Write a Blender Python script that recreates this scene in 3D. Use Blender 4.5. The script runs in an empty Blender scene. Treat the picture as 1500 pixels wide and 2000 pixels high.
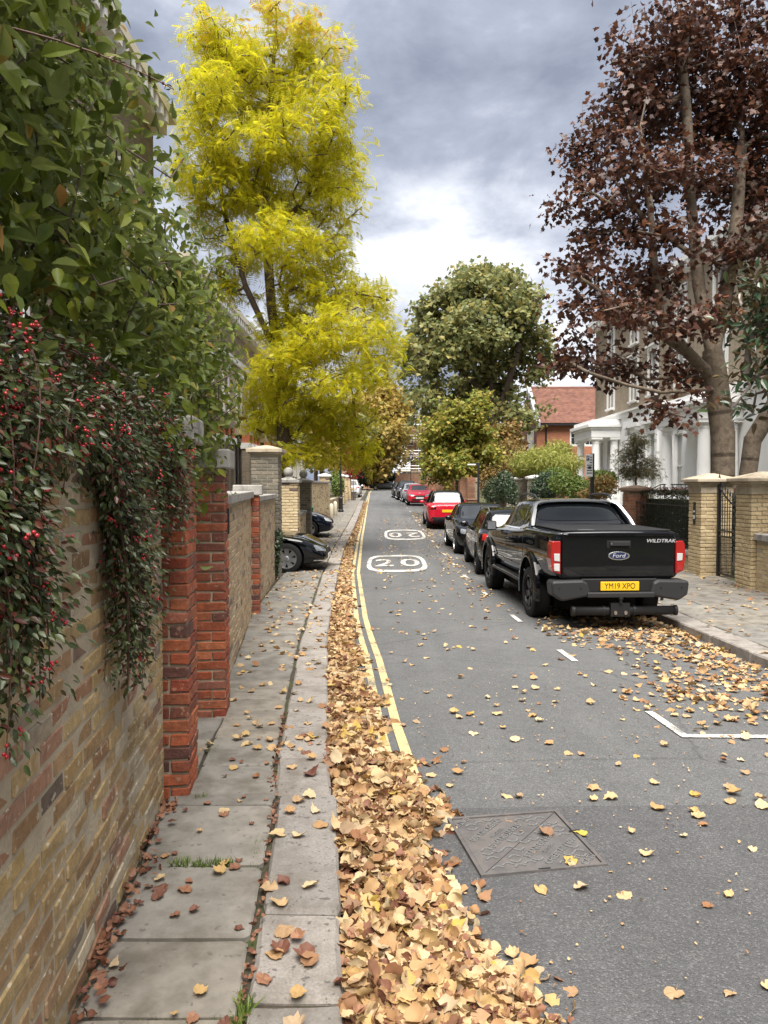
import bpy, bmesh, math, random
import numpy as np
from mathutils import Vector, Matrix
from mathutils.bvhtree import BVHTree

SC = bpy.context.scene
COL = SC.collection
R = math.radians
rng = np.random.default_rng(7)
random.seed(7)

# ---------------------------------------------------------------- camera, world, sun
HOR = 948.0
TH = math.atan((1000 - HOR) / 1500.0)
CAMZ = 1.85
cam = bpy.data.cameras.new('camera')
cam.sensor_fit = 'VERTICAL'; cam.sensor_height = 36.0; cam.lens = 27.0
cam.clip_start = 0.05; cam.clip_end = 3000
camo = bpy.data.objects.new('camera', cam); COL.objects.link(camo)
camo.location = (0, 0, CAMZ); camo.rotation_euler = (math.pi / 2 - TH, 0, 0)
SC.camera = camo

SUN_EL, SUN_AZ = R(64), R(183)          # azimuth measured clockwise from +Y: high, behind the camera
w = bpy.data.worlds.new('World'); SC.world = w; w.use_nodes = True
nt = w.node_tree; nt.nodes.clear()
def N(t, typ, **kw):
    n = t.nodes.new(typ)
    for k, v in kw.items():
        if k == 'i':
            for a, b in v.items(): n.inputs[a].default_value = b
        else: setattr(n, k, v)
    return n
def math_n(t, op, a, b=None):
    n = N(t, 'ShaderNodeMath', operation=op)
    for i, v in enumerate((a, b)):
        if v is None: continue
        if hasattr(v, 'is_linked'): t.links.new(v, n.inputs[i])
        else: n.inputs[i].default_value = v
    return n.outputs[0]
def ramp(t, fac, stops, interp='LINEAR'):
    n = N(t, 'ShaderNodeValToRGB'); n.color_ramp.interpolation = interp
    e = n.color_ramp.elements
    while len(e) < len(stops): e.new(0.5)
    for i, (p, c) in enumerate(stops):
        e[i].position = p; e[i].color = (c[0], c[1], c[2], 1) if hasattr(c, '__len__') else (c, c, c, 1)
    if fac is not None: t.links.new(fac, n.inputs[0])
    return n.outputs[0]
def mix(t, fac, a, b, typ='MIX'):
    n = N(t, 'ShaderNodeMix', data_type='RGBA', blend_type=typ)
    for s, v in ((0, fac), (6, a), (7, b)):
        if hasattr(v, 'is_linked'): t.links.new(v, n.inputs[s])
        elif s == 0: n.inputs[0].default_value = v
        else: n.inputs[s].default_value = (v[0], v[1], v[2], 1)
    return n.outputs[2]
sky = N(nt, 'ShaderNodeTexSky', sky_type='NISHITA', sun_disc=False, sun_elevation=SUN_EL, sun_rotation=SUN_AZ)
tc = N(nt, 'ShaderNodeTexCoord')
sep = N(nt, 'ShaderNodeSeparateXYZ'); nt.links.new(tc.outputs['Generated'], sep.inputs[0])
zc = math_n(nt, 'ADD', math_n(nt, 'MAXIMUM', sep.outputs[2], 0.0), 0.32)
cmb = N(nt, 'ShaderNodeCombineXYZ')
nt.links.new(math_n(nt, 'DIVIDE', sep.outputs[0], zc), cmb.inputs[0])
nt.links.new(math_n(nt, 'DIVIDE', sep.outputs[1], zc), cmb.inputs[1])
cmb.inputs[2].default_value = 3.7
n1 = N(nt, 'ShaderNodeTexNoise', i={'Scale': 1.35, 'Detail': 9, 'Roughness': 0.55, 'Distortion': 0.25}); nt.links.new(cmb.outputs[0], n1.inputs['Vector'])
n2 = N(nt, 'ShaderNodeTexNoise', i={'Scale': 4.2, 'Detail': 8, 'Roughness': 0.6, 'Distortion': 0.3}); nt.links.new(cmb.outputs[0], n2.inputs['Vector'])
den = math_n(nt, 'ADD', math_n(nt, 'MULTIPLY', n1.outputs[0], 0.68), math_n(nt, 'MULTIPLY', n2.outputs[0], 0.32))
K = 10.0
ccol = ramp(nt, den, [(0.39, (.245, .25, .258)), (0.46, (.162, .171, .193)), (0.53, (.10, .110, .135)), (0.615, (.064, .072, .094))])
cs = N(nt, 'ShaderNodeVectorMath', operation='SCALE'); nt.links.new(ccol, cs.inputs[0]); cs.inputs['Scale'].default_value = K
gap = ramp(nt, den, [(0.28, 0.6), (0.38, 1.0)])
skyc = mix(nt, gap, sky.outputs[0], cs.outputs[0])
bg = N(nt, 'ShaderNodeBackground', i={'Strength': 0.1}); nt.links.new(skyc, bg.inputs[0])
out = N(nt, 'ShaderNodeOutputWorld'); nt.links.new(bg.outputs[0], out.inputs[0])

sl = bpy.data.lights.new('sun', 'SUN'); sl.energy = 2.0; sl.angle = R(50); sl.color = (1, .95, .88)
slo = bpy.data.objects.new('sun', sl); COL.objects.link(slo)
sd = Vector((math.sin(SUN_AZ) * math.cos(SUN_EL), math.cos(SUN_AZ) * math.cos(SUN_EL), math.sin(SUN_EL)))
slo.rotation_euler = sd.to_track_quat('Z', 'Y').to_euler(); slo.location = (0, 0, 40)
vs = SC.view_settings; vs.view_transform = 'Standard'; vs.look = 'None'; vs.gamma = 1; vs.use_curve_mapping = False
vs.exposure = 2.35
SC.cycles.max_bounces = 8; SC.cycles.diffuse_bounces = 6; SC.cycles.transmission_bounces = 6; SC.cycles.transparent_max_bounces = 6
SC.cycles.use_denoising = True

# ---------------------------------------------------------------- place functions
ZY = [-20, 4, 7, 10.5, 15, 25, 33, 52, 118, 220]; ZZ = [0, 0, -.08, -.15, -.17, -.14, -.04, .43, 1.14, 1.6]
def smooth_interp(y, a, b):
    return (np.interp(np.asarray(y) - .8, a, b) + np.interp(y, a, b) + np.interp(np.asarray(y) + .8, a, b)) / 3
def ZG(y): return float(smooth_interp(y, ZY, ZZ))
def XL(y): return float(np.interp(y, [-10, 0, 2.41, 4.29, 4.30, 6, 9.15, 10.3, 16.9, 25, 41, 65, 92, 118, 125], [.8, .06, -.13, -.27, -.31, -.45, -.68, -.74, -1.02, -1.24, -1.33, -1.64, -1.91, -2.3, -2.35]))
def XW(y): return float(np.interp(y, [-10, 0, 4.2, 6.1, 11.2, 15.6, 21, 26, 40, 43, 65, 118], [.28, -.76, -1.22, -1.36, -1.95, -2.16, -2.25, -2.38, -2.8, -2.75, -2.95, -4.0]))
def XR(y): return float(np.interp(y, [-10, 0, 8, 10.5, 15, 30, 52, 65, 80, 118, 125], [4.4, 4.25, 4.06, 4.06, 4.08, 3.80, 3.5, 3.25, 3.0, 2.6, 2.6]))
def XRW(y): return float(np.interp(y, [-10, 0, 13, 21, 33, 44.6, 72, 118], [6.8, 6.75, 6.66, 6.66, 6.2, 5.2, 4.6, 3.9]))
def PX(px, py, Y):
    a = (px - 750) / 1500.0; b = -(py - 1000) / 1500.0
    d = Vector((a, math.cos(TH) + b * math.sin(TH), -math.sin(TH) + b * math.cos(TH)))
    return Vector((0, 0, CAMZ)) + d * (Y / d.y)

# ---------------------------------------------------------------- mesh helpers
def tag(o, label=None, cat=None, group=None, kind=None):
    if label: o['label'] = label
    if cat: o['category'] = cat
    if group: o['group'] = group
    if kind: o['kind'] = kind
    return o
def empty(name, loc=(0, 0, 0), rz=0.0, label=None, cat=None, group=None):
    o = bpy.data.objects.new(name, None); COL.objects.link(o); o.empty_display_size = .2
    o.location = loc; o.rotation_euler = (0, 0, rz)
    return tag(o, label, cat, group)
def link(name, me, parent=None, loc=None, rot=None):
    o = bpy.data.objects.new(name, me); COL.objects.link(o)
    if parent: o.parent = parent
    if loc is not None: o.location = loc
    if rot is not None: o.rotation_euler = rot
    return o
class MB:
    def __init__(s): s.v = []; s.f = []; s.m = []; s.cur = 0
    def add(s, vs, fs):
        n = len(s.v); s.v += [tuple(p) for p in vs]
        for f in fs: s.f.append(tuple(i + n for i in f)); s.m.append(s.cur)
        return s
    def box(s, x0, y0, z0, x1, y1, z1, j=0.0):
        vs = [(x, y, z) for z in (z0, z1) for y in (y0, y1) for x in (x0, x1)]
        if j: vs = [tuple(c + random.uniform(-j, j) for c in p) for p in vs]
        return s.add(vs, [(0, 2, 3, 1), (4, 5, 7, 6), (0, 1, 5, 4), (2, 6, 7, 3), (0, 4, 6, 2), (1, 3, 7, 5)])
    def cbox(s, c, size, rz=0.0, ch=0.0):
        """box with chamfered top edges, rotated about z"""
        x, y, z = size[0] / 2, size[1] / 2, size[2] / 2
        ps = [(-x, -y, -z), (x, -y, -z), (x, y, -z), (-x, y, -z)]
        if ch:
            ps += [(-x, -y, z - ch), (x, -y, z - ch), (x, y, z - ch), (-x, y, z - ch)]
            ps += [(-x + ch, -y + ch, z), (x - ch, -y + ch, z), (x - ch, y - ch, z), (-x + ch, y - ch, z)]
            fs = [(3, 2, 1, 0)] + [(i, (i + 1) % 4, (i + 1) % 4 + 4, i + 4) for i in range(4)] + [(i + 4, (i + 1) % 4 + 4, (i + 1) % 4 + 8, i + 8) for i in range(4)] + [(8, 9, 10, 11)]
        else:
            ps += [(-x, -y, z), (x, -y, z), (x, y, z), (-x, y, z)]
            fs = [(3, 2, 1, 0), (4, 5, 6, 7)] + [(i, (i + 1) % 4, (i + 1) % 4 + 4, i + 4) for i in range(4)]
        ca, sa = math.cos(rz), math.sin(rz)
        return s.add([(c[0] + p[0] * ca - p[1] * sa, c[1] + p[0] * sa + p[1] * ca, c[2] + p[2]) for p in ps], fs)
    def prism(s, poly, z0, z1, ch=0.0):
        n = len(poly)
        vs = [(p[0], p[1], z0) for p in poly]
        if ch:
            cx = sum(p[0] for p in poly) / n; cy = sum(p[1] for p in poly) / n
            def ins(p):
                d = math.hypot(p[0] - cx, p[1] - cy) or 1
                return (p[0] + (cx - p[0]) / d * ch * 1.4, p[1] + (cy - p[1]) / d * ch * 1.4)
            vs += [(p[0], p[1], z1 - ch) for p in poly] + [(*ins(p), z1) for p in poly]
            fs = [(i, (i + 1) % n, (i + 1) % n + n, i + n) for i in range(n)] + [(i + n, (i + 1) % n + n, (i + 1) % n + 2 * n, i + 2 * n) for i in range(n)]
            fs += [tuple(range(2 * n, 3 * n)), tuple(range(n - 1, -1, -1))]
        else:
            vs += [(p[0], p[1], z1) for p in poly]
            fs = [(i, (i + 1) % n, (i + 1) % n + n, i + n) for i in range(n)] + [tuple(range(n, 2 * n)), tuple(range(n - 1, -1, -1))]
        return s.add(vs, fs)
    def extr(s, poly, a, b, axis='y'):
        """polygon in the plane across axis, pushed from a to b (x: poly=(y,z), y: poly=(x,z))"""
        n = len(poly)
        mk = (lambda p, t: (t, p[0], p[1])) if axis == 'x' else (lambda p, t: (p[0], t, p[1]))
        return s.add([mk(p, a) for p in poly] + [mk(p, b) for p in poly],
                     [(i, (i + 1) % n, (i + 1) % n + n, i + n) for i in range(n)] + [tuple(range(n, 2 * n)), tuple(range(n - 1, -1, -1))])
    def tube(s, pts, r, n=6, closed=True):
        pts = [Vector(p) for p in pts]
        rs = r if hasattr(r, '__len__') else [r] * len(pts)
        vs = []; up = Vector((0, 0, 1))
        for i, p in enumerate(pts):
            d = (pts[min(i + 1, len(pts) - 1)] - pts[max(i - 1, 0)])
            d = d.normalized() if d.length > 1e-9 else up
            a = d.cross(up if abs(d.z) < .92 else Vector((1, 0, 0))).normalized(); b = d.cross(a)
            for k in range(n):
                t = 2 * math.pi * k / n
                vs.append(p + (a * math.cos(t) + b * math.sin(t)) * rs[i])
        fs = []
        for i in range(len(pts) - 1):
            for k in range(n):
                k2 = (k + 1) % n
                fs.append((i * n + k, i * n + k2, (i + 1) * n + k2, (i + 1) * n + k))
        if closed: fs += [tuple(range(n - 1, -1, -1)), tuple(range((len(pts) - 1) * n, len(pts) * n))]
        return s.add(vs, fs)
    def lathe(s, prof, c=(0, 0, 0), n=12, axis='z', loop=False):
        if loop: prof = list(prof) + [prof[0]]
        vs = []
        for (r, h) in prof:
            for k in range(n):
                t = 2 * math.pi * k / n
                a, b = r * math.cos(t), r * math.sin(t)
                p = (a, b, h) if axis == 'z' else ((a, h, b) if axis == 'y' else (h, a, b))
                vs.append((c[0] + p[0], c[1] + p[1], c[2] + p[2]))
        fs = []
        for i in range(len(prof) - 1):
            for k in range(n):
                k2 = (k + 1) % n
                fs.append((i * n + k, i * n + k2, (i + 1) * n + k2, (i + 1) * n + k))
        if not loop: fs += [tuple(range(n - 1, -1, -1)), tuple(range((len(prof) - 1) * n, len(prof) * n))]
        return s.add(vs, fs)
    def mesh(s, name, mats, smooth=False):
        me = bpy.data.meshes.new(name); me.from_pydata(s.v, [], s.f)
        for m in (mats if isinstance(mats, (list, tuple)) else [mats]): me.materials.append(m)
        if any(s.m): me.polygons.foreach_set('material_index', s.m)
        bm = bmesh.new(); bm.from_mesh(me); bmesh.ops.recalc_face_normals(bm, faces=bm.faces); bm.to_mesh(me); bm.free()
        if smooth: me.polygons.foreach_set('use_smooth', [True] * len(me.polygons))
        me.update(); return me
    def build(s, name, mats, parent=None, smooth=False, loc=None, rot=None):
        return link(name, s.mesh(name, mats, smooth), parent, loc, rot)
def smooth_by_angle(o, ang=35):
    me = o.data
    me.polygons.foreach_set('use_smooth', [True] * len(me.polygons))
    bm = bmesh.new(); bm.from_mesh(me)
    for e in bm.edges:
        if len(e.link_faces) == 2 and e.calc_face_angle(0) > R(ang): e.smooth = False
    bm.to_mesh(me); bm.free(); return o
def bevel(o, wd=.01, seg=2):
    m = o.modifiers.new('b', 'BEVEL'); m.width = wd; m.segments = seg; m.limit_method = 'ANGLE'; m.angle_limit = R(40); return o
def bake(name, mat, shapes, P, Rm, S, parent=None, kind=None):
    """many small copies of triangle shapes in one mesh. shapes: list of (verts, tris)"""
    P = np.asarray(P, float); Rm = np.asarray(Rm, float); S = np.asarray(S, float)
    M = len(P); which = np.arange(M) % len(shapes); allv = []; allf = []; off = 0
    for k, (sv, st) in enumerate(shapes):
        idx = np.where(which == k)[0]
        if not len(idx): continue
        sv = np.asarray(sv, float); st = np.asarray(st, int)
        sc = S[idx] if S.ndim == 1 else S[idx][:, None]
        V = np.einsum('mij,nj->mni', Rm[idx], sv) * (sc[:, None, None] if S.ndim == 1 else 1) + P[idx][:, None, :]
        allv.append(V.reshape(-1, 3))
        F = st[None] + (np.arange(len(idx)) * len(sv))[:, None, None] + off
        allf.append(F.reshape(-1, 3)); off += len(idx) * len(sv)
    V = np.concatenate(allv); F = np.concatenate(allf)
    me = bpy.data.meshes.new(name)
    me.vertices.add(len(V)); me.vertices.foreach_set('co', V.astype(np.float32).ravel())
    me.loops.add(len(F) * 3); me.loops.foreach_set('vertex_index', F.astype(np.int32).ravel())
    me.polygons.add(len(F)); me.polygons.foreach_set('loop_start', np.arange(0, len(F) * 3, 3, dtype=np.int32))
    me.materials.append(mat); me.update(calc_edges=True)
    o = link(name, me, parent)
    if kind: o['kind'] = kind
    return o
def frames(nrm, tan):
    """rotation matrices with columns (side, tan', nrm')"""
    y = tan / np.linalg.norm(tan, axis=1, keepdims=True)
    x = np.cross(y, nrm); ln = np.linalg.norm(x, axis=1, keepdims=True); x = np.where(ln > 1e-6, x / np.maximum(ln, 1e-6), [1, 0, 0])
    z = np.cross(x, y)
    return np.stack([x, y, z], axis=2)
def rvec(n):
    v = rng.normal(size=(n, 3)); return v / np.linalg.norm(v, axis=1, keepdims=True)
def text(name, s, size, mat, parent, mtx, depth=.002, xs=1.0, font_bold=False):
    cu = bpy.data.curves.new('t', 'FONT'); cu.body = s; cu.size = size; cu.extrude = depth; cu.align_x = 'CENTER'; cu.align_y = 'CENTER'
    if font_bold: cu.offset = size * .009
    t = bpy.data.objects.new('t', cu); COL.objects.link(t)
    dg = bpy.context.evaluated_depsgraph_get()
    me = bpy.data.meshes.new_from_object(t.evaluated_get(dg)); bpy.data.objects.remove(t); bpy.data.curves.remove(cu)
    me.transform(mtx @ Matrix.Diagonal((xs, 1, 1, 1))); me.name = name
    me.materials.clear(); me.materials.append(mat)
    return link(name, me, parent)
# ---------------------------------------------------------------- materials
def mat(name):
    m = bpy.data.materials.new(name); m.use_nodes = True
    t = m.node_tree; b = t.nodes['Principled BSDF']
    return m, t, b
def simple(name, col, rough=.6, metal=0.0, spec=.5, coat=0.0, emit=None):
    m, t, b = mat(name)
    b.inputs['Base Color'].default_value = (*col, 1); b.inputs['Roughness'].default_value = rough; b.inputs['Metallic'].default_value = metal
    b.inputs['Specular IOR Level'].default_value = spec
    if coat: b.inputs['Coat Weight'].default_value = coat; b.inputs['Coat Roughness'].default_value = .04
    return m
def tex(t, typ='ShaderNodeTexNoise', coord='Object', **i):
    tcn = N(t, 'ShaderNodeTexCoord'); n = N(t, typ, i=i); t.links.new(tcn.outputs[coord], n.inputs['Vector']); return n
def bump(t, b, h, strength=.4, dist=.01):
    n = N(t, 'ShaderNodeBump', i={'Strength': strength, 'Distance': dist}); t.links.new(h, n.inputs['Height']); t.links.new(n.outputs[0], b.inputs['Normal'])
def rand_of(t):
    """random number that differs between objects and between loose pieces of one mesh"""
    oi = N(t, 'ShaderNodeObjectInfo'); g = N(t, 'ShaderNodeNewGeometry')
    return math_n(t, 'FRACT', math_n(t, 'ADD', oi.outputs['Random'], math_n(t, 'MULTIPLY', g.outputs['Random Per Island'], 7.31)))
def varied(name, stops, rough=.85, grain=(18, .5), dirt=None, bmp=(.5, .006, 90), spot=None, world=False):
    m, t, b = mat(name)
    r = rand_of(t)
    c = ramp(t, r, stops)
    gp = N(t, 'ShaderNodeNewGeometry').outputs['Position']
    n = tex(t, Scale=grain[0], Detail=8, Roughness=.7); t.links.new(gp, n.inputs['Vector'])
    hs = N(t, 'ShaderNodeHueSaturation'); t.links.new(c, hs.inputs['Color'])
    v = N(t, 'ShaderNodeMapRange', i={1: .25, 2: .75, 3: 1 - grain[1], 4: 1 + grain[1]}); t.links.new(n.outputs[0], v.inputs[0]); t.links.new(v.outputs[0], hs.inputs['Value'])
    c = hs.outputs[0]
    if dirt:
        d = tex(t, coord='Object', Scale=dirt[1], Detail=5, Roughness=.6)
        g = N(t, 'ShaderNodeNewGeometry'); t.links.new(g.outputs['Position'], d.inputs['Vector'])
        c = mix(t, ramp(t, d.outputs[0], [(dirt[2], 0.0), (dirt[3], dirt[4])]), c, dirt[0])
    if spot:
        s = tex(t, 'ShaderNodeTexNoise', Scale=spot[1], Detail=4); t.links.new(gp, s.inputs['Vector'])
        c = mix(t, ramp(t, s.outputs[0], [(spot[2], 0.0), (spot[2] + .04, spot[3])]), c, spot[0])
    t.links.new(c, b.inputs['Base Color']); b.inputs['Roughness'].default_value = rough; b.inputs['Specular IOR Level'].default_value = .25
    if bmp:
        n2 = tex(t, Scale=bmp[2], Detail=5, Roughness=.7); t.links.new(gp, n2.inputs['Vector']); bump(t, b, n2.outputs[0], bmp[0], bmp[1])
    return m
M = {}
M['stock'] = varied('stock_brick', [(0, (0.319, 0.218, 0.101)), (.18, (0.386, 0.286, 0.143)), (.35, (0.227, 0.134, 0.071)), (.5, (0.420, 0.311, 0.160)), (.64, (0.260, 0.139, 0.084)), (.74, (0.353, 0.202, 0.134)), (.82, (0.118, 0.088, 0.071)), (.93, (0.470, 0.403, 0.294)), (1, (0.353, 0.252, 0.109))], grain=(26, .38), dirt=((.10, .085, .06), 1.6, .5, .74, .5), spot=((.58, .52, .41), 34, .62, .6))
M['stock2'] = varied('pale_stock_brick', [(0, (.40, .30, .18)), (.3, (.46, .36, .23)), (.5, (.33, .23, .14)), (.7, (.45, .33, .21)), (.86, (.38, .27, .18)), (.95, (.16, .12, .10)), (1, (.50, .41, .29))], grain=(22, .3), dirt=((.16, .14, .10), 1.2, .5, .75, .5))
M['cream_brick'] = varied('cream_brick', [(0, (.52, .41, .25)), (.4, (.60, .49, .31)), (.7, (.50, .38, .22)), (.86, (.56, .45, .28)), (.9, (.14, .10, .09)), (1, (.20, .14, .12))], grain=(20, .22), dirt=((.2, .17, .12), 1.0, .55, .8, .4))
M['gate_brick'] = varied('gate_pillar_brick', [(0, (.46, .36, .21)), (.4, (.54, .43, .26)), (.7, (.40, .30, .17)), (1, (.50, .40, .25))], grain=(26, .28), dirt=((.2, .15, .09), 2.0, .52, .75, .5), spot=((.2, .13, .08), 40, .66, .7))
M['dark_brick'] = varied('grey_stock_brick', [(0, (.17, .15, .12)), (.3, (.24, .21, .16)), (.6, (.13, .12, .10)), (.8, (.27, .23, .17)), (1, (.19, .17, .14))], grain=(22, .3), dirt=((.07, .07, .06), 1.8, .5, .75, .5))
M['red_brick'] = varied('red_brick', [(0, (.30, .075, .038)), (.2, (.39, .11, .05)), (.38, (.24, .06, .038)), (.55, (.42, .14, .065)), (.68, (.17, .06, .045)), (.8, (.33, .12, .075)), (.92, (.13, .065, .055)), (1, (.44, .17, .09))], grain=(34, .45), dirt=((.075, .045, .04), 4.0, .46, .7, .7), spot=((.46, .30, .21), 30, .63, .5), bmp=(.8, .008, 70))
M['house_red'] = varied('house_red_brick', [(0, (.42, .13, .06)), (.5, (.48, .16, .08)), (1, (.38, .12, .06))], grain=(6, .15))
M['old_red'] = varied('old_red_brick', [(0, (.34, .15, .09)), (.4, (.42, .19, .11)), (.7, (.30, .17, .12)), (1, (.45, .26, .17))], grain=(6, .3), dirt=((.15, .13, .10), .8, .45, .7, .6))
M['flint'] = varied('flint_stone', [(0, (.55, .48, .38)), (.4, (.66, .60, .50)), (.7, (.40, .34, .27)), (1, (.7, .65, .56))], grain=(14, .3))
def mortar(name, c):
    m, t, b = mat(name); n = tex(t, Scale=60, Detail=5); n0 = tex(t, Scale=3, Detail=4)
    c1 = mix(t, n.outputs[0], tuple(x * .75 for x in c), c); c1 = mix(t, ramp(t, n0.outputs[0], [(.45, 0.0), (.7, .6)]), c1, tuple(x * .4 for x in c))
    t.links.new(c1, b.inputs['Base Color']); b.inputs['Roughness'].default_value = .95; bump(t, b, n.outputs[0], .8, .006); return m
M['mortar'] = mortar('lime_mortar', (.45, .385, .28)); M['mortar_dark'] = mortar('grey_mortar', (.42, .38, .30))
M['stone'] = varied('weathered_stone', [(0, (.30, .29, .27)), (1, (.36, .34, .31))], grain=(9, .35), dirt=((.08, .08, .07), 4, .5, .68, .7))
M['sandstone'] = varied('sandstone_cap', [(0, (.40, .34, .25)), (1, (.44, .37, .28))], grain=(8, .3), dirt=((.15, .12, .09), 3, .5, .75, .7))
M['cap_brown'] = varied('brown_cap', [(0, (.30, .20, .14)), (1, (.34, .23, .16))], grain=(8, .3))
M['flag'] = varied('york_stone', [(0, (0.179, 0.169, 0.152)), (.3, (0.220, 0.205, 0.179)), (.55, (0.171, 0.167, 0.156)), (.8, (0.236, 0.209, 0.171)), (1, (0.198, 0.182, 0.156))], grain=(5, .28), dirt=((.10, .088, .07), 4.5, .44, .66, .75), bmp=(.5, .008, 30), spot=((.09, .08, .07), 24, .64, .6))
M['granite'] = varied('granite_kerb', [(0, (0.240, 0.220, 0.200)), (.5, (0.272, 0.248, 0.224)), (1, (0.224, 0.208, 0.192))], grain=(90, .35), dirt=((.11, .095, .075), 4, .45, .68, .7), bmp=(.6, .005, 160), spot=((.07, .065, .06), 30, .62, .7))
M['setts'] = varied('purple_setts', [(0, (.16, .12, .12)), (.5, (.20, .15, .14)), (1, (.13, .11, .11))], grain=(20, .3))
def asphalt(name, base, light, sc):
    m, t, b = mat(name)
    g = N(t, 'ShaderNodeNewGeometry')
    v = N(t, 'ShaderNodeTexVoronoi', i={'Scale': sc}); t.links.new(g.outputs['Position'], v.inputs['Vector'])
    sp = N(t, 'ShaderNodeSeparateColor'); t.links.new(v.outputs['Color'], sp.inputs[0])
    c = ramp(t, sp.outputs[0], [(0, tuple(x * .72 for x in base)), (.55, base), (.88, tuple(x * 1.18 for x in base)), (1, light)])
    n = N(t, 'ShaderNodeTexNoise', i={'Scale': .55, 'Detail': 6, 'Roughness': .6}); t.links.new(g.outputs['Position'], n.inputs['Vector'])
    n2 = N(t, 'ShaderNodeTexNoise', i={'Scale': 7, 'Detail': 6, 'Roughness': .7}); t.links.new(g.outputs['Position'], n2.inputs['Vector'])
    hs = N(t, 'ShaderNodeHueSaturation'); t.links.new(c, hs.inputs['Color'])
    va = math_n(t, 'ADD', math_n(t, 'MULTIPLY', n.outputs[0], .55), math_n(t, 'MULTIPLY', n2.outputs[0], .45)); mp = N(t, 'ShaderNodeMapping'); mp.inputs['Scale'].default_value = (2.1, .07, 1); t.links.new(g.outputs['Position'], mp.inputs['Vector'])
    n3 = N(t, 'ShaderNodeTexNoise', i={'Scale': 1.0, 'Detail': 5, 'Roughness': .55}); t.links.new(mp.outputs[0], n3.inputs['Vector'])
    vc = N(t, 'ShaderNodeTexVoronoi', feature='DISTANCE_TO_EDGE', i={'Scale': .38}); dn = N(t, 'ShaderNodeMix', data_type='VECTOR'); dn.inputs[0].default_value = .12; t.links.new(g.outputs['Position'], dn.inputs[4]); t.links.new(n2.outputs['Color'], dn.inputs[5]); t.links.new(dn.outputs[1], vc.inputs['Vector'])
    crack = ramp(t, vc.outputs['Distance'], [(0.0, -.28), (.004, 0.0)])
    va = math_n(t, 'ADD', va, math_n(t, 'ADD', math_n(t, 'MULTIPLY', math_n(t, 'SUBTRACT', n3.outputs[0], .5), .55), .5))
    ck = N(t, 'ShaderNodeMapRange', i={1: .0, 2: .006, 3: -.3, 4: 0.0}); t.links.new(vc.outputs['Distance'], ck.inputs[0]); va = math_n(t, 'ADD', va, ck.outputs[0])
    t.links.new(va, hs.inputs['Value']); t.links.new(hs.outputs[0], b.inputs['Base Color'])
    b.inputs['Roughness'].default_value = .82; b.inputs['Specular IOR Level'].default_value = .35
    bump(t, b, math_n(t, 'SUBTRACT', 1.0, v.outputs['Distance']), .75, .006); return m
M['asphalt'] = asphalt('asphalt', (.105, .106, .106), (.19, .188, .185), 150)
M['asphalt2'] = asphalt('asphalt_patch', (.080, .080, .082), (.15, .148, .146), 150)
def paint(name, c, wear=.45):
    m, t, b = mat(name); g = N(t, 'ShaderNodeNewGeometry')
    n = N(t, 'ShaderNodeTexNoise', i={'Scale': 42, 'Detail': 6, 'Roughness': .75}); t.links.new(g.outputs['Position'], n.inputs['Vector'])
    n2 = N(t, 'ShaderNodeTexNoise', i={'Scale': 3.2, 'Detail': 4}); t.links.new(g.outputs['Position'], n2.inputs['Vector'])
    f = math_n(t, 'ADD', math_n(t, 'MULTIPLY', n.outputs[0], .6), math_n(t, 'MULTIPLY', n2.outputs[0], .4))
    c1 = mix(t, ramp(t, f, [(wear, .85), (wear + .08, 0.0)]), c, (.10, .10, .098))
    t.links.new(c1, b.inputs['Base Color']); b.inputs['Roughness'].default_value = .8; return m
M['yellow_line'] = paint('yellow_line_paint', (.50, .39, .19), .42); M['white_line'] = paint('white_line_paint', (.54, .52, .48), .43)
M['dirt'] = varied('joint_dirt', [(0, (.055, .045, .033)), (1, (.07, .06, .04))], grain=(14, .4), dirt=((.06, .075, .025), 2.2, .5, .62, .8), bmp=(.8, .01, 60))
M['soil'] = varied('garden_soil', [(0, (.07, .055, .035)), (1, (.08, .07, .04))], grain=(3, .4), dirt=((.05, .07, .02), .5, .45, .6, .8))
M['drive'] = varied('drive_paving', [(0, (.20, .16, .12)), (1, (.22, .18, .14))], grain=(4, .3), dirt=((.12, .09, .06), 1.5, .45, .7, .6))
def leafmat(name, stops, rough=.55, trans=.35, under=None, spec=.4):
    m, t, b = mat(name)
    c = ramp(t, rand_of(t), stops)
    n = tex(t, Scale=25, Detail=3)
    c = mix(t, .3, c, mix(t, n.outputs[0], (.4, .4, .4), (1, 1, 1)), 'MULTIPLY')
    if under:
        g = N(t, 'ShaderNodeNewGeometry'); c = mix(t, g.outputs['Backfacing'], c, under)
    t.links.new(c, b.inputs['Base Color']); b.inputs['Roughness'].default_value = rough; b.inputs['Specular IOR Level'].default_value = spec
    tr = N(t, 'ShaderNodeBsdfTranslucent'); t.links.new(c, tr.inputs[0])
    ms = N(t, 'ShaderNodeMixShader', i={0: trans}); t.links.new(b.outputs[0], ms.inputs[1]); t.links.new(tr.outputs[0], ms.inputs[2])
    t.links.new(ms.outputs[0], t.nodes['Material Output'].inputs[0]); return m
M['locust'] = leafmat('locust_leaf', [(0, (.48, .53, .02)), (.3, (.68, .65, .025)), (.6, (.78, .65, .03)), (.85, (.56, .60, .03)), (1, (.80, .57, .03))], .5, .55)
M['locust_top'] = leafmat('locust_orange_leaf', [(0, (.66, .46, .03)), (.6, (.70, .38, .035)), (1, (.60, .48, .03))], .5, .5)
M['maple_purple'] = leafmat('purple_maple_leaf', [(0, (.048, .023, .018)), (.35, (.08, .034, .024)), (.65, (.13, .052, .030)), (.88, (.20, .08, .038)), (1, (.09, .055, .035))], .45, .3)
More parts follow.
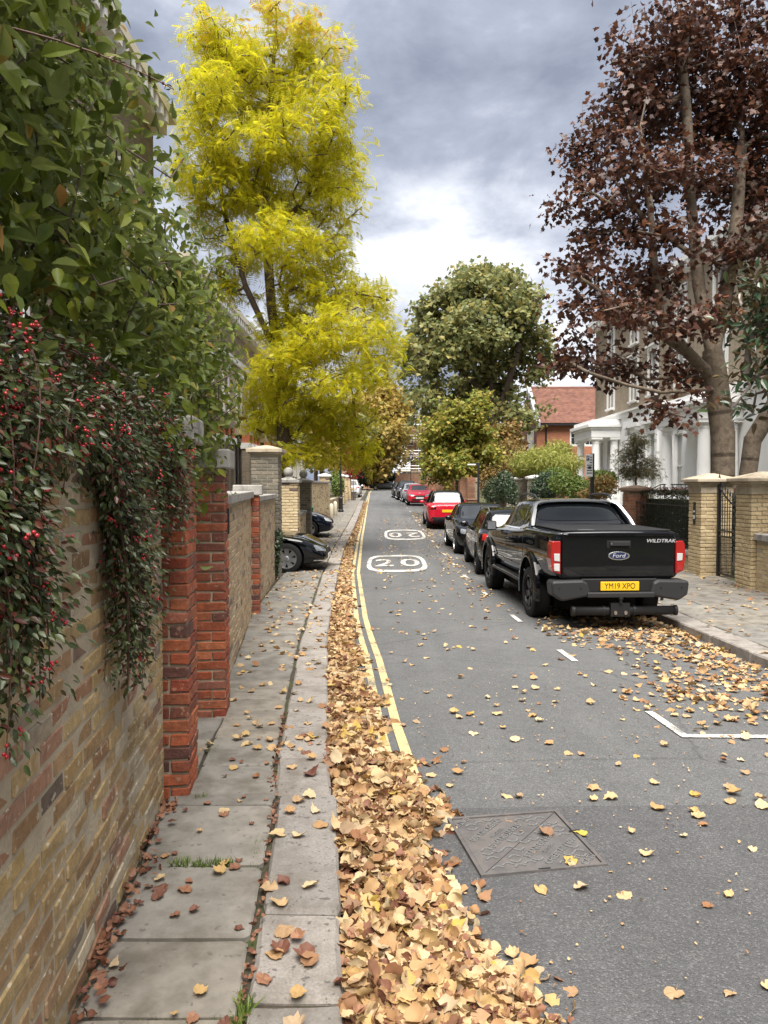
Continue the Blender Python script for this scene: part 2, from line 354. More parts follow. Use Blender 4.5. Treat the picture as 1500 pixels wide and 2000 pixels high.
M['plane'] = leafmat('green_tree_leaf', [(0, (0.159, 0.189, 0.073)), (.4, (0.232, 0.256, 0.098)), (.75, (0.329, 0.317, 0.110)), (1, (0.464, 0.378, 0.122))], .5, .4)
M['street_maple'] = leafmat('street_maple_leaf', [(0, (.15, .20, .035)), (.35, (.25, .28, .045)), (.7, (.38, .34, .06)), (1, (.46, .33, .08))], .5, .4)
M['far_yellow'] = leafmat('far_yellow_leaf', [(0, (.30, .25, .05)), (.4, (.46, .34, .08)), (.8, (.56, .38, .12)), (1, (.22, .24, .05))], .5, .4)
M['shrub'] = leafmat('shrub_leaf', [(0, (0.062, 0.090, 0.014)), (.4, (0.104, 0.143, 0.016)), (.75, (0.163, 0.199, 0.023)), (.95, (0.228, 0.237, 0.034)), (1, (0.247, 0.133, 0.028))], .42, .35, spec=.22, under=(.15, .18, .05))
M['pyra'] = leafmat('small_glossy_leaf', [(0, (.03, .045, .014)), (.4, (.05, .07, .02)), (.78, (.085, .105, .03)), (.84, (.09, .035, .02)), (.95, (.13, .04, .025)), (1, (.06, .06, .025))], .35, .15)
M['magnolia'] = leafmat('magnolia_leaf', [(0, (.022, .05, .022)), (.6, (.035, .072, .03)), (1, (.07, .10, .035))], .25, .08, under=(.12, .085, .04), spec=.6)
M['hedge'] = leafmat('hedge_leaf', [(0, (.018, .028, .012)), (.7, (.03, .045, .018)), (1, (.05, .05, .02))], .45, .15)
M['hedge_top'] = leafmat('hedge_red_tip', [(0, (.14, .04, .03)), (1, (.20, .08, .05))], .45, .2)
M['bush'] = leafmat('bush_leaf', [(0, (.08, .13, .025)), (.5, (.13, .19, .035)), (1, (.22, .26, .06))], .45, .3)
M['bamboo'] = leafmat('bamboo_leaf', [(0, (.26, .30, .05)), (.5, (.36, .38, .08)), (1, (.44, .42, .13))], .45, .4)
M['ivy'] = leafmat('ivy_leaf', [(0, (.025, .05, .025)), (.7, (.045, .075, .035)), (1, (.09, .11, .05))], .35, .12)
M['red_shrub'] = leafmat('crimson_leaf', [(0, (.30, .02, .03)), (1, (.46, .05, .06))], .5, .4)
M['lacy'] = leafmat('lacy_leaf', [(0, (.20, .10, .045)), (.45, (.13, .13, .06)), (1, (.09, .12, .06))], .5, .3)
M['autumn_bush'] = leafmat('rusty_bush_leaf', [(0, (.22, .12, .04)), (.5, (.30, .18, .05)), (1, (.16, .17, .05))], .5, .3)
M['fallen'] = leafmat('fallen_leaf', [(0, (0.378, 0.215, 0.103)), (.15, (0.473, 0.310, 0.155)), (.35, (0.533, 0.396, 0.224)), (.5, (0.258, 0.120, 0.060)), (.62, (0.499, 0.344, 0.146)), (.8, (0.568, 0.456, 0.292)), (.9, (0.206, 0.099, 0.056)), (.97, (0.430, 0.258, 0.112)), (1, (0.482, 0.361, 0.069))], .7, .12, spec=.2)
M['fallen_brown'] = leafmat('brown_leaf', [(0, (.12, .045, .03)), (.5, (.20, .085, .05)), (1, (.32, .16, .09))], .6, .1)
M['grass'] = leafmat('grass_blade', [(0, (.09, .15, .025)), (1, (.19, .26, .05))], .5, .3)
M['berry'] = simple('red_berry', (.42, .022, .03), .25, spec=.6)
def barkmat(name, a, b2, sc=6):
    m, t, b = mat(name); n = tex(t, Scale=sc, Detail=8, Roughness=.7); n.inputs['Distortion'].default_value = .6
    t.links.new(ramp(t, n.outputs[0], [(.3, a), (.7, b2)]), b.inputs['Base Color']); b.inputs['Roughness'].default_value = .9; bump(t, b, n.outputs[0], .8, .03); return m
M['bark'] = barkmat('dark_bark', (.045, .032, .024), (.14, .10, .075)); M['bark_maple'] = barkmat('maple_bark', (.075, .055, .042), (.24, .19, .135), 7); M['bark_grey'] = barkmat('grey_bark', (.08, .07, .06), (.2, .17, .14))
M['twig'] = simple('twig', (.10, .055, .04), .8)
# vehicles
def carpaint(name, c, metal=.0):
    m, t, b = mat(name); b.inputs['Base Color'].default_value = (*c, 1); b.inputs['Metallic'].default_value = metal
    n = tex(t, Scale=9, Detail=6); b.inputs['Roughness'].default_value = .4
    b.inputs['Coat Weight'].default_value = 1; b.inputs['Coat Roughness'].default_value = .025; b.inputs['Specular IOR Level'].default_value = .0; return m
M['p_black'] = carpaint('black_paint', (.003, .0035, .005)); M['p_navy'] = carpaint('navy_paint', (.005, .008, .018)); M['p_red'] = carpaint('red_paint', (.44, .012, .028)); M['p_red2'] = carpaint('bright_red_paint', (.50, .012, .03))
M['p_grey'] = carpaint('grey_paint', (.14, .143, .15), .4); M['p_silver'] = carpaint('silver_paint', (.35, .38, .42), .4); M['p_white'] = carpaint('white_paint', (.72, .73, .74))
M['glass'] = simple('tinted_glass', (.004, .005, .006), .03, spec=.4); M['glass_light'] = simple('windscreen_glass', (.03, .034, .038), .03, spec=.7)
M['tyre'] = simple('tyre_rubber', (.011, .011, .011), .85, spec=.3); M['plastic'] = simple('black_plastic', (.011, .011, .012), .55, spec=.35); M['plastic_grey'] = simple('grey_plastic', (.022, .0225, .024), .45, spec=.4)
M['rim_black'] = simple('black_alloy', (.02, .02, .021), .3, .6); M['rim'] = simple('silver_alloy', (.55, .56, .58), .3, .85); M['chrome'] = simple('chrome', (.72, .73, .75), .14, 1.0); M['satin'] = simple('satin_silver', (.34, .345, .35), .32, .9)
M['hole'] = simple('dark_recess', (.006, .006, .006), .9)
M['lamp_red'] = simple('red_lens', (.30, .008, .008), .12, coat=1); M['lamp_clear'] = simple('clear_lens', (.62, .62, .62), .08, .3, coat=1); M['lamp_dark'] = simple('headlight_lens', (.22, .23, .25), .06, .4, coat=1)
M['plate_y'] = simple('yellow_plate', (.72, .42, .01), .4); M['plate_w'] = simple('white_plate', (.7, .7, .68), .4); M['ink'] = simple('plate_black', (.01, .01, .01), .5); M['blue'] = simple('badge_blue', (.008, .016, .07), .2, coat=1); M['silverink'] = simple('silver_lettering', (.65, .66, .68), .3, .5)
# buildings
def stucco(name, c):
    m, t, b = mat(name); n = tex(t, Scale=.9, Detail=7, Roughness=.65); n2 = tex(t, Scale=14, Detail=4)
    c1 = mix(t, ramp(t, n.outputs[0], [(.48, 0.0), (.8, .35)]), c, tuple(x * .72 for x in c)); t.links.new(c1, b.inputs['Base Color']); b.inputs['Roughness'].default_value = .65; bump(t, b, n2.outputs[0], .12, .01); return m
M['stucco'] = stucco('white_stucco', (.85, .85, .84)); M['cream'] = stucco('cream_render', (.66, .60, .47)); M['trim'] = stucco('white_trim', (.76, .755, .73))
def courses(name, a, b2, mo, sx=4.4, sz=13.3):
    """brickwork too far off to show single bricks"""
    m, t, b = mat(name); tcn = N(t, 'ShaderNodeTexCoord'); s = N(t, 'ShaderNodeSeparateXYZ'); t.links.new(tcn.outputs['Object'], s.inputs[0])
    cb = N(t, 'ShaderNodeCombineXYZ'); t.links.new(math_n(t, 'ADD', s.outputs[0], s.outputs[1]), cb.inputs[0]); t.links.new(s.outputs[2], cb.inputs[1])
    br = N(t, 'ShaderNodeTexBrick', i={'Color1': (*a, 1), 'Color2': (*b2, 1), 'Mortar': (*mo, 1), 'Scale': 1, 'Mortar Size': .008, 'Brick Width': 1 / sx, 'Row Height': 1 / sz, 'Bias': -.1}); t.links.new(cb.outputs[0], br.inputs['Vector'])
    n = tex(t, Scale=1.1, Detail=7, Roughness=.65); c = mix(t, .8, br.outputs[0], ramp(t, n.outputs[0], [(.3, (.55, .53, .5)), (.65, (1, 1, 1))]), 'MULTIPLY')
    t.links.new(c, b.inputs['Base Color']); b.inputs['Roughness'].default_value = .9; bump(t, b, br.outputs['Fac'], -.4, .01); return m
M['villa_brick'] = courses('villa_brick', (.30, .24, .17), (.36, .29, .20), (.36, .31, .24)); M['orange_brick'] = courses('orange_brick', (.44, .15, .075), (.50, .19, .10), (.46, .27, .18)); M['brown_tile_hung'] = courses('hung_tiles', (.16, .075, .05), (.20, .095, .06), (.08, .04, .03), 6, 9)
M['brown_brick'] = courses('brown_brick', (.19, .15, .11), (.27, .21, .15), (.32, .28, .21)); M['far_brick'] = courses('far_brick', (.36, .19, .12), (.42, .25, .16), (.36, .28, .2))
M['roof_tile'] = varied('roof_tile', [(0, (.20, .10, .075)), (.5, (.25, .125, .09)), (1, (.17, .085, .07))], grain=(3, .3)); M['slate'] = varied('slate', [(0, (.26, .27, .29)), (1, (.32, .33, .35))], grain=(3, .3), rough=.5)
M['pane'] = simple('window_pane', (.03, .035, .04), .05, spec=.9); M['pane_light'] = simple('curtained_pane', (.30, .31, .31), .12, spec=.8)
M['door_green'] = simple('green_door_paint', (.006, .05, .032), .35); M['door_blue'] = simple('blue_door_paint', (.03, .07, .32), .35)
M['iron'] = simple('black_iron', (.012, .012, .013), .45); M['steel'] = simple('scaffold_steel', (.45, .46, .47), .4, .7); M['board'] = simple('scaffold_board', (.42, .36, .27), .8)
M['cast'] = varied('cast_iron_cover', [(0, (.10, .094, .092)), (1, (.11, .10, .097))], rough=.55, grain=(10, .3), dirt=((.16, .13, .11), 5, .5, .75, .5))
M['cast_worn'] = simple('worn_iron', (.17, .168, .166), .45, .2); M['sign'] = simple('sign_white', (.62, .63, .63), .5); M['bin_brown'] = simple('brown_bin', (.17, .10, .06), .55); M['bin_green'] = simple('green_bin', (.03, .22, .12), .5); M['wood'] = varied('fence_wood', [(0, (.24, .19, .13)), (1, (.30, .25, .18))], grain=(8, .3))
M['lamp_glass'] = simple('lantern_glass', (.5, .5, .46), .1, spec=.8); M['gate_green'] = simple('green_gate_paint', (.02, .06, .045), .5); M['lead'] = simple('lead', (.30, .31, .33), .5)
# ---------------------------------------------------------------- bricks and walls
def bev_box_mesh(name, sx, sy, sz, m, bw=.006, j=.002):
    bm = bmesh.new(); bmesh.ops.create_cube(bm, size=1)
    for v in bm.verts: v.co = Vector((v.co.x * sx + random.uniform(-j, j), v.co.y * sy + random.uniform(-j, j), v.co.z * sz + random.uniform(-j, j)))
    bmesh.ops.bevel(bm, geom=bm.edges[:], offset=bw, segments=1, affect='EDGES')
    me = bpy.data.meshes.new(name); bm.to_mesh(me); bm.free(); me.materials.append(m); return me
_bm = {}
def brick_mesh(mk, ln):
    k = (mk, round(ln, 3))
    if k not in _bm: _bm[k] = [bev_box_mesh('brick', ln - .007, .1, .0625, M[mk], .005, .0042) for _ in range(8)]
    return random.choice(_bm[k])
CO = .076
def put_brick(parent, mk, x, y, z, ln, rz=0.0, wob=.004):
    return link('brick', brick_mesh(mk, ln), parent, (x + random.uniform(-.002, .002), y + random.uniform(-wob, wob), z + random.uniform(-.0015, .0015)), (random.uniform(-.012, .012), random.uniform(-.012, .012), rz + random.uniform(-.012, .012)))
def wall(name, label, p0, p1, h, mk, mortar='mortar', th=.34, obj_x=None, obj_rows=99, base=None, coping=None, cap_over=.04, cat='wall', z0=None, group=None):
    """brick wall from p0 to p1; the street side is on the right hand going p0 -> p1 (local -y)"""
    p0 = Vector(p0[:2]); p1 = Vector(p1[:2]); d = p1 - p0; Ln = d.length
    zb = (min(ZG(p0.y), ZG(p1.y)) + .04) if z0 is None else z0
    rt = empty(name, (p0.x, p0.y, zb), math.atan2(d.y, d.x), label, cat, group)
    MB().box(0, .0035, 0, Ln, th - .0035, h - .004).build('mortar_core', M[mortar], rt)
    st = MB(); rows = int(h / CO)
    for r_ in range(rows):
        z = r_ * CO + CO / 2; x = -(.1125 if r_ % 2 else 0); flem = 0
        while x < Ln - .02:
            ln = .215
            a, b = max(x, 0) + .002, min(x + ln, Ln - .002); x += .2265
            if b - a < .05: continue
            full = (b - a) > .19
            if obj_x and obj_x[0] <= (a + b) / 2 <= obj_x[1] and r_ < obj_rows:
                o = put_brick(rt, mk, (a + b) / 2, .05, z, .215 if full else .102, wob=.003)
                if not full: o.scale.x = (b - a) / .102
            else:
                w_ = random.uniform(-.003, .003); st.box(a, w_, z - .032, b, .1, z + .032, .0025)
    # far face and ends in one plain skin of bricks
    for r_ in range(rows):
        z = r_ * CO + CO / 2; x = -(.1125 if r_ % 2 else 0)
        while x < Ln - .02:
            a, b = max(x, 0) + .002, min(x + .215, Ln - .002); x += .2265
            if b - a > .05: st.box(a, th - .1, z - .032, b, th, z + .032)
    if st.v: tag(st.build('brick_courses', M[mk], rt), kind='stuff')
    if coping:
        cz = h; n = max(1, int(Ln / .75)); mb = None
        for i in range(n):
            a, b = Ln * i / n + .003, Ln * (i + 1) / n - .003
            bevel(MB().box(a, -cap_over, cz, b, th + cap_over, cz + coping).build('coping_stone', M['stone'], rt), .012, 2)
    return rt
def pier(name, label, cx, cy, wd, dp, h, mk, mortar='mortar', rz=0.0, objs=True, z0=None, cap=None, capmat='stone', cat='pillar', group=None):
    """brick pier centred at (cx,cy): four bricks turn round each course"""
    zb = (ZG(cy) + .1) if z0 is None else z0
    rt = empty(name, (cx, cy, zb), rz, label, cat, group)
    MB().box(-wd / 2 + .012, -dp / 2 + .012, 0, wd / 2 - .012, dp / 2 - .012, h - .002).build('mortar_core', M[mortar], rt)
    st = MB(); g = .011
    for r_ in range(int(h / CO)):
        z = r_ * CO + CO / 2; fl = -1 if r_ % 2 else 1
        for k in range(4):
            W_, D_ = (wd, dp) if k % 2 == 0 else (dp, wd)
            run = W_ - .1 - g; n = max(1, round(run / .2265)); l1 = (run - g * (n - 1)) / n
            for i in range(n):
                lx = -W_ / 2 + i * (l1 + g) + l1 / 2; ly = -D_ / 2 + .05
                lx *= fl
                a = k * math.pi / 2; ca, sa = math.cos(a), math.sin(a); X, Y = lx * ca - ly * sa, lx * sa + ly * ca
                if objs: put_brick(rt, mk, X, Y, z, l1 + .006, a, .0015)
                else: st.cbox((X, Y, z), (l1, .1 + random.uniform(-.002, .004), .064), a)
    if st.v: tag(st.build('brick_courses', M[mk], rt), kind='stuff')
    if cap == 'flat':
        bevel(MB().box(-wd / 2 - .045, -dp / 2 - .045, h, wd / 2 + .045, dp / 2 + .045, h + .15).build('cap_stone', M[capmat], rt), .014, 2)
    elif cap == 'slab':
        mb = MB().box(-wd / 2 - .05, -dp / 2 - .05, h, wd / 2 + .05, dp / 2 + .05, h + .035); mb.box(-wd / 2 - .09, -dp / 2 - .09, h + .036, wd / 2 + .09, dp / 2 + .09, h + .11)
        x, y = wd / 2 + .085, dp / 2 + .085
        mb.add([(-x, -y, h + .111), (x, -y, h + .111), (x, y, h + .111), (-x, y, h + .111), (-.05, -.05, h + .19), (.05, -.05, h + .19), (.05, .05, h + .19), (-.05, .05, h + .19)], [(0, 1, 5, 4), (1, 2, 6, 5), (2, 3, 7, 6), (3, 0, 4, 7), (4, 5, 6, 7)])
        bevel(mb.build('cap_stone', M[capmat], rt), .008, 2)
    elif cap == 'ball':
        mb = MB().box(-wd / 2 - .05, -dp / 2 - .05, h, wd / 2 + .05, dp / 2 + .05, h + .07)
        mb.lathe([(.26, h + .071), (.2, h + .11), (.11, h + .13), (.09, h + .16)], n=16)
        c = mb.build('cap_stone', M[capmat], rt)
        b = MB().lathe([(.135 * math.sin(math.pi * i / 10) + .001, h + .275 - .135 * math.cos(math.pi * i / 10)) for i in range(11)], n=16).build('ball_finial', M[capmat], rt, True)
    elif cap == 'moulded':
        mb = MB()
        for i, (o_, z_0, z_1) in enumerate([(.0, 0, .16), (.03, .161, .19), (.07, .191, .235), (.12, .236, .30)]):
            mb.box(-wd / 2 - o_ - .012, -dp / 2 - o_ - .012, h + z_0, wd / 2 + o_ + .012, dp / 2 + o_ + .012, h + z_1)
        x, y = wd / 2 + .125, dp / 2 + .125
        mb.add([(-x, -y, h + .301), (x, -y, h + .301), (x, y, h + .301), (-x, y, h + .301), (-.06, -.06, h + .42), (.06, -.06, h + .42), (.06, .06, h + .42), (-.06, .06, h + .42)], [(0, 1, 5, 4), (1, 2, 6, 5), (2, 3, 7, 6), (3, 0, 4, 7), (4, 5, 6, 7)])
        bevel(mb.build('cap_stone', M[capmat], rt), .01, 2)
    return rt

# ---------------------------------------------------------------- ground, road, pavements
ys = list(np.arange(-8, 40, .5)) + list(np.arange(40, 124.1, 2.0))
def strip(name, fa, fb, z, m, y0=-8, y1=124, cols=4, kind='structure', crown=0.0, parent=None):
    mb = MB(); yy = [y for y in ys if y0 <= y <= y1]
    for y in yy:
        a, b = fa(y), fb(y)
        for c in range(cols + 1):
            u = c / cols; mb.v.append((a + (b - a) * u, y, ZG(y) + z + crown * (1 - (2 * u - 1) ** 2)))
    n = cols + 1
    for i in range(len(yy) - 1):
        for c in range(cols): mb.f.append((i * n + c, i * n + c + 1, (i + 1) * n + c + 1, (i + 1) * n + c)); mb.m.append(0)
    o = mb.build(name, m, parent, True)
    if kind: o['kind'] = kind
    return o
g = MB(); gy = [-60, -8, 4, 7, 10.5, 15, 25, 33, 42, 52, 80, 118, 220, 1500]
for y in gy:
    for x in (-700, -60, -12, 0, 12, 60, 700): g.v.append((x, y, ZG(min(y, 220)) - .12))
for i in range(len(gy) - 1):
    for c in range(6): g.f.append((i * 7 + c, i * 7 + c + 1, (i + 1) * 7 + c + 1, (i + 1) * 7 + c)); g.m.append(0)
tag(g.build('ground', M['soil'], None, True), kind='structure')
road = strip('road', lambda y: XL(y) - .05, lambda y: XR(y) + .05, 0, M['asphalt'], crown=.03, cols=6)
def zr(x, y):
    u = (x - XL(y) + .05) / (XR(y) - XL(y) + .1); return ZG(y) + .03 * (1 - (2 * u - 1) ** 2)
def sheet(name, polys, lift, m, parent, nsub=8):
    """thin markings laid on the road: each poly is a quad given by 4 corners"""
    mb = MB()
    for q in polys:
        q = [Vector(p) for p in q]; vs = []
        for j in range(nsub + 1):
            for i in range(3):
                p = (q[0].lerp(q[1], i / 2)).lerp(q[3].lerp(q[2], i / 2), j / nsub); vs.append((p.x, p.y, zr(p.x, p.y) + lift))
        mb.add(vs, [(j * 3 + i, j * 3 + i + 1, (j + 1) * 3 + i + 1, (j + 1) * 3 + i) for j in range(nsub) for i in range(2)])
    return mb.build(name, m, parent)
# darker reinstated asphalt in the foreground
pm = MB(); nx, ny = 14, 26
for j in range(ny + 1):
    for i in range(nx + 1):
        y = -7 + (4.32 - .02 * math.sin(3) + 7) * j / ny; x0, x1 = XL(y) + .3, XR(y) - .02; x = x0 + (x1 - x0) * i / nx
        yy = y + (.05 * (i / nx)) * (j / ny); pm.v.append((x, yy, zr(x, yy) + .004))
for j in range(ny):
    for i in range(nx): pm.f.append((j * (nx + 1) + i, j * (nx + 1) + i + 1, (j + 1) * (nx + 1) + i + 1, (j + 1) * (nx + 1) + i)); pm.m.append(0)
tag(pm.build('road_patch', M['asphalt2'], None, True), kind='structure')
def YLx(y): return float(np.interp(y, [-8, 2, 3.9, 4.28, 5.73, 8.28, 11, 17.5, 28.6, 60, 98], [.5, .38, .32, .28, .15, .0, -.22, -.55, -.78, -1.2, -1.75]))
yl = []
yy = [-7, 0, 2, 3, 3.55]; seg = [(yy[i], yy[i + 1]) for i in range(4)] + [(4.3, 5), (5, 6), (6, 7)] + [(a, a + 1.5) for a in np.arange(7, 28, 1.5)] + [(a, a + 3) for a in np.arange(28, 115, 3)]
for off, wd in ((0, .075), (-.135, .07)):
    for a, b in seg: yl.append([(YLx(a) + off - wd, a, 0), (YLx(a) + off, a, 0), (YLx(b) + off, b, 0), (YLx(b) + off - wd, b, 0)])
tag(sheet('yellow_lines', yl, .009, M['yellow_line'], None, 3), kind='structure')
wl = []
def dash(x0, y0, x1, y1, wd=.07):
    wl.append([(x0 - wd / 2, y0, 0), (x0 + wd / 2, y0, 0), (x1 + wd / 2, y1, 0), (x1 - wd / 2, y1, 0)])
dash(2.23, 5.62, 2.2, 6.32); wl.append([(2.2, 5.6, 0), (3.9, 5.6, 0), (3.9, 5.68, 0), (2.2, 5.68, 0)])
for (x, y) in [(2.09, 8.33), (1.97, 11.0), (1.87, 13.7), (1.79, 16.3), (1.75, 18.9), (1.73, 21.5), (1.72, 24.0), (1.7, 26.2), (1.68, 29), (1.66, 32), (1.64, 34.6), (1.6, 37.5), (1.58, 41), (1.55, 45), (1.5, 49), (1.42, 53), (1.35, 57)]: dash(x, y, x - .03, y + .65)
wl.append([(1.45, 26.9, 0), (1.75, 26.9, 0), (1.75, 26.98, 0), (1.45, 26.98, 0)])
tag(sheet('parking_bay_lines', wl, .009, M['white_line'], None, 2), kind='structure')
def roundel(cx, cy, wd, ln, flip, label):
    rt = empty('speed_roundel', (cx, cy, zr(cx, cy)), 0, label, 'road marking')
    pts = []
    for k in range(48):
        t = 2 * math.pi * k / 48; c, s = math.cos(t), math.sin(t); e = 2 / 3.6
        pts.append((math.copysign(abs(c) ** e, c), math.copysign(abs(s) ** e, s)))
    mb = MB()
    for k in range(48):
        a, b = pts[k], pts[(k + 1) % 48]; o = []
        for p, f, fy in ((a, 1, 1), (b, 1, 1), (b, .86, .80), (a, .86, .80)):
            x, y = cx + p[0] * wd / 2 * f, cy + p[1] * ln / 2 * fy; o.append((x - cx, y - cy, zr(x, y) + .009 - zr(cx, cy)))
        mb.add(o, [(0, 1, 2, 3)])
    mb.build('ring', M['white_line'], rt)
    for i, dg in enumerate('20'):
        sx = (-.21 if i == 0 else .23) * wd
        mt = Matrix.Translation((sx if not flip else -sx, -.02 * ln, .009)) @ (Matrix.Rotation(math.pi, 4, 'Z') if flip else Matrix.Identity(4)) @ Matrix.Diagonal((wd * .62, ln * .58, 1, 1))
        o = text('digit', dg, 1.0, M['white_line'], rt, mt, 0, 1.12, True)
        for v in o.data.vertices:
            x, y = cx + v.co.x, cy + v.co.y; v.co.z = zr(x, y) + .009 - zr(cx, cy)
roundel(.32, 19.6, 1.5, 4.1, False, 'white painted 20 inside a rounded ring, reading upright, on the asphalt')
roundel(.79, 29.7, 1.55, 5.1, True, 'white painted 20 inside a rounded ring, upside down, further up the road')
# gutter setts
gt = strip('gutter', lambda y: XL(y) - .02, lambda y: XL(y) + .24, .012, M['asphalt2'], 3, 60, 2)
sm = [bev_box_mesh('sett', .105, .19, .05, M['setts'], .008, .004) for _ in range(4)]
k = 0; y = 6.2
while y < 22 and k < 300:
    for c in range(2):
        x = XL(y) + .06 + c * .115; link('sett', random.choice(sm), gt, (x, y, zr(x, y) + .004), (0, 0, .06)); k += 1
    y += .2
# pavements
def flat(y): return .12 - .07 * max(0, 1 - abs(y - 17.8) / 1.3) - .06 * max(0, 1 - abs(y - 27.6) / 1.6)
pavl = MB(); yy_ = [y for y in ys]
for y in yy_:
    for x in (XW(y) - .35, XL(y) - .02): pavl.v.append((x, y, ZG(y) + flat(y) - .022))
for i in range(len(yy_) - 1): pavl.f.append((2 * i, 2 * i + 1, 2 * i + 3, 2 * i + 2)); pavl.m.append(0)
pavl = tag(pavl.build('pavement', M['dirt'], None, True), kind='structure')
def slab(parent, q, ztop, nm='paving_slab', m='flag', t=.06, ch=.007):
    jx = lambda p: (p[0] + random.uniform(-.008, .008), p[1] + random.uniform(-.008, .008))
    q = [jx(p) for p in q]; cx = sum(p[0] for p in q) / 4; cy = sum(p[1] for p in q) / 4
    zt = ztop + random.uniform(-.004, .004)
    # points along each edge, pulled a little in and out, so that edges look worn
    poly = []
    for i in range(4):
        a, b = q[i], q[(i + 1) % 4]
        for f in (0.04, .35, .68, .96):
            poly.append((a[0] + (b[0] - a[0]) * f - cx + random.uniform(-.004, .004), a[1] + (b[1] - a[1]) * f - cy + random.uniform(-.004, .004)))
    o = MB().prism(poly, -t, 0, ch).build(nm, M[m], parent, False, (cx, cy, zt))
    sl_ = (ZG(cy + .5) - ZG(cy - .5)); o.rotation_euler = (math.atan(sl_) + random.uniform(-.006, .006), random.uniform(-.008, .008), 0); return o
y = 1.2; sj = [1.2, 1.85, 2.45, 2.87, 3.44, 4.12, 4.28, 4.75, 5.32, 5.86]
while sj[-1] < 44: sj.append(sj[-1] + random.uniform(.5, .85))
for i in range(len(sj) - 1):
    a, b = sj[i] + .006, sj[i + 1] - .006
    if 4.28 <= sj[i] < 5.8:                   # gateway stones beside the flags
        xa, xb = XW(a) + .12, XW(b) + .12
        slab(pavl, [(XW(a) - .25, a), (xa - .02, a), (xb - .02, b), (XW(b) - .25, b)], ZG((a + b) / 2) + .118, m='flag')
    else: xa, xb = XW(a) + .02, XW(b) + .02
    ra, rb = XL(a) - .345, XL(b) - .345; m_ = (a + b) / 2
    if ra - xa > .95:
        h_ = (xa + ra) / 2 + random.uniform(-.1, .1)
        slab(pavl, [(xa, a), (h_ - .006, a), (h_ - .006, b), (xb, b)], ZG(m_) + flat(m_)); slab(pavl, [(h_ + .006, a), (ra, a), (rb, b), (h_ + .006, b)], ZG(m_) + flat(m_))
    else: slab(pavl, [(xa, a), (ra, a), (rb, b), (xb, b)], ZG(m_) + flat(m_))
far = strip('pavement', lambda y: XW(y), lambda y: XL(y) - .33, .105, M['flag'], 44, 124, 2)
kl = strip('kerb', lambda y: XL(y) - .31, lambda y: XL(y) - .02, .085, M['granite'], 44, 124, 1)
kj = [.6, 1.5, 2.52, 3.06, 4.28, 4.9, 6.0]
while kj[-1] < 60: kj.append(kj[-1] + random.uniform(.75, 1.1))
for i in range(len(kj) - 1):
    a, b = kj[i] + .006, kj[i + 1] - .006; m_ = (a + b) / 2; e = XL(m_)
    s_ = (XL(b) - XL(a)) if not (a < 4.29 < b) else -.08
    slab(kl, [(XL(a + .01) - .315, a), (XL(a + .01), a), (XL(b - .01), b), (XL(b - .01) - .315, b)], ZG(m_) + flat(m_) + .003, 'kerb_stone', 'granite', .22, .016)
# right pavement
pavr = MB()
for y in ys:
    for x in (XR(y) + .02, XRW(y) + .6): pavr.v.append((x, y, ZG(y) + .098))
for i in range(len(ys) - 1): pavr.f.append((2 * i, 2 * i + 1, 2 * i + 3, 2 * i + 2)); pavr.m.append(0)
pavr = tag(pavr.build('pavement', M['dirt'], None, True), kind='structure')
y = 4.5
while y < 22:
    d_ = random.uniform(.55, .8); a, b = y + .005, y + d_ - .005; m_ = y + d_ / 2; x = XR(m_) + .33
    while x < XRW(m_) + .25:
        w_ = random.uniform(.6, .95)
        if x + w_ > XRW(m_) + .02: w_ = XRW(m_) + .35 - x
        slab(pavr, [(x + .005, a), (x + w_ - .005, a), (x + w_ - .005, b), (x + .005, b)], ZG(m_) + .12); x += w_
    y += d_
tag(strip('pavement', lambda y: XR(y) + .32, lambda y: XRW(y) + .3, .112, M['flag'], 22, 124, 2), kind='structure')
kr = strip('kerb', lambda y: XR(y) + .02, lambda y: XR(y) + .3, .085, M['granite'], 30, 124, 1)
y = 3.0
while y < 34:
    d_ = random.uniform(.8, 1.1); a, b = y + .005, y + d_ - .005
    slab(kr, [(XR(a), a), (XR(a) + .315, a), (XR(b) + .315, b), (XR(b), b)], ZG((a + b) / 2) + .123, 'kerb_stone', 'granite', .22, .016); y += d_
# manhole cover
MC = [(0.36, 4.13), (0.99, 4.25), (1.07, 3.65), (0.42, 3.5)]
ux = Vector((.64, .11, 0)).normalized(); uy = Vector((-.065, .61, 0)).normalized(); mc = Vector((.71, 3.885, 0)); mc.z = zr(mc.x, mc.y)
mh = empty('manhole_cover', mc, math.atan2(ux.y, ux.x), 'square grey cast iron access cover with raised lettering set in the road', 'manhole cover')
hw = .315
fr = MB()
for a, b in (((-hw, -hw), (hw, -hw + .018)), ((-hw, hw - .018), (hw, hw)), ((-hw, -hw + .0181), (-hw + .018, hw - .0181)), ((hw - .018, -hw + .0181), (hw, hw - .0181))): fr.box(a[0], a[1], -.05, b[0], b[1], .0185)
fr.build('frame', M['cast'], mh)
i_ = hw - .023
pl = MB(); sgap = .003
pl.prism([(-i_, -i_ + .003), (i_ - .003, i_), (-i_, i_)], -.05, .012); pl.build('lid', M['cast'], mh)
pl = MB(); pl.prism([(i_, i_ - .003), (-i_ + .003, -i_), (i_, -i_)], -.05, .012); lid2 = pl.build('lid', M['cast'], mh)
tread = None; dirn = Vector((1, 1)).normalized()
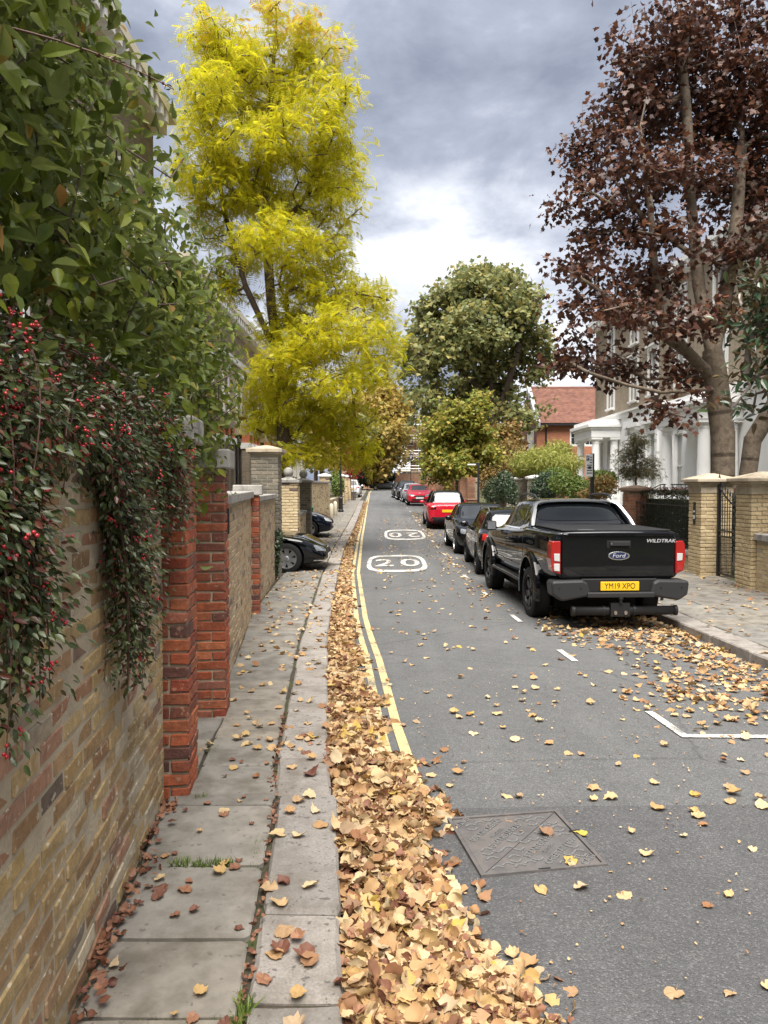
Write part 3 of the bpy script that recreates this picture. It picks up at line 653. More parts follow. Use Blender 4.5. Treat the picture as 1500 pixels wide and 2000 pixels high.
def chev(x, y, rot):
    tread = MB()
    ca, sa = math.cos(rot), math.sin(rot)
    for pts in (((-.028, -.012), (-.008, .010)), ((-.008, .010), (.012, .010)), ((.012, .010), (.030, -.006))):
        (ax, ay), (bx, by) = pts; d = Vector((bx - ax, by - ay)); n_ = Vector((-d.y, d.x)).normalized() * .0045
        q = [(ax + n_.x, ay + n_.y), (ax - n_.x, ay - n_.y), (bx - n_.x, by - n_.y), (bx + n_.x, by + n_.y)]
        tread.prism([(x + p[0] * ca - p[1] * sa, y + p[0] * sa + p[1] * ca) for p in q], .0121, .0175)
    tread.build('tread_bar', M['cast_worn'], mh)
clear = [((.075, -.06), .36, .05), ((.11, -.09), .2, .022), ((.16, -.12), .38, .05), ((.255, -.25), .14, .045), ((-.06, .075), .36, .05), ((-.095, .105), .2, .022), ((-.15, .14), .38, .05), ((-.25, .26), .14, .045)]
tang = Vector((1, 1)).normalized(); dirn = Vector((1, -1)).normalized()
def free(x, y):
    p = Vector((x, y))
    if abs((p.x - p.y)) < .03: return False
    for c, l_, w_ in clear:
        q = p - Vector(c)
        if abs(q.dot(tang)) < l_ / 2 + .015 and abs(q.dot(dirn)) < w_ / 2 + .02: return False
    return abs(x) < i_ - .03 and abs(y) < i_ - .03
for i in range(11):
    for j in range(13):
        x, y = -.27 + i * .056, -.275 + j * .046 + (.023 if i % 2 else 0)
        if free(x, y): chev(x, y, 0 if (i + j) % 2 else math.pi)
def mtext(s, size, c, rot):
    text('lettering', s, size, M['cast_worn'], mh, Matrix.Translation((c[0], c[1], .0145)) @ Matrix.Rotation(rot, 4, 'Z'), .0035, .95, True)
ra = math.radians(45)
for sg, rr in ((1, ra), (-1, ra + math.pi)):
    mtext('STANTON PLC', .05, (sg * .070, -sg * .065), rr); mtext('EN124 D400', .024, (sg * .105, -sg * .100), rr); mtext('CHIEFTAIN 600', .05, (sg * .148, -sg * .145), rr); mtext('CATV', .05, (sg * .25, -sg * .25), rr)
for x, y in ((.0, -hw + .009), (hw - .009, .05)): MB().box(x - .03, y - .006, .0186, x + .03, y + .006, .0195).build('key_slot', M['hole'], mh)
dr = tag(MB().box(-.2, -.12, 0, .2, .12, .008).build('drain_grating', M['cast'], None, False, (XL(12.4) + .2, 12.4, zr(XL(12.4) + .2, 12.4) + .012)), 'dark iron gully grating among the leaves in the gutter', 'drain')
for k in range(7): MB().box(-.18 + k * .054, -.1, .0081, -.145 + k * .054, .1, .013).build('bar', M['iron'], dr)

# ---------------------------------------------------------------- left boundary walls
wall('garden_wall', 'weathered yellow stock brick wall with red berried branches hanging over it', (XW(-1.5), -1.5), (-1.215, 4.19), 2.15, 'stock', obj_x=(3.3, 5.8), obj_rows=25)
pier('gate_pier', 'weathered red brick pier half under the berried branches, next to the yellow stock wall', -1.27, 4.4, .33, .33, 2.0, 'red_brick', cap='flat', rz=.09)
pier('gate_pier', 'red brick pier with a thick grey block cap and a small dark latch plate', -1.40, 6.02, .33, .33, 1.93, 'red_brick', cap='flat', rz=.11)
lt = bpy.data.objects['gate_pier.001']; MB().box(.165, .03, 1.42, .178, .10, 1.62).build('latch_plate', M['iron'], lt)
w2 = wall('garden_wall', 'pale yellow brick wall topped by stone coping between two red brick piers', (-1.36, 6.19), (-1.93, 11.15), 1.78, 'stock2', obj_x=(0, 2.9), obj_rows=24, coping=.1)  # brickwork in the pale stock colour
pier('boundary_pier', 'slim red brick pier set in the yellow brick garden wall', -2.0, 11.32, .33, .33, 1.76, 'red_brick', rz=.11, cap='flat')
wall('garden_wall', 'short yellow brick wall running up to the tall grey brick pillar', (-1.97, 11.5), (-2.2, 15.5), 1.72, 'stock2', coping=.09)
pier('gate_pillar', 'tall grey stock brick pillar with a spreading stone cap beside the black car', -2.42, 15.86, .55, .55, 2.55, 'dark_brick', 'mortar_dark', cap='slab', capmat='sandstone')
pier('gate_pillar', 'cream brick pillar with a stone ball on top, between two driveways', -2.56, 20.6, .55, .55, 1.98, 'cream_brick', cap='ball', objs=True)
wall('low_wall', 'low cream brick wall with a curved dip under a dark panel', (-2.36, 20.9), (-2.5, 24.6), 1.1, 'cream_brick', coping=.08)
pn = MB().extr([(0, 0), (1.6, 0), (1.6, .98), (1.2, .86), (.8, .82), (.4, .86), (0, .98)], 0, .05).build('metal_screen', M['plastic_grey'], None, False, (-2.52, 21.6, ZG(22) + 1.27), (0, 0, R(94)))
tag(pn, 'dark curved-top metal panel standing on the low cream brick wall', 'panel')
bevel(MB().extr([(.05, .05), (1.55, .05), (1.55, .88), (1.2, .78), (.8, .74), (.4, .78), (.05, .88)], -.012, -.001).build('panel_face', M['plastic'], pn), .004, 1)
pier('gate_pillar', 'dark brick pillar with a stone ball finial beside the second driveway', -2.62, 25.0, .5, .5, 1.98, 'dark_brick', 'mortar_dark', cap='ball', objs=False)
wall('garden_wall', 'high cream brick wall with pale coping beyond the green bin', (-3.2, 29.6), (-2.83, 39.3), 2.0, 'cream_brick', coping=.09)
pier('gate_pillar', 'square cream brick end pillar at the end of the high coped wall', -3.05, 39.7, .5, .6, 2.05, 'cream_brick', cap='slab', capmat='trim', objs=False)
wall('low_wall', 'mossy low rubble wall beside the black lamp post', (-2.86, 40.4), (-2.9, 50), .9, 'stock2')
for i, (x, y) in enumerate([(-2.62, 38.2), (-2.58, 40.6)]):
    tag(bevel(MB().lathe([(.11, 0), (.11, .62), (.085, .72), (.03, .76)], n=10).build('bollard', M['cream'], None, True, (x, y, ZG(y) + .1)), .01, 1), 'short rounded cream bollard at the foot of the end pillar', 'bollard', 'cream bollards by the pavement')
for i, (y, hh) in enumerate([(52, 1.9), (58, 1.85), (66, 1.9)]):
    pier('gate_pillar', ['pale cream rendered pillar with domed cap behind the lamp post', 'pale cream pillar next beyond the domed one', 'pale cream pillar nearest the parked white car'][i], XW(y) - .1, y, .5, .5, hh, 'cream_brick', cap='slab', capmat='trim', objs=False)
wall('garden_wall', 'pale cream garden wall leading to the parked white car', (XW(52.3) - .1, 52.3), (XW(65) - .1, 65.5), 1.2, 'cream_brick')
wall('garden_wall', 'ivy darkened brick wall at the left end of the street', (-4.2, 92), (-4.3, 122), 2.0, 'dark_brick', 'mortar_dark')
tag(strip('driveway', lambda y: XW(y) - 6, lambda y: XW(y) + .02, .05, M['drive'], 16, 20, 3), kind='structure')
tag(strip('driveway', lambda y: XW(y) - 6, lambda y: XW(y) + .02, .05, M['drive'], 25.5, 29.5, 3), kind='structure')

# ---------------------------------------------------------------- right boundary
GX = 6.66
pier('gate_pillar', 'yellow brick gate pillar with moulded stone cap and a dark keypad plate', GX + .33, 16.45, .66, .66, 1.75, 'gate_brick', cap='moulded', capmat='sandstone')
kp = [o for o in bpy.data.objects if o.name.startswith('gate_pillar') and o.location.x > 0][0]
MB().box(-.342, -.05, 1.08, -.331, .06, 1.56).build('keypad', M['iron'], kp); MB().box(-.345, -.03, 1.2, -.3422, .04, 1.28).build('keypad_button', M['sign'], kp); MB().box(-.345, -.03, 1.34, -.3422, .04, 1.38).build('keypad_button', M['sign'], kp)
pier('gate_pillar', 'yellow brick gate pillar with moulded stone cap next to the low coped wall', GX + .37, 14.27, .7, .62, 1.75, 'gate_brick', cap='moulded', capmat='sandstone')
gt_ = empty('iron_gate', (GX + .36, 14.62, ZG(15.3) + .12), R(90), 'tall black wrought iron pedestrian gate with curved top between brick pillars', 'gate')
GWd = 1.47
def gtop(x): return 1.62 + .38 * abs(2 * x / GWd - 1) ** 1.5 - .25 * math.sin(math.pi * x / GWd) * 0
for k in range(13):
    x = .06 + k * (GWd - .12) / 12; h_ = gtop(x)
    MB().tube([(x, 0, .04), (x, 0, h_)], .009, 6).lathe([(.02, h_), (.013, h_ + .05), (.001, h_ + .12)], (x, 0, 0), 6).build('bar', M['iron'], gt_)
for k in range(12):
    x = .06 + (k + .5) * (GWd - .12) / 12; MB().tube([(x, 0, .04), (x, 0, .82)], .007, 5).build('dog_bar', M['iron'], gt_)
for z in (.06, .84, .96): MB().box(.03, -.02, z - .016, GWd - .03, .02, z + .016).build('rail', M['iron'], gt_)
MB().tube([(.02 + i * (GWd - .04) / 12, 0, gtop(.02 + i * (GWd - .04) / 12) - .12) for i in range(13)], .018, 6).build('top_rail', M['iron'], gt_)
for x in (.01, GWd - .01):
    MB().box(x - .032, -.032, 0, x + .032, .032, 1.98).lathe([(.045, 1.981), (.03, 2.03), (.002, 2.16)], (x, 0, 0), 8).build('post', M['iron'], gt_)
for z in (.9, 1.62): MB().box(GWd + .0, -.03, z - .02, GWd + .16, .01, z + .02).build('hinge', M['iron'], gt_)
wall('low_wall', 'low brown brick wall with rounded stone coping by the right gate pillar', (GX + .12, 13.94), (GX + .2, 7.0), .98, 'gate_brick', coping=.12, cap_over=.06)
wall('low_wall', 'low coped brick kerb wall under the black railings and hedge', (GX + .1, 20.9), (GX + .1, 16.8), .42, 'gate_brick', coping=.1, cap_over=.05)
rl = empty('iron_railing', (GX + .2, 16.82, ZG(18.5) + .56), R(90), 'black iron railing in front of the dark clipped hedge', 'railing')
for z in (.08, .2, .98): MB().box(0, -.012, z - .012, 4.1, .012, z + .012).build('rail', M['iron'], rl)
for k in range(37):
    x = .05 + k * .111; MB().tube([(x, 0, 0), (x, 0, 1.04)], .008, 5).build('baluster', M['iron'], rl)
pier('gate_pillar', 'brown stone pillar with flat mossy cap at the far end of the hedge', GX + .3, 21.25, .55, .55, 1.72, 'old_red', cap='slab', capmat='cap_brown', objs=False)
pier('gate_pillar', 'pale flint rubble pillar with a white lumpy cap, ivy beside it', 6.45, 32.6, .62, .6, 2.05, 'flint', cap='slab', capmat='trim', objs=False)
pier('gate_pillar', 'second pale pillar standing in the shade behind the flint one', 6.3, 38, .5, .5, 1.9, 'flint', cap='slab', capmat='trim', objs=False)
wall('garden_wall', 'old red brick garden wall with buttresses along the far pavement', (XRW(84), 84), (XRW(44.8), 44.8), 2.15, 'old_red', coping=.06, th=.3)
for i, y in enumerate([45, 48.5, 52, 56, 60, 65, 70, 76]):
    pier('wall_buttress', 'tall red brick buttress standing against the old garden wall', XRW(y) - .12, y, .42, .5, 2.45, 'old_red', objs=False, cap='flat', capmat='cap_brown', group='buttresses of the far garden wall', cat='buttress')
wall('garden_wall', 'grey boundary wall behind the bamboo and bushes', (6.5, 43.5), (7.2, 33.5), 2.1, 'dark_brick', 'mortar_dark', coping=.08)
wall('end_wall', 'brown brick wall closing the end of the street below the scaffolding', (1.6, 124), (9.5, 124), 2.6, 'far_brick' if False else 'old_red', coping=.08)
ggt = empty('double_gate', (-.9, 124.0, ZG(124)), 0, 'dark green boarded gate at the end of the street', 'gate')
for k in range(8): MB().box(k * .3, 0, .05, k * .3 + .29, .05, 2.0).build('board', M['gate_green'], ggt)
for z in (.3, 1.7): MB().box(0, -.03, z, 2.4, -.001, z + .12).build('rail', M['gate_green'], ggt)
# ---------------------------------------------------------------- vehicles (local: x forward, y left, z up)
def loft_body(tb, sub):
    """tb: dict of tables x-> value; returns evaluated smooth mesh data"""
    xs = tb['x']; ring = []
    for i, x in enumerate(xs):
        w_, zb, zs, B, T, Rf = (tb[k][i] for k in ('w', 'zb', 'zs', 'B', 'T', 'R'))
        zm = zb + .5 * (zs - zb); hgt = T - zs
        half = [(0, zb), (.8 * w_, zb), (.965 * w_, zb + .05), (w_, zm), (w_ * .99, zs - .10), (w_ * .965, zs), (B, zs + min(.03, .4 * hgt)), (Rf + .012, T - min(.10, .45 * hgt)), (Rf - .05, T - min(.018, .1 * hgt)), (Rf * .5, T), (0, T + .004)]
        ring.append([(x, y, z) for y, z in half] + [(x, -y, z) for y, z in reversed(half[1:-1])])
    n = len(ring[0]); mb = MB()
    for r_ in ring: mb.v += r_
    for i in range(len(ring) - 1):
        for k in range(n): mb.f.append((i * n + k, (i + 1) * n + k, (i + 1) * n + (k + 1) % n, i * n + (k + 1) % n)); mb.m.append(0)
    mb.f.append(tuple(range(n))); mb.m.append(0); mb.f.append(tuple(range((len(ring) - 1) * n + n - 1, (len(ring) - 1) * n - 1, -1))); mb.m.append(0)
    o = mb.build('tmp', M['hole'])
    sm_ = o.modifiers.new('s', 'SUBSURF'); sm_.levels = sub; sm_.render_levels = sub
    return o
def evaluated(o):
    dg = bpy.context.evaluated_depsgraph_get(); return bpy.data.meshes.new_from_object(o.evaluated_get(dg))
class Car:
    def __init__(s, name, label, cat, loc, heading, paint, tb, axles, wr, wwid, track, sub=2, cutw=None, group=None, rim='rim_black', spokes=10):
        s.rt = empty(name, loc, heading, label, cat, group); s.paint = paint
        b = loft_body(tb, sub)
        me0 = evaluated(b)
        bm = bmesh.new(); bm.from_mesh(me0); s.bvh = BVHTree.FromBMesh(bm); bm.free()
        W = max(tb['w'])
        cut = MB()
        for ax in axles:
            for sd_ in (1, -1):
                ya, yb = sorted((sd_ * (W - .30), sd_ * (W + .2)))
                cut.lathe([(wr + .055, ya), (wr + .055, yb)], (ax, 0, wr + .01), 28, 'y')
        c = cut.build('cut', [M['hole']])
        b.data.materials.clear(); b.data.materials.append(M[paint])
        m = b.modifiers.new('c', 'BOOLEAN'); m.operation = 'DIFFERENCE'; m.object = c; m.solver = 'EXACT'; m.material_mode = 'TRANSFER'
        me = evaluated(b); bpy.data.objects.remove(b); bpy.data.objects.remove(c)
        me.name = 'body'; s.body = link('body', me, s.rt)
        smooth_by_angle(s.body, 32)
        zmin = min(tb['zb'])
        s.wr = wr
        for ax in axles:
            for sd_ in (1, -1): s.wheel(ax, sd_ * track / 2, wr, wwid, sd_, rim, spokes)
        MB().box(min(axles) - .3, -W + .32, .17, max(axles) + .3, W - .32, .42).build('underbody', M['hole'], s.rt)
    def wheel(s, x, y, r, wd, sd_, rim, spokes):
        o = sd_
        t = MB().lathe([(r * .68, -wd / 2), (r * .9, -wd / 2), (r * .98, -wd * .42), (r, -wd * .3), (r, wd * .3), (r * .98, wd * .42), (r * .9, wd / 2), (r * .70, wd / 2), (r * .67, wd * .3), (r * .67, -wd * .3)], (0, 0, 0), 32, 'y', True)
        w_ = t.build('wheel', M['tyre'], s.rt, False, (x, y, r)); smooth_by_angle(w_, 40)
        rm = MB(); f = o * wd * .38
        rm.lathe([(r * .675, f - o * .06), (r * .675, f + o * .02), (r * .62, f + o * .02), (r * .60, f - o * .05)], (0, 0, 0), 32, 'y', True)
        for k in range(spokes):
            a = 2 * math.pi * k / spokes + (.12 if k % 2 else -.12); wdt = r * (.12 if rim == 'rim' else .075)
            c_, s_ = math.cos(a), math.sin(a)
            pts = []
            for rr, yy, ww in ((r * .12, f - o * .012, wdt * .8), (r * .62, f + o * .005, wdt * .9)):
                pts += [(rr * c_ - ww * s_, yy, rr * s_ + ww * c_), (rr * c_ + ww * s_, yy, rr * s_ - ww * c_)]
            back = [(p[0], p[1] - o * .035, p[2]) for p in pts]
            rm.add(pts + back, [(0, 1, 3, 2), (4, 6, 7, 5), (0, 2, 6, 4), (1, 5, 7, 3), (2, 3, 7, 6)])
        rm.lathe([(r * .17, f - o * .04), (r * .17, f + o * .004), (r * .10, f + o * .012)], (0, 0, 0), 14, 'y')
        rm.build('rim', M[rim], w_)
        MB().lathe([(r * .6, f - o * .055), (r * .6, f - o * .05)], (0, 0, 0), 20, 'y').build('brake_disc', M['hole'], w_)
    def patch(s, name, mt, corners, axis, sgn, off=.004, nu=8, nv=6, rnd=0.0, parent=None, depth=.012, tilt=None):
        """panel laid on the body: corners (4) in the plane across axis ('x': (y,z), 'y': (x,z), 'z':(x,y)), cast from side sgn"""
        q = [Vector(c) for c in corners]
        if axis == 'x': D = Vector((-sgn, 0, 0)); mk = lambda p: Vector((sgn * 6, p.x, p.y))
        elif axis == 'y': D = Vector((0, -sgn, 0)); mk = lambda p: Vector((p.x, sgn * 4, p.y))
        else: D = Vector((0, 0, -1)); mk = lambda p: Vector((p.x, p.y, 4))
        if tilt: D = Vector(tilt).normalized()
        G_ = []; ok = True
        for j in range(nv + 1):
            for i in range(nu + 1):
                u, v = i / nu, j / nv
                if rnd:
                    a, b = 2 * u - 1, 2 * v - 1
                    k = 1 - rnd * (abs(a) ** 3) * (abs(b) ** 3); a *= k; b *= k; u, v = (a + 1) / 2, (b + 1) / 2
                p = q[0].lerp(q[1], u).lerp(q[3].lerp(q[2], u), v)
                o0 = mk(p)
                if tilt: o0 = o0 - D * ((o0 - Vector((0, 0, 0))).length * 0) ; t_ = (o0.x / D.x if axis == 'x' else o0.y / D.y) if (D.x if axis == 'x' else D.y) else 0; o0 = o0
                h = s.bvh.ray_cast(o0, D, 12)
                if h[0] is None: G_.append(None)
                else: G_.append((h[0], h[1] if h[1].dot(D) < 0 else -h[1]))
        good = [g_ for g_ in G_ if g_]
        if not good: return None
        G_ = [g_ if g_ else min(good, key=lambda h_: 0) for g_ in G_]
        vs = [g_[0] + g_[1] * off for g_ in G_]; nn = len(vs)
        vs += [g_[0] - g_[1] * depth for g_ in G_]
        W_ = nu + 1; fs = [(j * W_ + i, j * W_ + i + 1, (j + 1) * W_ + i + 1, (j + 1) * W_ + i) for j in range(nv) for i in range(nu)]
        rim_ = [i for i in range(W_)] + [j * W_ + nu for j in range(1, nv + 1)] + [nv * W_ + i for i in range(nu - 1, -1, -1)] + [j * W_ for j in range(nv - 1, 0, -1)]
        fs += [(rim_[i], rim_[(i + 1) % len(rim_)], rim_[(i + 1) % len(rim_)] + nn, rim_[i] + nn) for i in range(len(rim_))]
        o = MB().add(vs, fs).build(name, M[mt], parent or s.rt); smooth_by_angle(o, 40); return o
    def mirror_(s, x, y, z, sc=1.0):
        for sd_ in (1, -1):
            m = MB().lathe([(.02, -.06), (.085, -.055), (.1, 0), (.085, .05), (.04, .075)], (0, 0, 0), 12, 'x')
            m.v = [(p[0] * sc, p[1] * 1.15 * sc, p[2] * .85 * sc) for p in m.v]
            o = m.build('wing_mirror', M[s.paint], s.rt, True, (x, sd_ * y, z))
            MB().tube([(0, -sd_ * .06, -.02), (.02, -sd_ * .2, -.06)], .03, 6).build('mirror_arm', M['plastic'], o)
def table(xs, **k):
    d = {'x': xs}
    for n_, (px, pv) in k.items(): d[n_] = [float(np.interp(x, px, pv)) for x in xs]
    return d
def car_tables(L, W, zb, hood, cowl_x, cowl_z, rf_x, rr_x, roof, tail_x, tail_z, belt, kind, nose_z=None):
    f, r_ = L / 2, -L / 2; hw = W / 2
    nz = nose_z or hood - .12
    xs = sorted(set([round(v, 3) for v in [r_, r_ + .04, r_ + .16, r_ + .4, tail_x, (tail_x + rr_x) / 2, rr_x, rr_x + .25, -.3, 0, .35, rf_x - .25, rf_x, (rf_x + cowl_x) / 2, cowl_x, cowl_x + .12, (cowl_x + f) / 2, f - .5, f - .2, f - .06, f]]))
    wid = ([r_, r_ + .04, r_ + .16, r_ + .5, 0, f - .7, f - .3, f - .08, f], [hw * .80, hw * .88, hw * .94, hw * .99, hw, hw * .985, hw * .93, hw * .80, hw * .70])
    bot = ([r_, r_ + .15, r_ + .5, f - .5, f - .1, f], [zb + .16, zb + .08, zb, zb, zb + .04, zb + .10])
    if kind == 'saloon':
        sh = ([r_, r_ + .06, tail_x, 0, cowl_x, f - .5, f - .1, f], [tail_z - .16, tail_z - .06, belt, belt, cowl_z - .03, hood - .05, nz - .08, nz - .22])
        top = ([r_, r_ + .05, r_ + .15, tail_x, rr_x, -.2, rf_x, cowl_x, f - .5, f - .2, f - .05, f], [tail_z - .1, tail_z - .01, tail_z + .01, tail_z + .04, roof - .04, roof, roof - .03, cowl_z, hood, nz + .02, nz - .06, nz - .16])
    else:
        sh = ([r_, r_ + .06, r_ + .3, 0, cowl_x, f - .5, f - .1, f], [belt - .16, belt - .02, belt, belt - .01, cowl_z - .03, hood - .05, nz - .08, nz - .22])
        top = ([r_, r_ + .05, tail_x, rr_x, 0, rf_x, cowl_x, f - .5, f - .2, f - .05, f], [belt - .08, belt + .03, tail_z + .02, roof - .02, roof, roof - .03, cowl_z, hood, nz + .02, nz - .06, nz - .16])
    Bv = ([r_, tail_x, rr_x, rf_x, cowl_x, f - .2, f], [hw * .74, hw * .84, hw * .88, hw * .88, hw * .86, hw * .72, hw * .58])
    Rv = ([r_, tail_x, rr_x, rf_x, cowl_x, f - .2, f], [hw * .58, hw * .66, hw * .70, hw * .71, hw * .72, hw * .58, hw * .45])
    return table(xs, w=wid, zb=bot, zs=sh, T=top, B=Bv, R=Rv)
def common_car(name, label, cat, loc, heading, paint, L, W, H, wb, fo, wr, kind, belt=.92, hood=.88, cowl=.75, nose=None, rf=.35, rr=-1.35, tail=None, tail_z=None, view='rear', plate=None, sub=2, rim='rim', roof_mat=None, rails=False, group=None, spokes=10, zb=.2, light='lamp_dark'):
    tail = tail if tail is not None else (-L / 2 + .35 if kind != 'saloon' else -L / 2 + .75)
    tail_z = tail_z or (belt + .02)
    cx_ = L / 2 - fo - .25 if cowl is None else cowl
    tb = car_tables(L, W, zb, hood, cx_, hood + .1, rf, rr, H, tail, tail_z, belt, kind, nose)
    ax = L / 2 - fo
    c = Car(name, label, cat, loc, heading, paint, tb, (ax, ax - wb), wr, .225, W - .24, sub, group=group, rim=rim, spokes=spokes)
    hw = W / 2; gz0, gz1 = belt + .045, H - .10
    # side windows: front, rear, quarter
    def lerp(a, b, t): return a + (b - a) * t
    A0, A1 = cx_ - .22, rf + .05; C0, C1 = (tail + .12 if kind != 'saloon' else tail + .05), rr + .08
    mid = (A0 + C0) / 2 + .02
    for sd_ in (1, -1):
        c.patch('side_window', 'glass', [(mid + .03, gz0), (A0, gz0), (A1 - .12, gz1), (mid + .05, gz1)], 'y', sd_, rnd=.12)
        q0 = lerp(C0, mid, .30)
        c.patch('side_window', 'glass', [(q0 + .03, gz0), (mid - .03, gz0), (mid - .01, gz1), (max(q0, C1) + .06, gz1)], 'y', sd_, rnd=.12)
        c.patch('quarter_window', 'glass', [(C0 + .05, gz0 + .04), (q0 - .03, gz0), (max(q0, C1) + .0, gz1), (max(q0, C1) - .06, gz1 - .02)], 'y', sd_, rnd=.12)
        for xx in (mid, q0 + .02, A0 + .04):
            c.patch('door_gap', 'hole', [(xx - .003, zb + .14), (xx + .003, zb + .14), (xx + .003, gz0 - .02), (xx - .003, gz0 - .02)], 'y', sd_, .0015, 1, 8)
        for xx in (mid + .12, q0 + .14): c.patch('door_handle', 'chrome' if sub > 1 else paint, [(xx, belt - .13), (xx + .17, belt - .13), (xx + .17, belt - .10), (xx, belt - .10)], 'y', sd_, .022, 4, 2)
        c.patch('sill_trim', 'plastic', [(ax - wb + wr + .1, zb + .02), (ax - wr - .1, zb + .02), (ax - wr - .1, zb + .11), (ax - wb + wr + .1, zb + .11)], 'y', sd_, .006, 8, 2)
    c.patch('windscreen', 'glass_light', [(-hw * .72, hood + .12), (hw * .72, hood + .12), (hw * .60, H - .09), (-hw * .60, H - .09)], 'x', 1, .004, 10, 8, .06)
    rw0 = tail_z + (.06 if kind != 'saloon' else .09)
    c.patch('rear_window', 'glass_light' if view == 'rear_light' else 'glass', [(-hw * .66, rw0), (hw * .66, rw0), (hw * .55, H - .10), (-hw * .55, H - .10)], 'x', -1, .004, 10, 8, .08)
    # lamps, grille, bumpers, plates
    hz = (nose or hood - .12)
    for sd_ in (1, -1):
        c.patch('headlight', light, [(sd_ * hw * .46, hz - .16), (sd_ * hw * .86, hz - .12), (sd_ * hw * .84, hz + .015), (sd_ * hw * .5, hz - .05)], 'x', 1, .006, 6, 4, .1)
        c.patch('tail_light', 'lamp_red', [(sd_ * hw * .66, belt - .15), (sd_ * hw * .91, belt - .16), (sd_ * hw * .88, belt - .01), (sd_ * hw * .66, belt - .06)], 'x', -1, .008, 6, 4, .06)
    c.patch('grille', 'plastic', [(-hw * .42, hz - .22), (hw * .42, hz - .22), (hw * .44, hz - .10), (-hw * .44, hz - .10)], 'x', 1, .005, 8, 3, .05)
    c.patch('lower_grille', 'plastic', [(-hw * .6, zb + .14), (hw * .6, zb + .14), (hw * .66, zb + .27), (-hw * .66, zb + .27)], 'x', 1, .005, 8, 3, .05)
    c.patch('rear_bumper_trim', 'plastic', [(-hw * .78, zb + .15), (hw * .78, zb + .15), (hw * .82, zb + .30), (-hw * .82, zb + .30)], 'x', -1, .008, 8, 3, .05)
    fp = c.patch('number_plate', 'plate_w', [(-.26, hz - .33), (.26, hz - .33), (.26, hz - .22), (-.26, hz - .22)], 'x', 1, .014, 6, 2)
    rp = c.patch('number_plate', 'plate_y', [(-.26, belt - .32), (.26, belt - .32), (.26, belt - .21), (-.26, belt - .21)], 'x', -1, .014, 6, 2)
    c.mirror_(A0 - .08, hw + .07, belt + .07, .95)
    if roof_mat: c.patch('roof_panel', roof_mat, [(rr - .08, -hw * .62), (rf + .02, -hw * .62), (rf + .02, hw * .62), (rr - .08, hw * .62)], 'z', 1, .006, 8, 8, .06)
    if rails:
        for sd_ in (1, -1):
            MB().tube([(rr - .05, sd_ * hw * .66, H - .07), (rr + .12, sd_ * hw * .67, H + .012), (0, sd_ * hw * .67, H + .035), (rf - .1, sd_ * hw * .67, H + .012), (rf + .06, sd_ * hw * .66, H - .05)], .016, 6).build('roof_rail', M['chrome'], c.rt)
    return c
HD = lambda dx, dy: math.atan2(dy, dx)
def g(x, y): return (x, y, zr(x, y) if XL(y) < x < XR(y) else ZG(y) + .06)

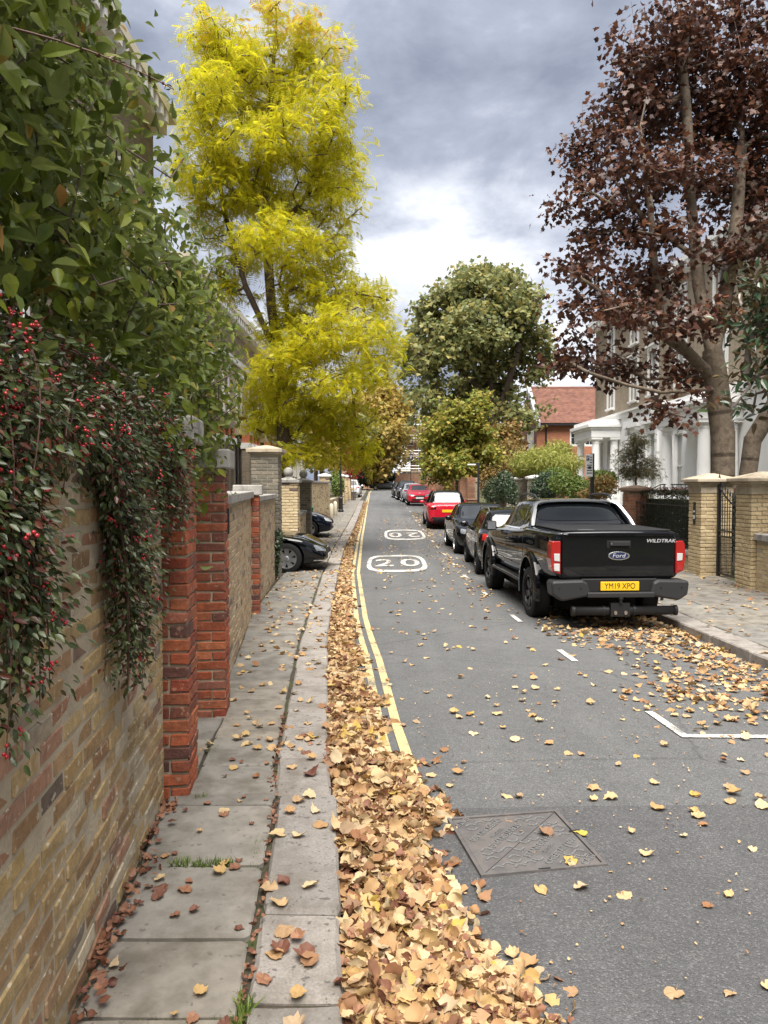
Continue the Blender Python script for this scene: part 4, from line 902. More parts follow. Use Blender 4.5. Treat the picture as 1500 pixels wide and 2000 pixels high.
# -- black pickup
def pickup():
    L, hw = 5.30, .925
    f, r_ = L / 2, -L / 2
    xs = [r_, r_ + .02, r_ + .10, -2.2, -1.7, -1.25, -1.08, -1.02, -.86, -.62, -.55, -.1, .35, .62, .95, 1.28, 1.40, 1.75, 2.15, 2.42, 2.58, f]
    tb = table(xs, w=([r_, r_ + .1, -2, 0, 1.9, 2.4, 2.58, f], [hw * .955, hw * .985, hw, hw, hw * .99, hw * .93, hw * .8, hw * .68]),
               zb=([r_, -1.9, 0, 1.9, f], [.62, .5, .42, .42, .5]),
               zs=([r_, r_ + .1, -1.2, 0, 1.3, 2.1, 2.5, f], [1.20, 1.235, 1.235, 1.16, 1.12, 1.08, 1.0, .85]),
               T=([r_, r_ + .02, -1.08, -1.02, -.62, -.5, -.1, .5, .62, 1.3, 1.42, 2.1, 2.45, f], [1.25, 1.29, 1.29, 1.30, 1.76, 1.785, 1.79, 1.76, 1.73, 1.23, 1.19, 1.13, 1.06, .92]),
               B=([r_, -1.02, -.8, .6, 1.3, 2.2, f], [hw * .93, hw * .93, hw * .88, hw * .87, hw * .86, hw * .74, hw * .6]),
               R=([r_, -1.05, -.62, .5, 1.3, 2.2, f], [hw * .90, hw * .89, hw * .70, hw * .71, hw * .74, hw * .6, hw * .45]))
    rear = Vector((3.12, 11.65)); dv = Vector((-.17, 3.2)).normalized()
    xb = -1.43; cx, cy = rear - dv * xb
    c = Car('pickup_truck', 'glossy black double cab pickup with silver sports hoop and yellow rear plate', 'pickup truck', (cx, cy, zr(3.0, 12.5) - .012), math.atan2(dv.y, dv.x), 'p_black', tb, (1.79, xb), .385, .265, 1.62, 2, rim='rim_black', spokes=12)
    rt = c.rt
    # flares
    for ax in (1.79, xb):
        for sd_ in (1, -1):
            mb = MB(); n = 18; prof = [(.435, .0), (.435, .055), (.47, .062), (.525, .03), (.53, -.02)]
            for i in range(n + 1):
                a = R(-14) + R(208) * i / n
                for (rr_, oy) in prof: mb.v.append((ax + rr_ * math.cos(a), sd_ * (hw + oy - .012), .395 + rr_ * math.sin(a)))
            for i in range(n):
                for k in range(4): mb.f.append((i * 5 + k, i * 5 + k + 1, (i + 1) * 5 + k + 1, (i + 1) * 5 + k)); mb.m.append(0)
            smooth_by_angle(mb.build('wheel_arch_flare', M['p_black'], rt), 50)
        for sd_ in (1, -1): MB().box(ax - .5, sd_ * hw - .02 if sd_ > 0 else -hw, .3, ax - .47, sd_ * hw if sd_ > 0 else -hw + .02, .5).build('mud_flap', M['plastic'], rt) if ax < 0 else None
    # side steps
    for sd_ in (1, -1):
        mb = MB().box(-.92, sd_ * .80 if sd_ > 0 else -.98, .40, 1.22, .98 if sd_ > 0 else -.80, .45); o = bevel(mb.build('side_step', M['plastic_grey'], rt), .02, 2)
        MB().box(-.8, sd_ * .955 - .02, .4505, 1.1, sd_ * .955 + .02, .456).build('step_tread', M['chrome'], o)
    # windows
    for sd_ in (1, -1):
        c.patch('side_window', 'glass', [(.30, 1.215), (1.06, 1.20), (.62, 1.66), (.31, 1.69)], 'y', sd_, rnd=.1)
        c.patch('side_window', 'glass', [(-.55, 1.235), (.22, 1.215), (.24, 1.69), (-.38, 1.69)], 'y', sd_, rnd=.1)
        c.patch('window_trim', 'chrome', [(-.58, 1.20), (1.1, 1.175), (1.1, 1.195), (-.58, 1.22)], 'y', sd_, .006, 12, 1)
        for xx in (.26, 1.16, -.66): c.patch('door_gap', 'hole', [(xx - .004, .55), (xx + .004, .55), (xx + .004, 1.2), (xx - .004, 1.2)], 'y', sd_, .0015, 1, 8)
        c.patch('cab_gap', 'hole', [(-.99, .55), (-.965, .55), (-.965, 1.24), (-.99, 1.24)], 'y', sd_, .0015, 1, 8)
        for xx in (.34, -.52): c.patch('door_handle', 'plastic', [(xx, 1.05), (xx + .2, 1.05), (xx + .2, 1.09), (xx, 1.09)], 'y', sd_, .03, 4, 2)
        c.patch('body_crease', 'p_black', [(-.95, .60), (1.3, .60), (1.3, .66), (-.95, .64)], 'y', sd_, .012, 10, 2)
    c.patch('windscreen', 'glass_light', [(-.66, 1.27), (.66, 1.27), (.57, 1.68), (-.57, 1.68)], 'x', 1, .004, 10, 8, .06)
    c.patch('rear_window', 'glass', [(-.70, 1.36), (.70, 1.36), (.585, 1.68), (-.585, 1.68)], 'x', -1, .006, 10, 8, .1)
    # sports hoop and sail panels
    hp = [(-1.10, .80, 1.29), (-1.0, .775, 1.40), (-.84, .70, 1.60), (-.76, .655, 1.69), (-.72, .60, 1.725), (-.70, .50, 1.742), (-.69, .25, 1.752), (-.69, 0, 1.755)]
    full = [(x, y, z) for x, y, z in hp] + [(x, -y, z) for x, y, z in reversed(hp[:-1])]
    mb = MB(); n = len(full)
    for i, (x, y, z) in enumerate(full):
        cz = Vector((0, y, z - 1.25)).normalized() * .02
        for dx, dr_ in ((-.05, -1), (-.05, 1), (.05, 1), (.05, -1)): mb.v.append((x + dx, y + cz.y * dr_, z + cz.z * dr_))
    for i in range(n - 1):
        for k in range(4): mb.f.append((i * 4 + k, i * 4 + (k + 1) % 4, (i + 1) * 4 + (k + 1) % 4, (i + 1) * 4 + k)); mb.m.append(0)
    mb.f += [(0, 1, 2, 3), ((n - 1) * 4 + 3, (n - 1) * 4 + 2, (n - 1) * 4 + 1, (n - 1) * 4)]; mb.m += [0, 0]
    smooth_by_angle(mb.build('sports_hoop', M['satin'], rt), 50)
    for sd_ in (1, -1):
        pts = [(-1.06, sd_ * .80, 1.29), (-.68, sd_ * .81, 1.27), (-.62, sd_ * .655, 1.72), (-.74, sd_ * .66, 1.69), (-.84, sd_ * .71, 1.59)]
        MB().add([p for p in pts] + [(p[0], p[1] - sd_ * .05, p[2]) for p in pts], [(0, 1, 2, 3, 4), (9, 8, 7, 6, 5)] + [(i, (i + 1) % 5, (i + 1) % 5 + 5, i + 5) for i in range(5)]).build('sail_panel', M['p_black'], rt)
        MB().tube([(-.66, sd_ * .60, 1.775), (-.52, sd_ * .62, 1.845), (-.1, sd_ * .62, 1.862), (.35, sd_ * .62, 1.84), (.55, sd_ * .61, 1.77)], [.014, .02, .02, .018, .012], 8).build('roof_rail', M['plastic_grey'], rt)
    # roller cover on the bed
    for k in range(9): bevel(MB().box(-2.58 + k * .165, -.76, 1.285, -2.42 + k * .165, .76, 1.302).build('cover_slat', M['plastic'], rt), .004, 1)
    MB().box(-2.56, .3, 1.3025, -2.53, .52, 1.3035).build('cover_lettering', M['silverink'], rt)
    # tailgate
    tg = MB(); x0 = r_ - .012
    prof = [(-.775, .66), (.775, .66), (.785, 1.20), (.77, 1.265), (-.77, 1.265), (-.785, 1.20)]
    tg.extr(prof, x0 - .02, x0 + .05, 'x'); tgo = bevel(tg.build('tailgate', M['p_black'], rt), .022, 3); smooth_by_angle(tgo, 30)
    bevel(MB().extr([(-.74, 1.225), (.74, 1.225), (.70, 1.262), (-.70, 1.262)], x0 - .035, x0 - .0205, 'x').build('tailgate_lip', M['p_black'], tgo), .008, 2)
    X = x0 - .021
    bevel(MB().extr([(-.155, 1.06), (.155, 1.06), (.165, 1.08), (.165, 1.165), (-.165, 1.165), (-.165, 1.08)], X - .004, X + .002, 'x').build('handle_recess', M['hole'], tgo), .002, 1)
    bevel(MB().extr([(-.145, 1.09), (.13, 1.09), (.13, 1.15), (-.145, 1.15)], X - .03, X - .0045, 'x').build('handle', M['plastic_grey'], tgo), .006, 2)
    MB().extr([(.10, 1.112), (.118, 1.112), (.118, 1.13), (.10, 1.13)], X - .032, X - .0305, 'x').build('lock', M['chrome'], tgo)
    def oval(a, b, n=36): return [(a * math.cos(2 * math.pi * i / n), b * math.sin(2 * math.pi * i / n)) for i in range(n)]
    bd = bevel(MB().extr([(y, z + .955) for y, z in oval(.15, .06)], X - .012, X + .001, 'x').build('badge', M['chrome'], tgo), .005, 2)
    MB().extr([(y, z + .955) for y, z in oval(.128, .046)], X - .0145, X - .0121, 'x').build('badge_field', M['blue'], bd)
    back = Matrix(((0, 0, -1, 0), (-1, 0, 0, 0), (0, 1, 0, 0), (0, 0, 0, 1)))      # text faces -x, reads left to right from behind
    sh = Matrix(((1, .25, 0, 0), (0, 1, 0, 0), (0, 0, 1, 0), (0, 0, 0, 1)))
    text('badge_lettering', 'Ford', .078, M['silverink'], bd, Matrix.Translation((X - .0152, 0, .956)) @ back @ sh, .0008, 1.2)
    text('model_lettering', 'WILDTRAK', .066, M['silverink'], tgo, Matrix.Translation((X - .001, -.585, 1.155)) @ back @ sh, .001, 1.22, True)
    # tail lights
    for sd_ in (1, -1):
        o = bevel(MB().extr([(sd_ * .795, .70), (sd_ * .905, .74), (sd_ * .935, .92), (sd_ * .925, 1.10), (sd_ * .90, 1.155), (sd_ * .795, 1.155)], r_ - .025, r_ + .19, 'x').build('tail_light', M['lamp_red'], rt), .012, 2)
        for z, mt in ((.80, 'lamp_clear' if sd_ > 0 else 'lamp_red'), (.935, 'lamp_clear')):
            bevel(MB().extr([(sd_ * .81, z - .055), (sd_ * .885, z - .045), (sd_ * .89, z + .05), (sd_ * .81, z + .05)], r_ - .034, r_ - .0255, 'x').build('lamp_cell', M[mt], o), .006, 2)
    # rear bumper
    def bump_piece(nm, poly, xa, xb_, mt, b=.02): return bevel(MB().extr(poly, xa, xb_, 'x').build(nm, M[mt], rt), b, 2)
    bo = None
    for sd_ in (1, -1):
        bump_piece('bumper_end', [(sd_ * .40, .42), (sd_ * .80, .36), (sd_ * .93, .43), (sd_ * .945, .58), (sd_ * .93, .625), (sd_ * .52, .635), (sd_ * .45, .60)], r_ - .13, r_ + .16, 'plastic_grey', .03)
        for y in (.55, .84): MB().lathe([(.014, r_ - .134), (.014, r_ - .125)], (0, sd_ * y, .53), 10, 'x').build('parking_sensor', M['plastic'], rt)
    bump_piece('bumper_step', [(-.46, .40), (.46, .40), (.46, .47), (-.46, .47)], r_ - .15, r_ + .1, 'plastic_grey', .012)
    bump_piece('bumper_recess', [(-.46, .47), (.46, .47), (.52, .645), (-.52, .645)], r_ - .07, r_ + .1, 'plastic', .01)
    pl = bevel(MB().extr([(-.265, .488), (.265, .488), (.265, .608), (-.265, .608)], r_ - .095, r_ - .071, 'x').build('number_plate', M['plate_y'], rt), .004, 1)
    text('plate_lettering', 'YM19 XPO', .108, M['ink'], pl, Matrix.Translation((r_ - .0962, 0, .548)) @ back, .0006, .84, False)
    # tow bar
    MB().tube([(r_ - .02, -.80, .25), (r_ - .02, .62, .25)], .048, 14).build('tow_bar', M['plastic'], rt, True)
    for y in (-.80, .62, .2, -.22): MB().lathe([(.055, y - .02), (.055, y + .02)], (r_ - .02, 0, .25), 14, 'y').build('tow_collar', M['plastic'], rt)
    MB().box(r_ - .12, -.13, .20, r_ - .05, .13, .34).build('tow_bracket', M['plastic'], rt)
    MB().lathe([(.02, .34), (.02, .37), (.032, .385), (.028, .42), (.01, .43)], (r_ - .13, 0, 0), 10).build('tow_ball', M['plastic'], rt)
    for y in (-.07, .07): MB().lathe([(.022, r_ - .135), (.018, r_ - .121)], (0, y, .24), 8, 'x').build('bolt', M['chrome'], rt)
    for sd_ in (1, -1):
        o = bevel(MB().box(-.06, -.12, -.10, .07, .12, .12).build('wing_mirror', M['plastic'], rt, False, (1.02, sd_ * 1.03, 1.2)), .04, 3); o.scale = (.8, .8, .8)
        MB().box(-.064, -.09, -.07, -.0605, .09, .09).build('mirror_glass', M['lamp_dark'], o); MB().box(-.02, -sd_ * .12 - .03, -.06, .03, -sd_ * .12 + .03, -.02).build('mirror_arm', M['plastic'], o)
        MB().box(-.03, sd_ * .121 - .002, 0, .05, sd_ * .121 + .002, .03).build('indicator', M['lamp_clear'], o)
        c.patch('headlight', 'lamp_dark', [(sd_ * .5, .92), (sd_ * .86, .95), (sd_ * .84, 1.06), (sd_ * .5, 1.02)], 'x', 1, .006, 6, 4)
    c.patch('grille', 'plastic', [(-.45, .75), (.45, .75), (.45, .98), (-.45, .98)], 'x', 1, .006, 6, 4)
    MB().box(r_ + .05, -.75, .45, 2.2, .75, .62).build('chassis', M['hole'], rt)
    MB().tube([(-.35, .35, 1.79), (-.42, .35, 1.92)], .01, 5).build('aerial', M['plastic'], rt)
    # the raised body sits higher over the axles than the wheels' own centre line
    for o in rt.children_recursive:
        if o.type != 'MESH' or o.name.startswith(('wheel.', 'rim', 'brake')) or o.name == 'wheel': continue
        if o.location.length > 1e-6:
            if o.parent == rt: o.location.z += .06
            continue
        n_ = len(o.data.vertices); co = np.empty(n_ * 3, np.float32); o.data.vertices.foreach_get('co', co); co = co.reshape(-1, 3)
        co[:, 2] += .09 * np.clip((1.79 - co[:, 2]) / .45, 0, 1) * np.clip((co[:, 2] - .1) / .3, 0, 1)
        o.data.vertices.foreach_set('co', co.ravel()); o.data.update()
pickup()
# -- other parked cars
common_car('estate_car', 'glossy black estate car with silver roof rails parked ahead of the pickup', 'car', g(2.98, 18.55), HD(.02, 1), 'p_black', 4.35, 1.82, 1.47, 2.68, .85, .335, 'hatch', belt=.96, hood=.90, cowl=.98, rf=.45, rr=-1.45, rails=True, rim='rim_black', view='rear_light')
common_car('saloon_car', 'dark saloon car facing the camera with a pale reflecting windscreen', 'car', g(2.92, 23.7), HD(.01, -1), 'p_black', 4.6, 1.83, 1.45, 2.78, .87, .33, 'saloon', belt=.93, hood=.86, cowl=.92, rf=.28, rr=-1.0, tail_z=.98, rim='rim')
c4 = common_car('crossover_car', 'red crossover car with a black roof and grey bumper seen from behind', 'car', g(2.7, 34.4), HD(-.005, 1), 'p_red', 4.15, 1.78, 1.62, 2.6, .85, .33, 'hatch', belt=1.02, hood=.98, cowl=.95, rf=.42, rr=-1.5, roof_mat='p_black', view='rear_light', rim='rim_black', sub=2)
for sd_ in (1, -1): c4.patch('tail_surround', 'p_black', [(sd_ * .50, .82), (sd_ * .83, .82), (sd_ * .80, 1.0), (sd_ * .52, 1.0)], 'x', -1, .005, 6, 4, .1)
c4.body.data.materials.append(M['p_black']); nb = len(c4.body.data.materials) - 1
for f_ in c4.body.data.polygons:
    if f_.center.z > 1.09 and f_.center.x < 1.0: f_.material_index = nb
c4.patch('bumper_shield', 'plastic_grey', [(-.66, .26), (.66, .26), (.60, .50), (-.60, .50)], 'x', -1, .012, 10, 5, .15); c4.patch('skid_panel', 'plastic', [(-.45, .32), (.45, .32), (.42, .43), (-.42, .43)], 'x', -1, .018, 8, 3, .1)
c5 = common_car('hatchback_car', 'bright red hatchback facing the camera with a white front plate', 'car', g(2.42, 54), HD(0, -1), 'p_red2', 4.0, 1.74, 1.47, 2.5, .84, .32, 'hatch', belt=.94, hood=.92, cowl=.95, rf=.4, rr=-1.4, sub=2)
c5.patch('badge', 'chrome', [(-.05, .80), (.05, .80), (.05, .88), (-.05, .88)], 'x', 1, .012, 3, 3, .3)
common_car('hatchback_car', 'silver grey hatchback parked right behind the red hatchback', 'car', g(2.22, 60.5), HD(.03, -1), 'p_silver', 4.1, 1.76, 1.48, 2.55, .84, .32, 'hatch', belt=.94, hood=.92, cowl=.95, rf=.4, rr=-1.4, sub=1)
common_car('suv_car', 'dark grey tall car with bluish windscreen behind the silver hatchback', 'car', g(1.95, 66.5), HD(.03, -1), 'p_black', 4.5, 1.85, 1.66, 2.65, .86, .34, 'hatch', belt=1.04, hood=1.02, cowl=.98, rf=.4, rr=-1.55, sub=1)
common_car('hatchback_car', 'black car at the head of the parked row nearest the grey coupe SUV', 'car', g(1.65, 73), HD(.03, -1), 'p_black', 4.2, 1.78, 1.5, 2.6, .84, .33, 'hatch', belt=.96, hood=.94, cowl=.95, rf=.4, rr=-1.4, sub=1)
common_car('suv_car', 'dark grey sporty SUV parked across the far end of the street', 'car', (.1, 118.3, ZG(118)), HD(1, .0), 'p_grey', 4.75, 1.93, 1.65, 2.87, .88, .38, 'hatch', belt=1.03, hood=1.03, cowl=1.0, rf=.3, rr=-1.3, sub=1)
common_car('suv_car', 'white SUV standing in a forecourt behind the pale pillars', 'car', (-3.05, 72, ZG(72) + .1), HD(.02, 1), 'p_white', 4.4, 1.82, 1.65, 2.65, .86, .35, 'hatch', belt=1.02, hood=1.0, cowl=.98, rf=.4, rr=-1.5, sub=1)
# -- noses in the driveways on the left
tb_z = ZG(17) + .055
c6 = common_car('electric_car', 'black low-nosed saloon poking out of the driveway with silver spoked wheel', 'car', (-3.62, 17.95, tb_z), HD(1, -.03), 'p_black', 4.69, 1.88, 1.44, 2.88, .86, .335, 'saloon', belt=.90, hood=.80, cowl=1.05, nose=.62, rf=.2, rr=-1.1, tail_z=.98, rim='rim', zb=.17, spokes=14)
for sd_ in (1, -1): c6.patch('fog_trim', 'chrome', [(sd_ * .5, .27), (sd_ * .8, .28), (sd_ * .8, .30), (sd_ * .5, .29)], 'x', 1, .012, 5, 1)
common_car('saloon_car', 'navy saloon nose with bright headlights emerging from the next driveway', 'car', (-4.12, 28.2, ZG(28) + .055), HD(1, 0), 'p_navy', 4.5, 1.82, 1.46, 2.75, .82, .33, 'saloon', belt=.93, hood=.90, cowl=1.0, nose=.74, rf=.25, rr=-1.05, tail_z=.98, rim='rim', light='lamp_clear')
# ---------------------------------------------------------------- buildings
def facade(rt, name, m, L, H, holes, y=0.0, z0=0.0, reveal=.16):
    """wall sheet in local x (0..L), z (z0..H) facing -y with openings (x0,x1,z0,z1) and reveals"""
    us = sorted({0, L, *[h[0] for h in holes], *[h[1] for h in holes]}); zs_ = sorted({z0, H, *[h[2] for h in holes], *[h[3] for h in holes]})
    mb = MB()
    for i in range(len(us) - 1):
        for j in range(len(zs_) - 1):
            cu, cz = (us[i] + us[i + 1]) / 2, (zs_[j] + zs_[j + 1]) / 2
            if any(h[0] < cu < h[1] and h[2] < cz < h[3] for h in holes): continue
            mb.add([(us[i], y, zs_[j]), (us[i + 1], y, zs_[j]), (us[i + 1], y, zs_[j + 1]), (us[i], y, zs_[j + 1])], [(0, 1, 2, 3)])
    for a, b, c, d in holes:
        y2 = y + reveal
        mb.add([(a, y, c), (b, y, c), (b, y, d), (a, y, d), (a, y2, c), (b, y2, c), (b, y2, d), (a, y2, d)], [(0, 1, 5, 4), (1, 2, 6, 5), (2, 3, 7, 6), (3, 0, 4, 7)])
    bm_ = mb.build(name, m, rt)
    return bm_
def sash(rt, a, b, c, d, y, pane='pane', bars=(1, 1), sill=True, frame='trim'):
    """sash window in an opening; y is the plane of the glass"""
    w_ = MB(); t = .055
    for q in ((a, c, a + t, d), (b - t, c, b, d), (a + t + .001, c, b - t - .001, c + t), (a + t + .001, d - t, b - t - .001, d), (a + t + .001, (c + d) / 2 - .03, b - t - .001, (c + d) / 2 + .03)): w_.box(q[0], y - .05, q[1], q[2], y, q[3])
    for k in range(bars[0]):
        x = a + (b - a) * (k + 1) / (bars[0] + 1); w_.box(x - .014, y - .03, c + t, x + .014, y - .001, d - t)
    f = w_.build('window', M[frame], rt)
    MB().box(a + .02, y + .001, c + .02, b - .02, y + .02, d - .02).build('pane', M[pane], f)
    if sill: bevel(MB().box(a - .1, y - .3, c - .09, b + .1, y - .02, c - .001).build('sill', M[frame], f), .01, 1)
    return f
def surround(rt, a, b, c, d, y, m='trim', w_=.17, head=True):
    mb = MB().box(a - w_, y - .06, c, a - .001, y - .002, d).box(b + .001, y - .06, c, b + w_, y - .002, d).box(a - w_, y - .07, d + .001, b + w_, y - .002, d + w_)
    if head: mb.box(a - w_ - .08, y - .16, d + w_ + .001, b + w_ + .08, y - .002, d + w_ + .09)
    mb.build('window_surround', M[m], rt)
def column(rt, x, y, z0, z1, r=.2, nm='column', n=20):
    o = MB().lathe([(r * 1.3, z0), (r * 1.3, z0 + .1), (r * 1.12, z0 + .14), (r * 1.12, z0 + .2), (r, z0 + .24), (r * .98, (z0 + z1) / 2), (r * .86, z1 - .3), (r * .95, z1 - .28), (r * .95, z1 - .24), (r * .87, z1 - .22), (r * .87, z1 - .16), (r * 1.2, z1 - .10)], (x, y, 0), n)
    o.box(x - r * 1.3, y - r * 1.3, z1 - .0995, x + r * 1.3, y + r * 1.3, z1 - .001)
    o = o.build(nm, M['stucco'], rt); smooth_by_angle(o, 40); return o
def villa(label, x, ya, yb, door_mat, door_y, win_ys, porch):
    """stucco ground floor, brick above; facade faces -X; local x runs from the far end (yb) to the near end (ya)"""
    L = yb - ya; zb = ZG((ya + yb) / 2) + .1; H = 10.6; G1 = 5.15
    rt = empty('stucco_villa', (x, yb, zb), R(-90), label, 'house')
    lx = lambda Y: yb - Y
    hol_g = []; hol_u = []
    for wy in win_ys: hol_g.append((lx(wy) - .5, lx(wy) + .5, 1.35, 4.0))
    d0 = lx(door_y); hol_g.append((d0 - .55, d0 + .55, 1.0, 4.2))
    up = win_ys + [door_y]
    for wy in up:
        hol_u.append((lx(wy) - .5, lx(wy) + .5, 5.75, 7.75)); hol_u.append((lx(wy) - .45, lx(wy) + .45, 8.5, 9.85))
    facade(rt, 'stucco_wall', M['stucco'], L, G1, hol_g, 0, -.2, .2)
    facade(rt, 'upper_wall', M['villa_brick'], L, H, hol_u, .04, G1 + .001, .18)
    # near gable / side walls and back mass
    MB().box(.001, .45, -.2, L - .001, 9, H - .01).build('side_wall', M['villa_brick'], rt)
    for xx in (0, L): MB().add([(xx, 0, -.2), (xx, .46, -.2), (xx, .46, H), (xx, .04, H), (xx, .04, G1), (xx, 0, G1)], [(0, 1, 2, 3, 4, 5)]).build('return_wall', M['villa_brick'], rt)
    MB().box(-.05, -.14, G1 - .12, L + .05, .03, G1 + .1).box(-.05, -.22, G1 + .101, L + .05, .03, G1 + .2).build('string_course', M['trim'], rt)
    co = MB().box(-.1, -.3, H - .25, L + .1, .3, H).box(-.15, -.45, H + .001, L + .15, .3, H + .22).build('cornice', M['trim'], rt)
    for k in range(int(L / .6)): MB().box(.2 + k * .6, -.42, H - .24, .38 + k * .6, -.301, H - .001).build('bracket', M['trim'], co)
    MB().add([(-.1, .2, H + .2), (L + .1, .2, H + .2), (L + .1, 9, H + .2), (-.1, 9, H + .2), (1.5, 4.5, H + 2.4), (L - 1.5, 4.5, H + 2.4)], [(0, 1, 5, 4), (1, 2, 5), (2, 3, 4, 5), (3, 0, 4)]).build('roof', M['slate'], rt)
    for wy in win_ys:
        sash(rt, lx(wy) - .5, lx(wy) + .5, 1.35, 4.0, .15, 'pane_light'); 
        for s_ in (-1, 1):
            xx = lx(wy) + s_ * .78; MB().box(xx - .14, -.1, .9, xx + .14, .01, 4.3).box(xx - .19, -.15, 4.301, xx + .19, .01, 4.45).box(xx - .18, -.13, .5, xx + .18, .01, .899).build('pilaster', M['stucco'], rt)
        MB().box(lx(wy) - 1.05, -.18, 4.451, lx(wy) + 1.05, -.002, 4.8).build('entablature', M['stucco'], rt)
    for wy in up:
        sash(rt, lx(wy) - .5, lx(wy) + .5, 5.75, 7.75, .16, 'pane_light'); surround(rt, lx(wy) - .5, lx(wy) + .5, 5.6, 7.75, .04)
        sash(rt, lx(wy) - .45, lx(wy) + .45, 8.5, 9.85, .16, 'pane_light'); surround(rt, lx(wy) - .45, lx(wy) + .45, 8.4, 9.85, .04, head=False)
    # door and porch
    dd = bevel(MB().box(d0 - .46, .12, 1.0, d0 + .46, .18, 3.15).build('door', M[door_mat], rt), .01, 1)
    for a, b, c, d in ((-.36, -.05, 1.15, 1.8), (.05, .36, 1.15, 1.8), (-.36, -.05, 1.95, 2.95), (.05, .36, 1.95, 2.95)): bevel(MB().box(d0 + a, .105, c, d0 + b, .1195, d).build('door_panel', M[door_mat], dd), .008, 1)
    MB().lathe([(.05, .09), (.06, .104)], (d0, 0, 2.1), 10, 'y').build('knocker', M['chrome'], dd)
    MB().box(d0 - .55, .1, 3.16, d0 + .55, .2, 3.28).box(d0 - .55, .1, 1.0, d0 - .461, .2, 3.159).box(d0 + .461, .1, 1.0, d0 + .55, .2, 3.159).box(d0 - .55, .1, 4.1, d0 + .55, .2, 4.2).build('door_frame', M['trim'], rt)
    MB().box(d0 - .5, .17, 3.29, d0 + .5, .19, 4.09).build('fanlight', M['pane'], rt)
    pa, pb = porch; py0 = -1.2
    for q in ((pa + .25, py0), (pb - .25, py0), (pa + .25, -.25), (pb - .25, -.25)): column(rt, q[0], q[1], 1.0, 4.1, .215)
    bevel(MB().box(pa - .05, py0 - .3, 4.1, pb + .05, -.002, 4.5).build('porch_beam', M['stucco'], rt), .015, 1)
    bevel(MB().box(pa - .12, py0 - .38, 4.501, pb + .12, -.002, 4.62).box(pa - .22, py0 - .5, 4.621, pb + .22, -.002, 4.78).box(pa - .1, py0 - .3, 4.781, pb + .1, -.002, 5.0).build('porch_cornice', M['stucco'], rt), .01, 1)
    MB().box(pa, py0 - .3, -.2, pb, -.002, .999).build('porch_floor', M['stucco'], rt)
    for k in range(5): MB().box(pa + .5, py0 - .3 - .3 * (k + 1), -.2, pb - .5, py0 - .3 - .3 * k - .001, .83 - .17 * k).build('step', M['stone'], rt)
    for s_ in (pa + .42, pb - .42):
        rl_ = MB().tube([(s_, py0 - 1.8, 1.05), (s_, py0 - .3, 1.9), (s_, -.2, 1.9)], .025, 6).build('handrail', M['iron'], rt)
        for k in range(8): MB().tube([(s_, py0 - .3 + k * .16, 1.0), (s_, py0 - .3 + k * .16, 1.9)], .014, 5).build('baluster', M['iron'], rl_)
    mb_ = MB()
    for z in np.arange(.55, 4.4, .42): mb_.box(0.002, -.006, z, L - .002, -.0015, z + .02)
    return rt
villa('white stucco villa with a blue front door, brick upper floors behind the purple tree', 12.1, 20.5, 33.2, 'door_blue', 27.9, [31.6, 23.2], (33.2 - 29.9, 33.2 - 26.0))
villa('white stucco villa with a green front door beside the red brick house', 12.1, 33.2, 44.3, 'door_green', 41.2, [37.4, 34.8], (44.3 - 42.9, 44.3 - 39.4))
# red brick house with a tiled roof
def tiles(rt, a, b, c, d, rows, cols, m, nm='roof_tile_rows'):
    """overlapping tile courses on the slope a-b (eave) to d-c (ridge)"""
    a, b, c, d = map(Vector, (a, b, c, d)); mb = MB(); n = (b - a).cross(d - a).normalized()
    if n.z < 0: n = -n
    for r_ in range(rows):
        v0, v1 = r_ / rows, min(1, (r_ + 1.15) / rows)
        for k in range(cols):
            u0, u1 = (k + .5 * (r_ % 2)) / cols, (k + .96 + .5 * (r_ % 2)) / cols
            u0, u1 = min(u0, 1), min(u1, 1)
            if u1 - u0 < 1e-3: continue
            P = lambda u, v: a.lerp(b, u).lerp(d.lerp(c, u), v)
            j = random.uniform(0, .012)
            mb.add([P(u0, v0) + n * (.055 + j), P(u1, v0) + n * (.055 + j), P(u1, v1) + n * .02, P(u0, v1) + n * .02, P(u0, v0), P(u1, v0)], [(0, 1, 2, 3), (4, 5, 1, 0)])
    return tag(mb.build(nm, m, rt), kind='stuff')
hx, hy = 11.5, 58.0; hz = ZG(hy)
rh = empty('brick_house', (hx, hy, hz), 0, 'red brick house with steep brown tiled roof, white casement and dark hung side', 'house')
E_, RG = 6.25, 9.1
facade(rh, 'front_wall', M['orange_brick'], 12, E_, [(2.5, 4.7, 4.3, 5.6)], 0, -.5, .12)
MB().add([(0, 0, -.5), (0, 3.6, -.5), (0, 7.2, -.5), (0, 7.2, E_), (0, 3.6, RG), (0, 0, E_)], [(0, 1, 2, 3, 4, 5)]).build('gable_wall', M['brown_tile_hung'], rh)
MB().box(.02, .2, -.5, 11.9, 7.1, E_ - .1).build('house_core', M['orange_brick'], rh)
rf_ = MB().add([(-.0, -.35, E_ - .25), (12.3, -.35, E_ - .25), (12.3, 3.6, RG), (0, 3.6, RG), (12.3, 7.5, E_ - .25), (0, 7.5, E_ - .25)], [(0, 1, 2, 3), (3, 2, 4, 5)]).build('roof', M['roof_tile'], rh)
tiles(rf_, (-.05, -.38, E_ - .25), (12.3, -.38, E_ - .25), (12.3, 3.6, RG), (-.05, 3.6, RG), 30, 48, M['roof_tile'])
MB().tube([(-.1, 3.6, RG + .05), (12.3, 3.6, RG + .05)], .1, 6).build('ridge_tile', M['roof_tile'], rf_)
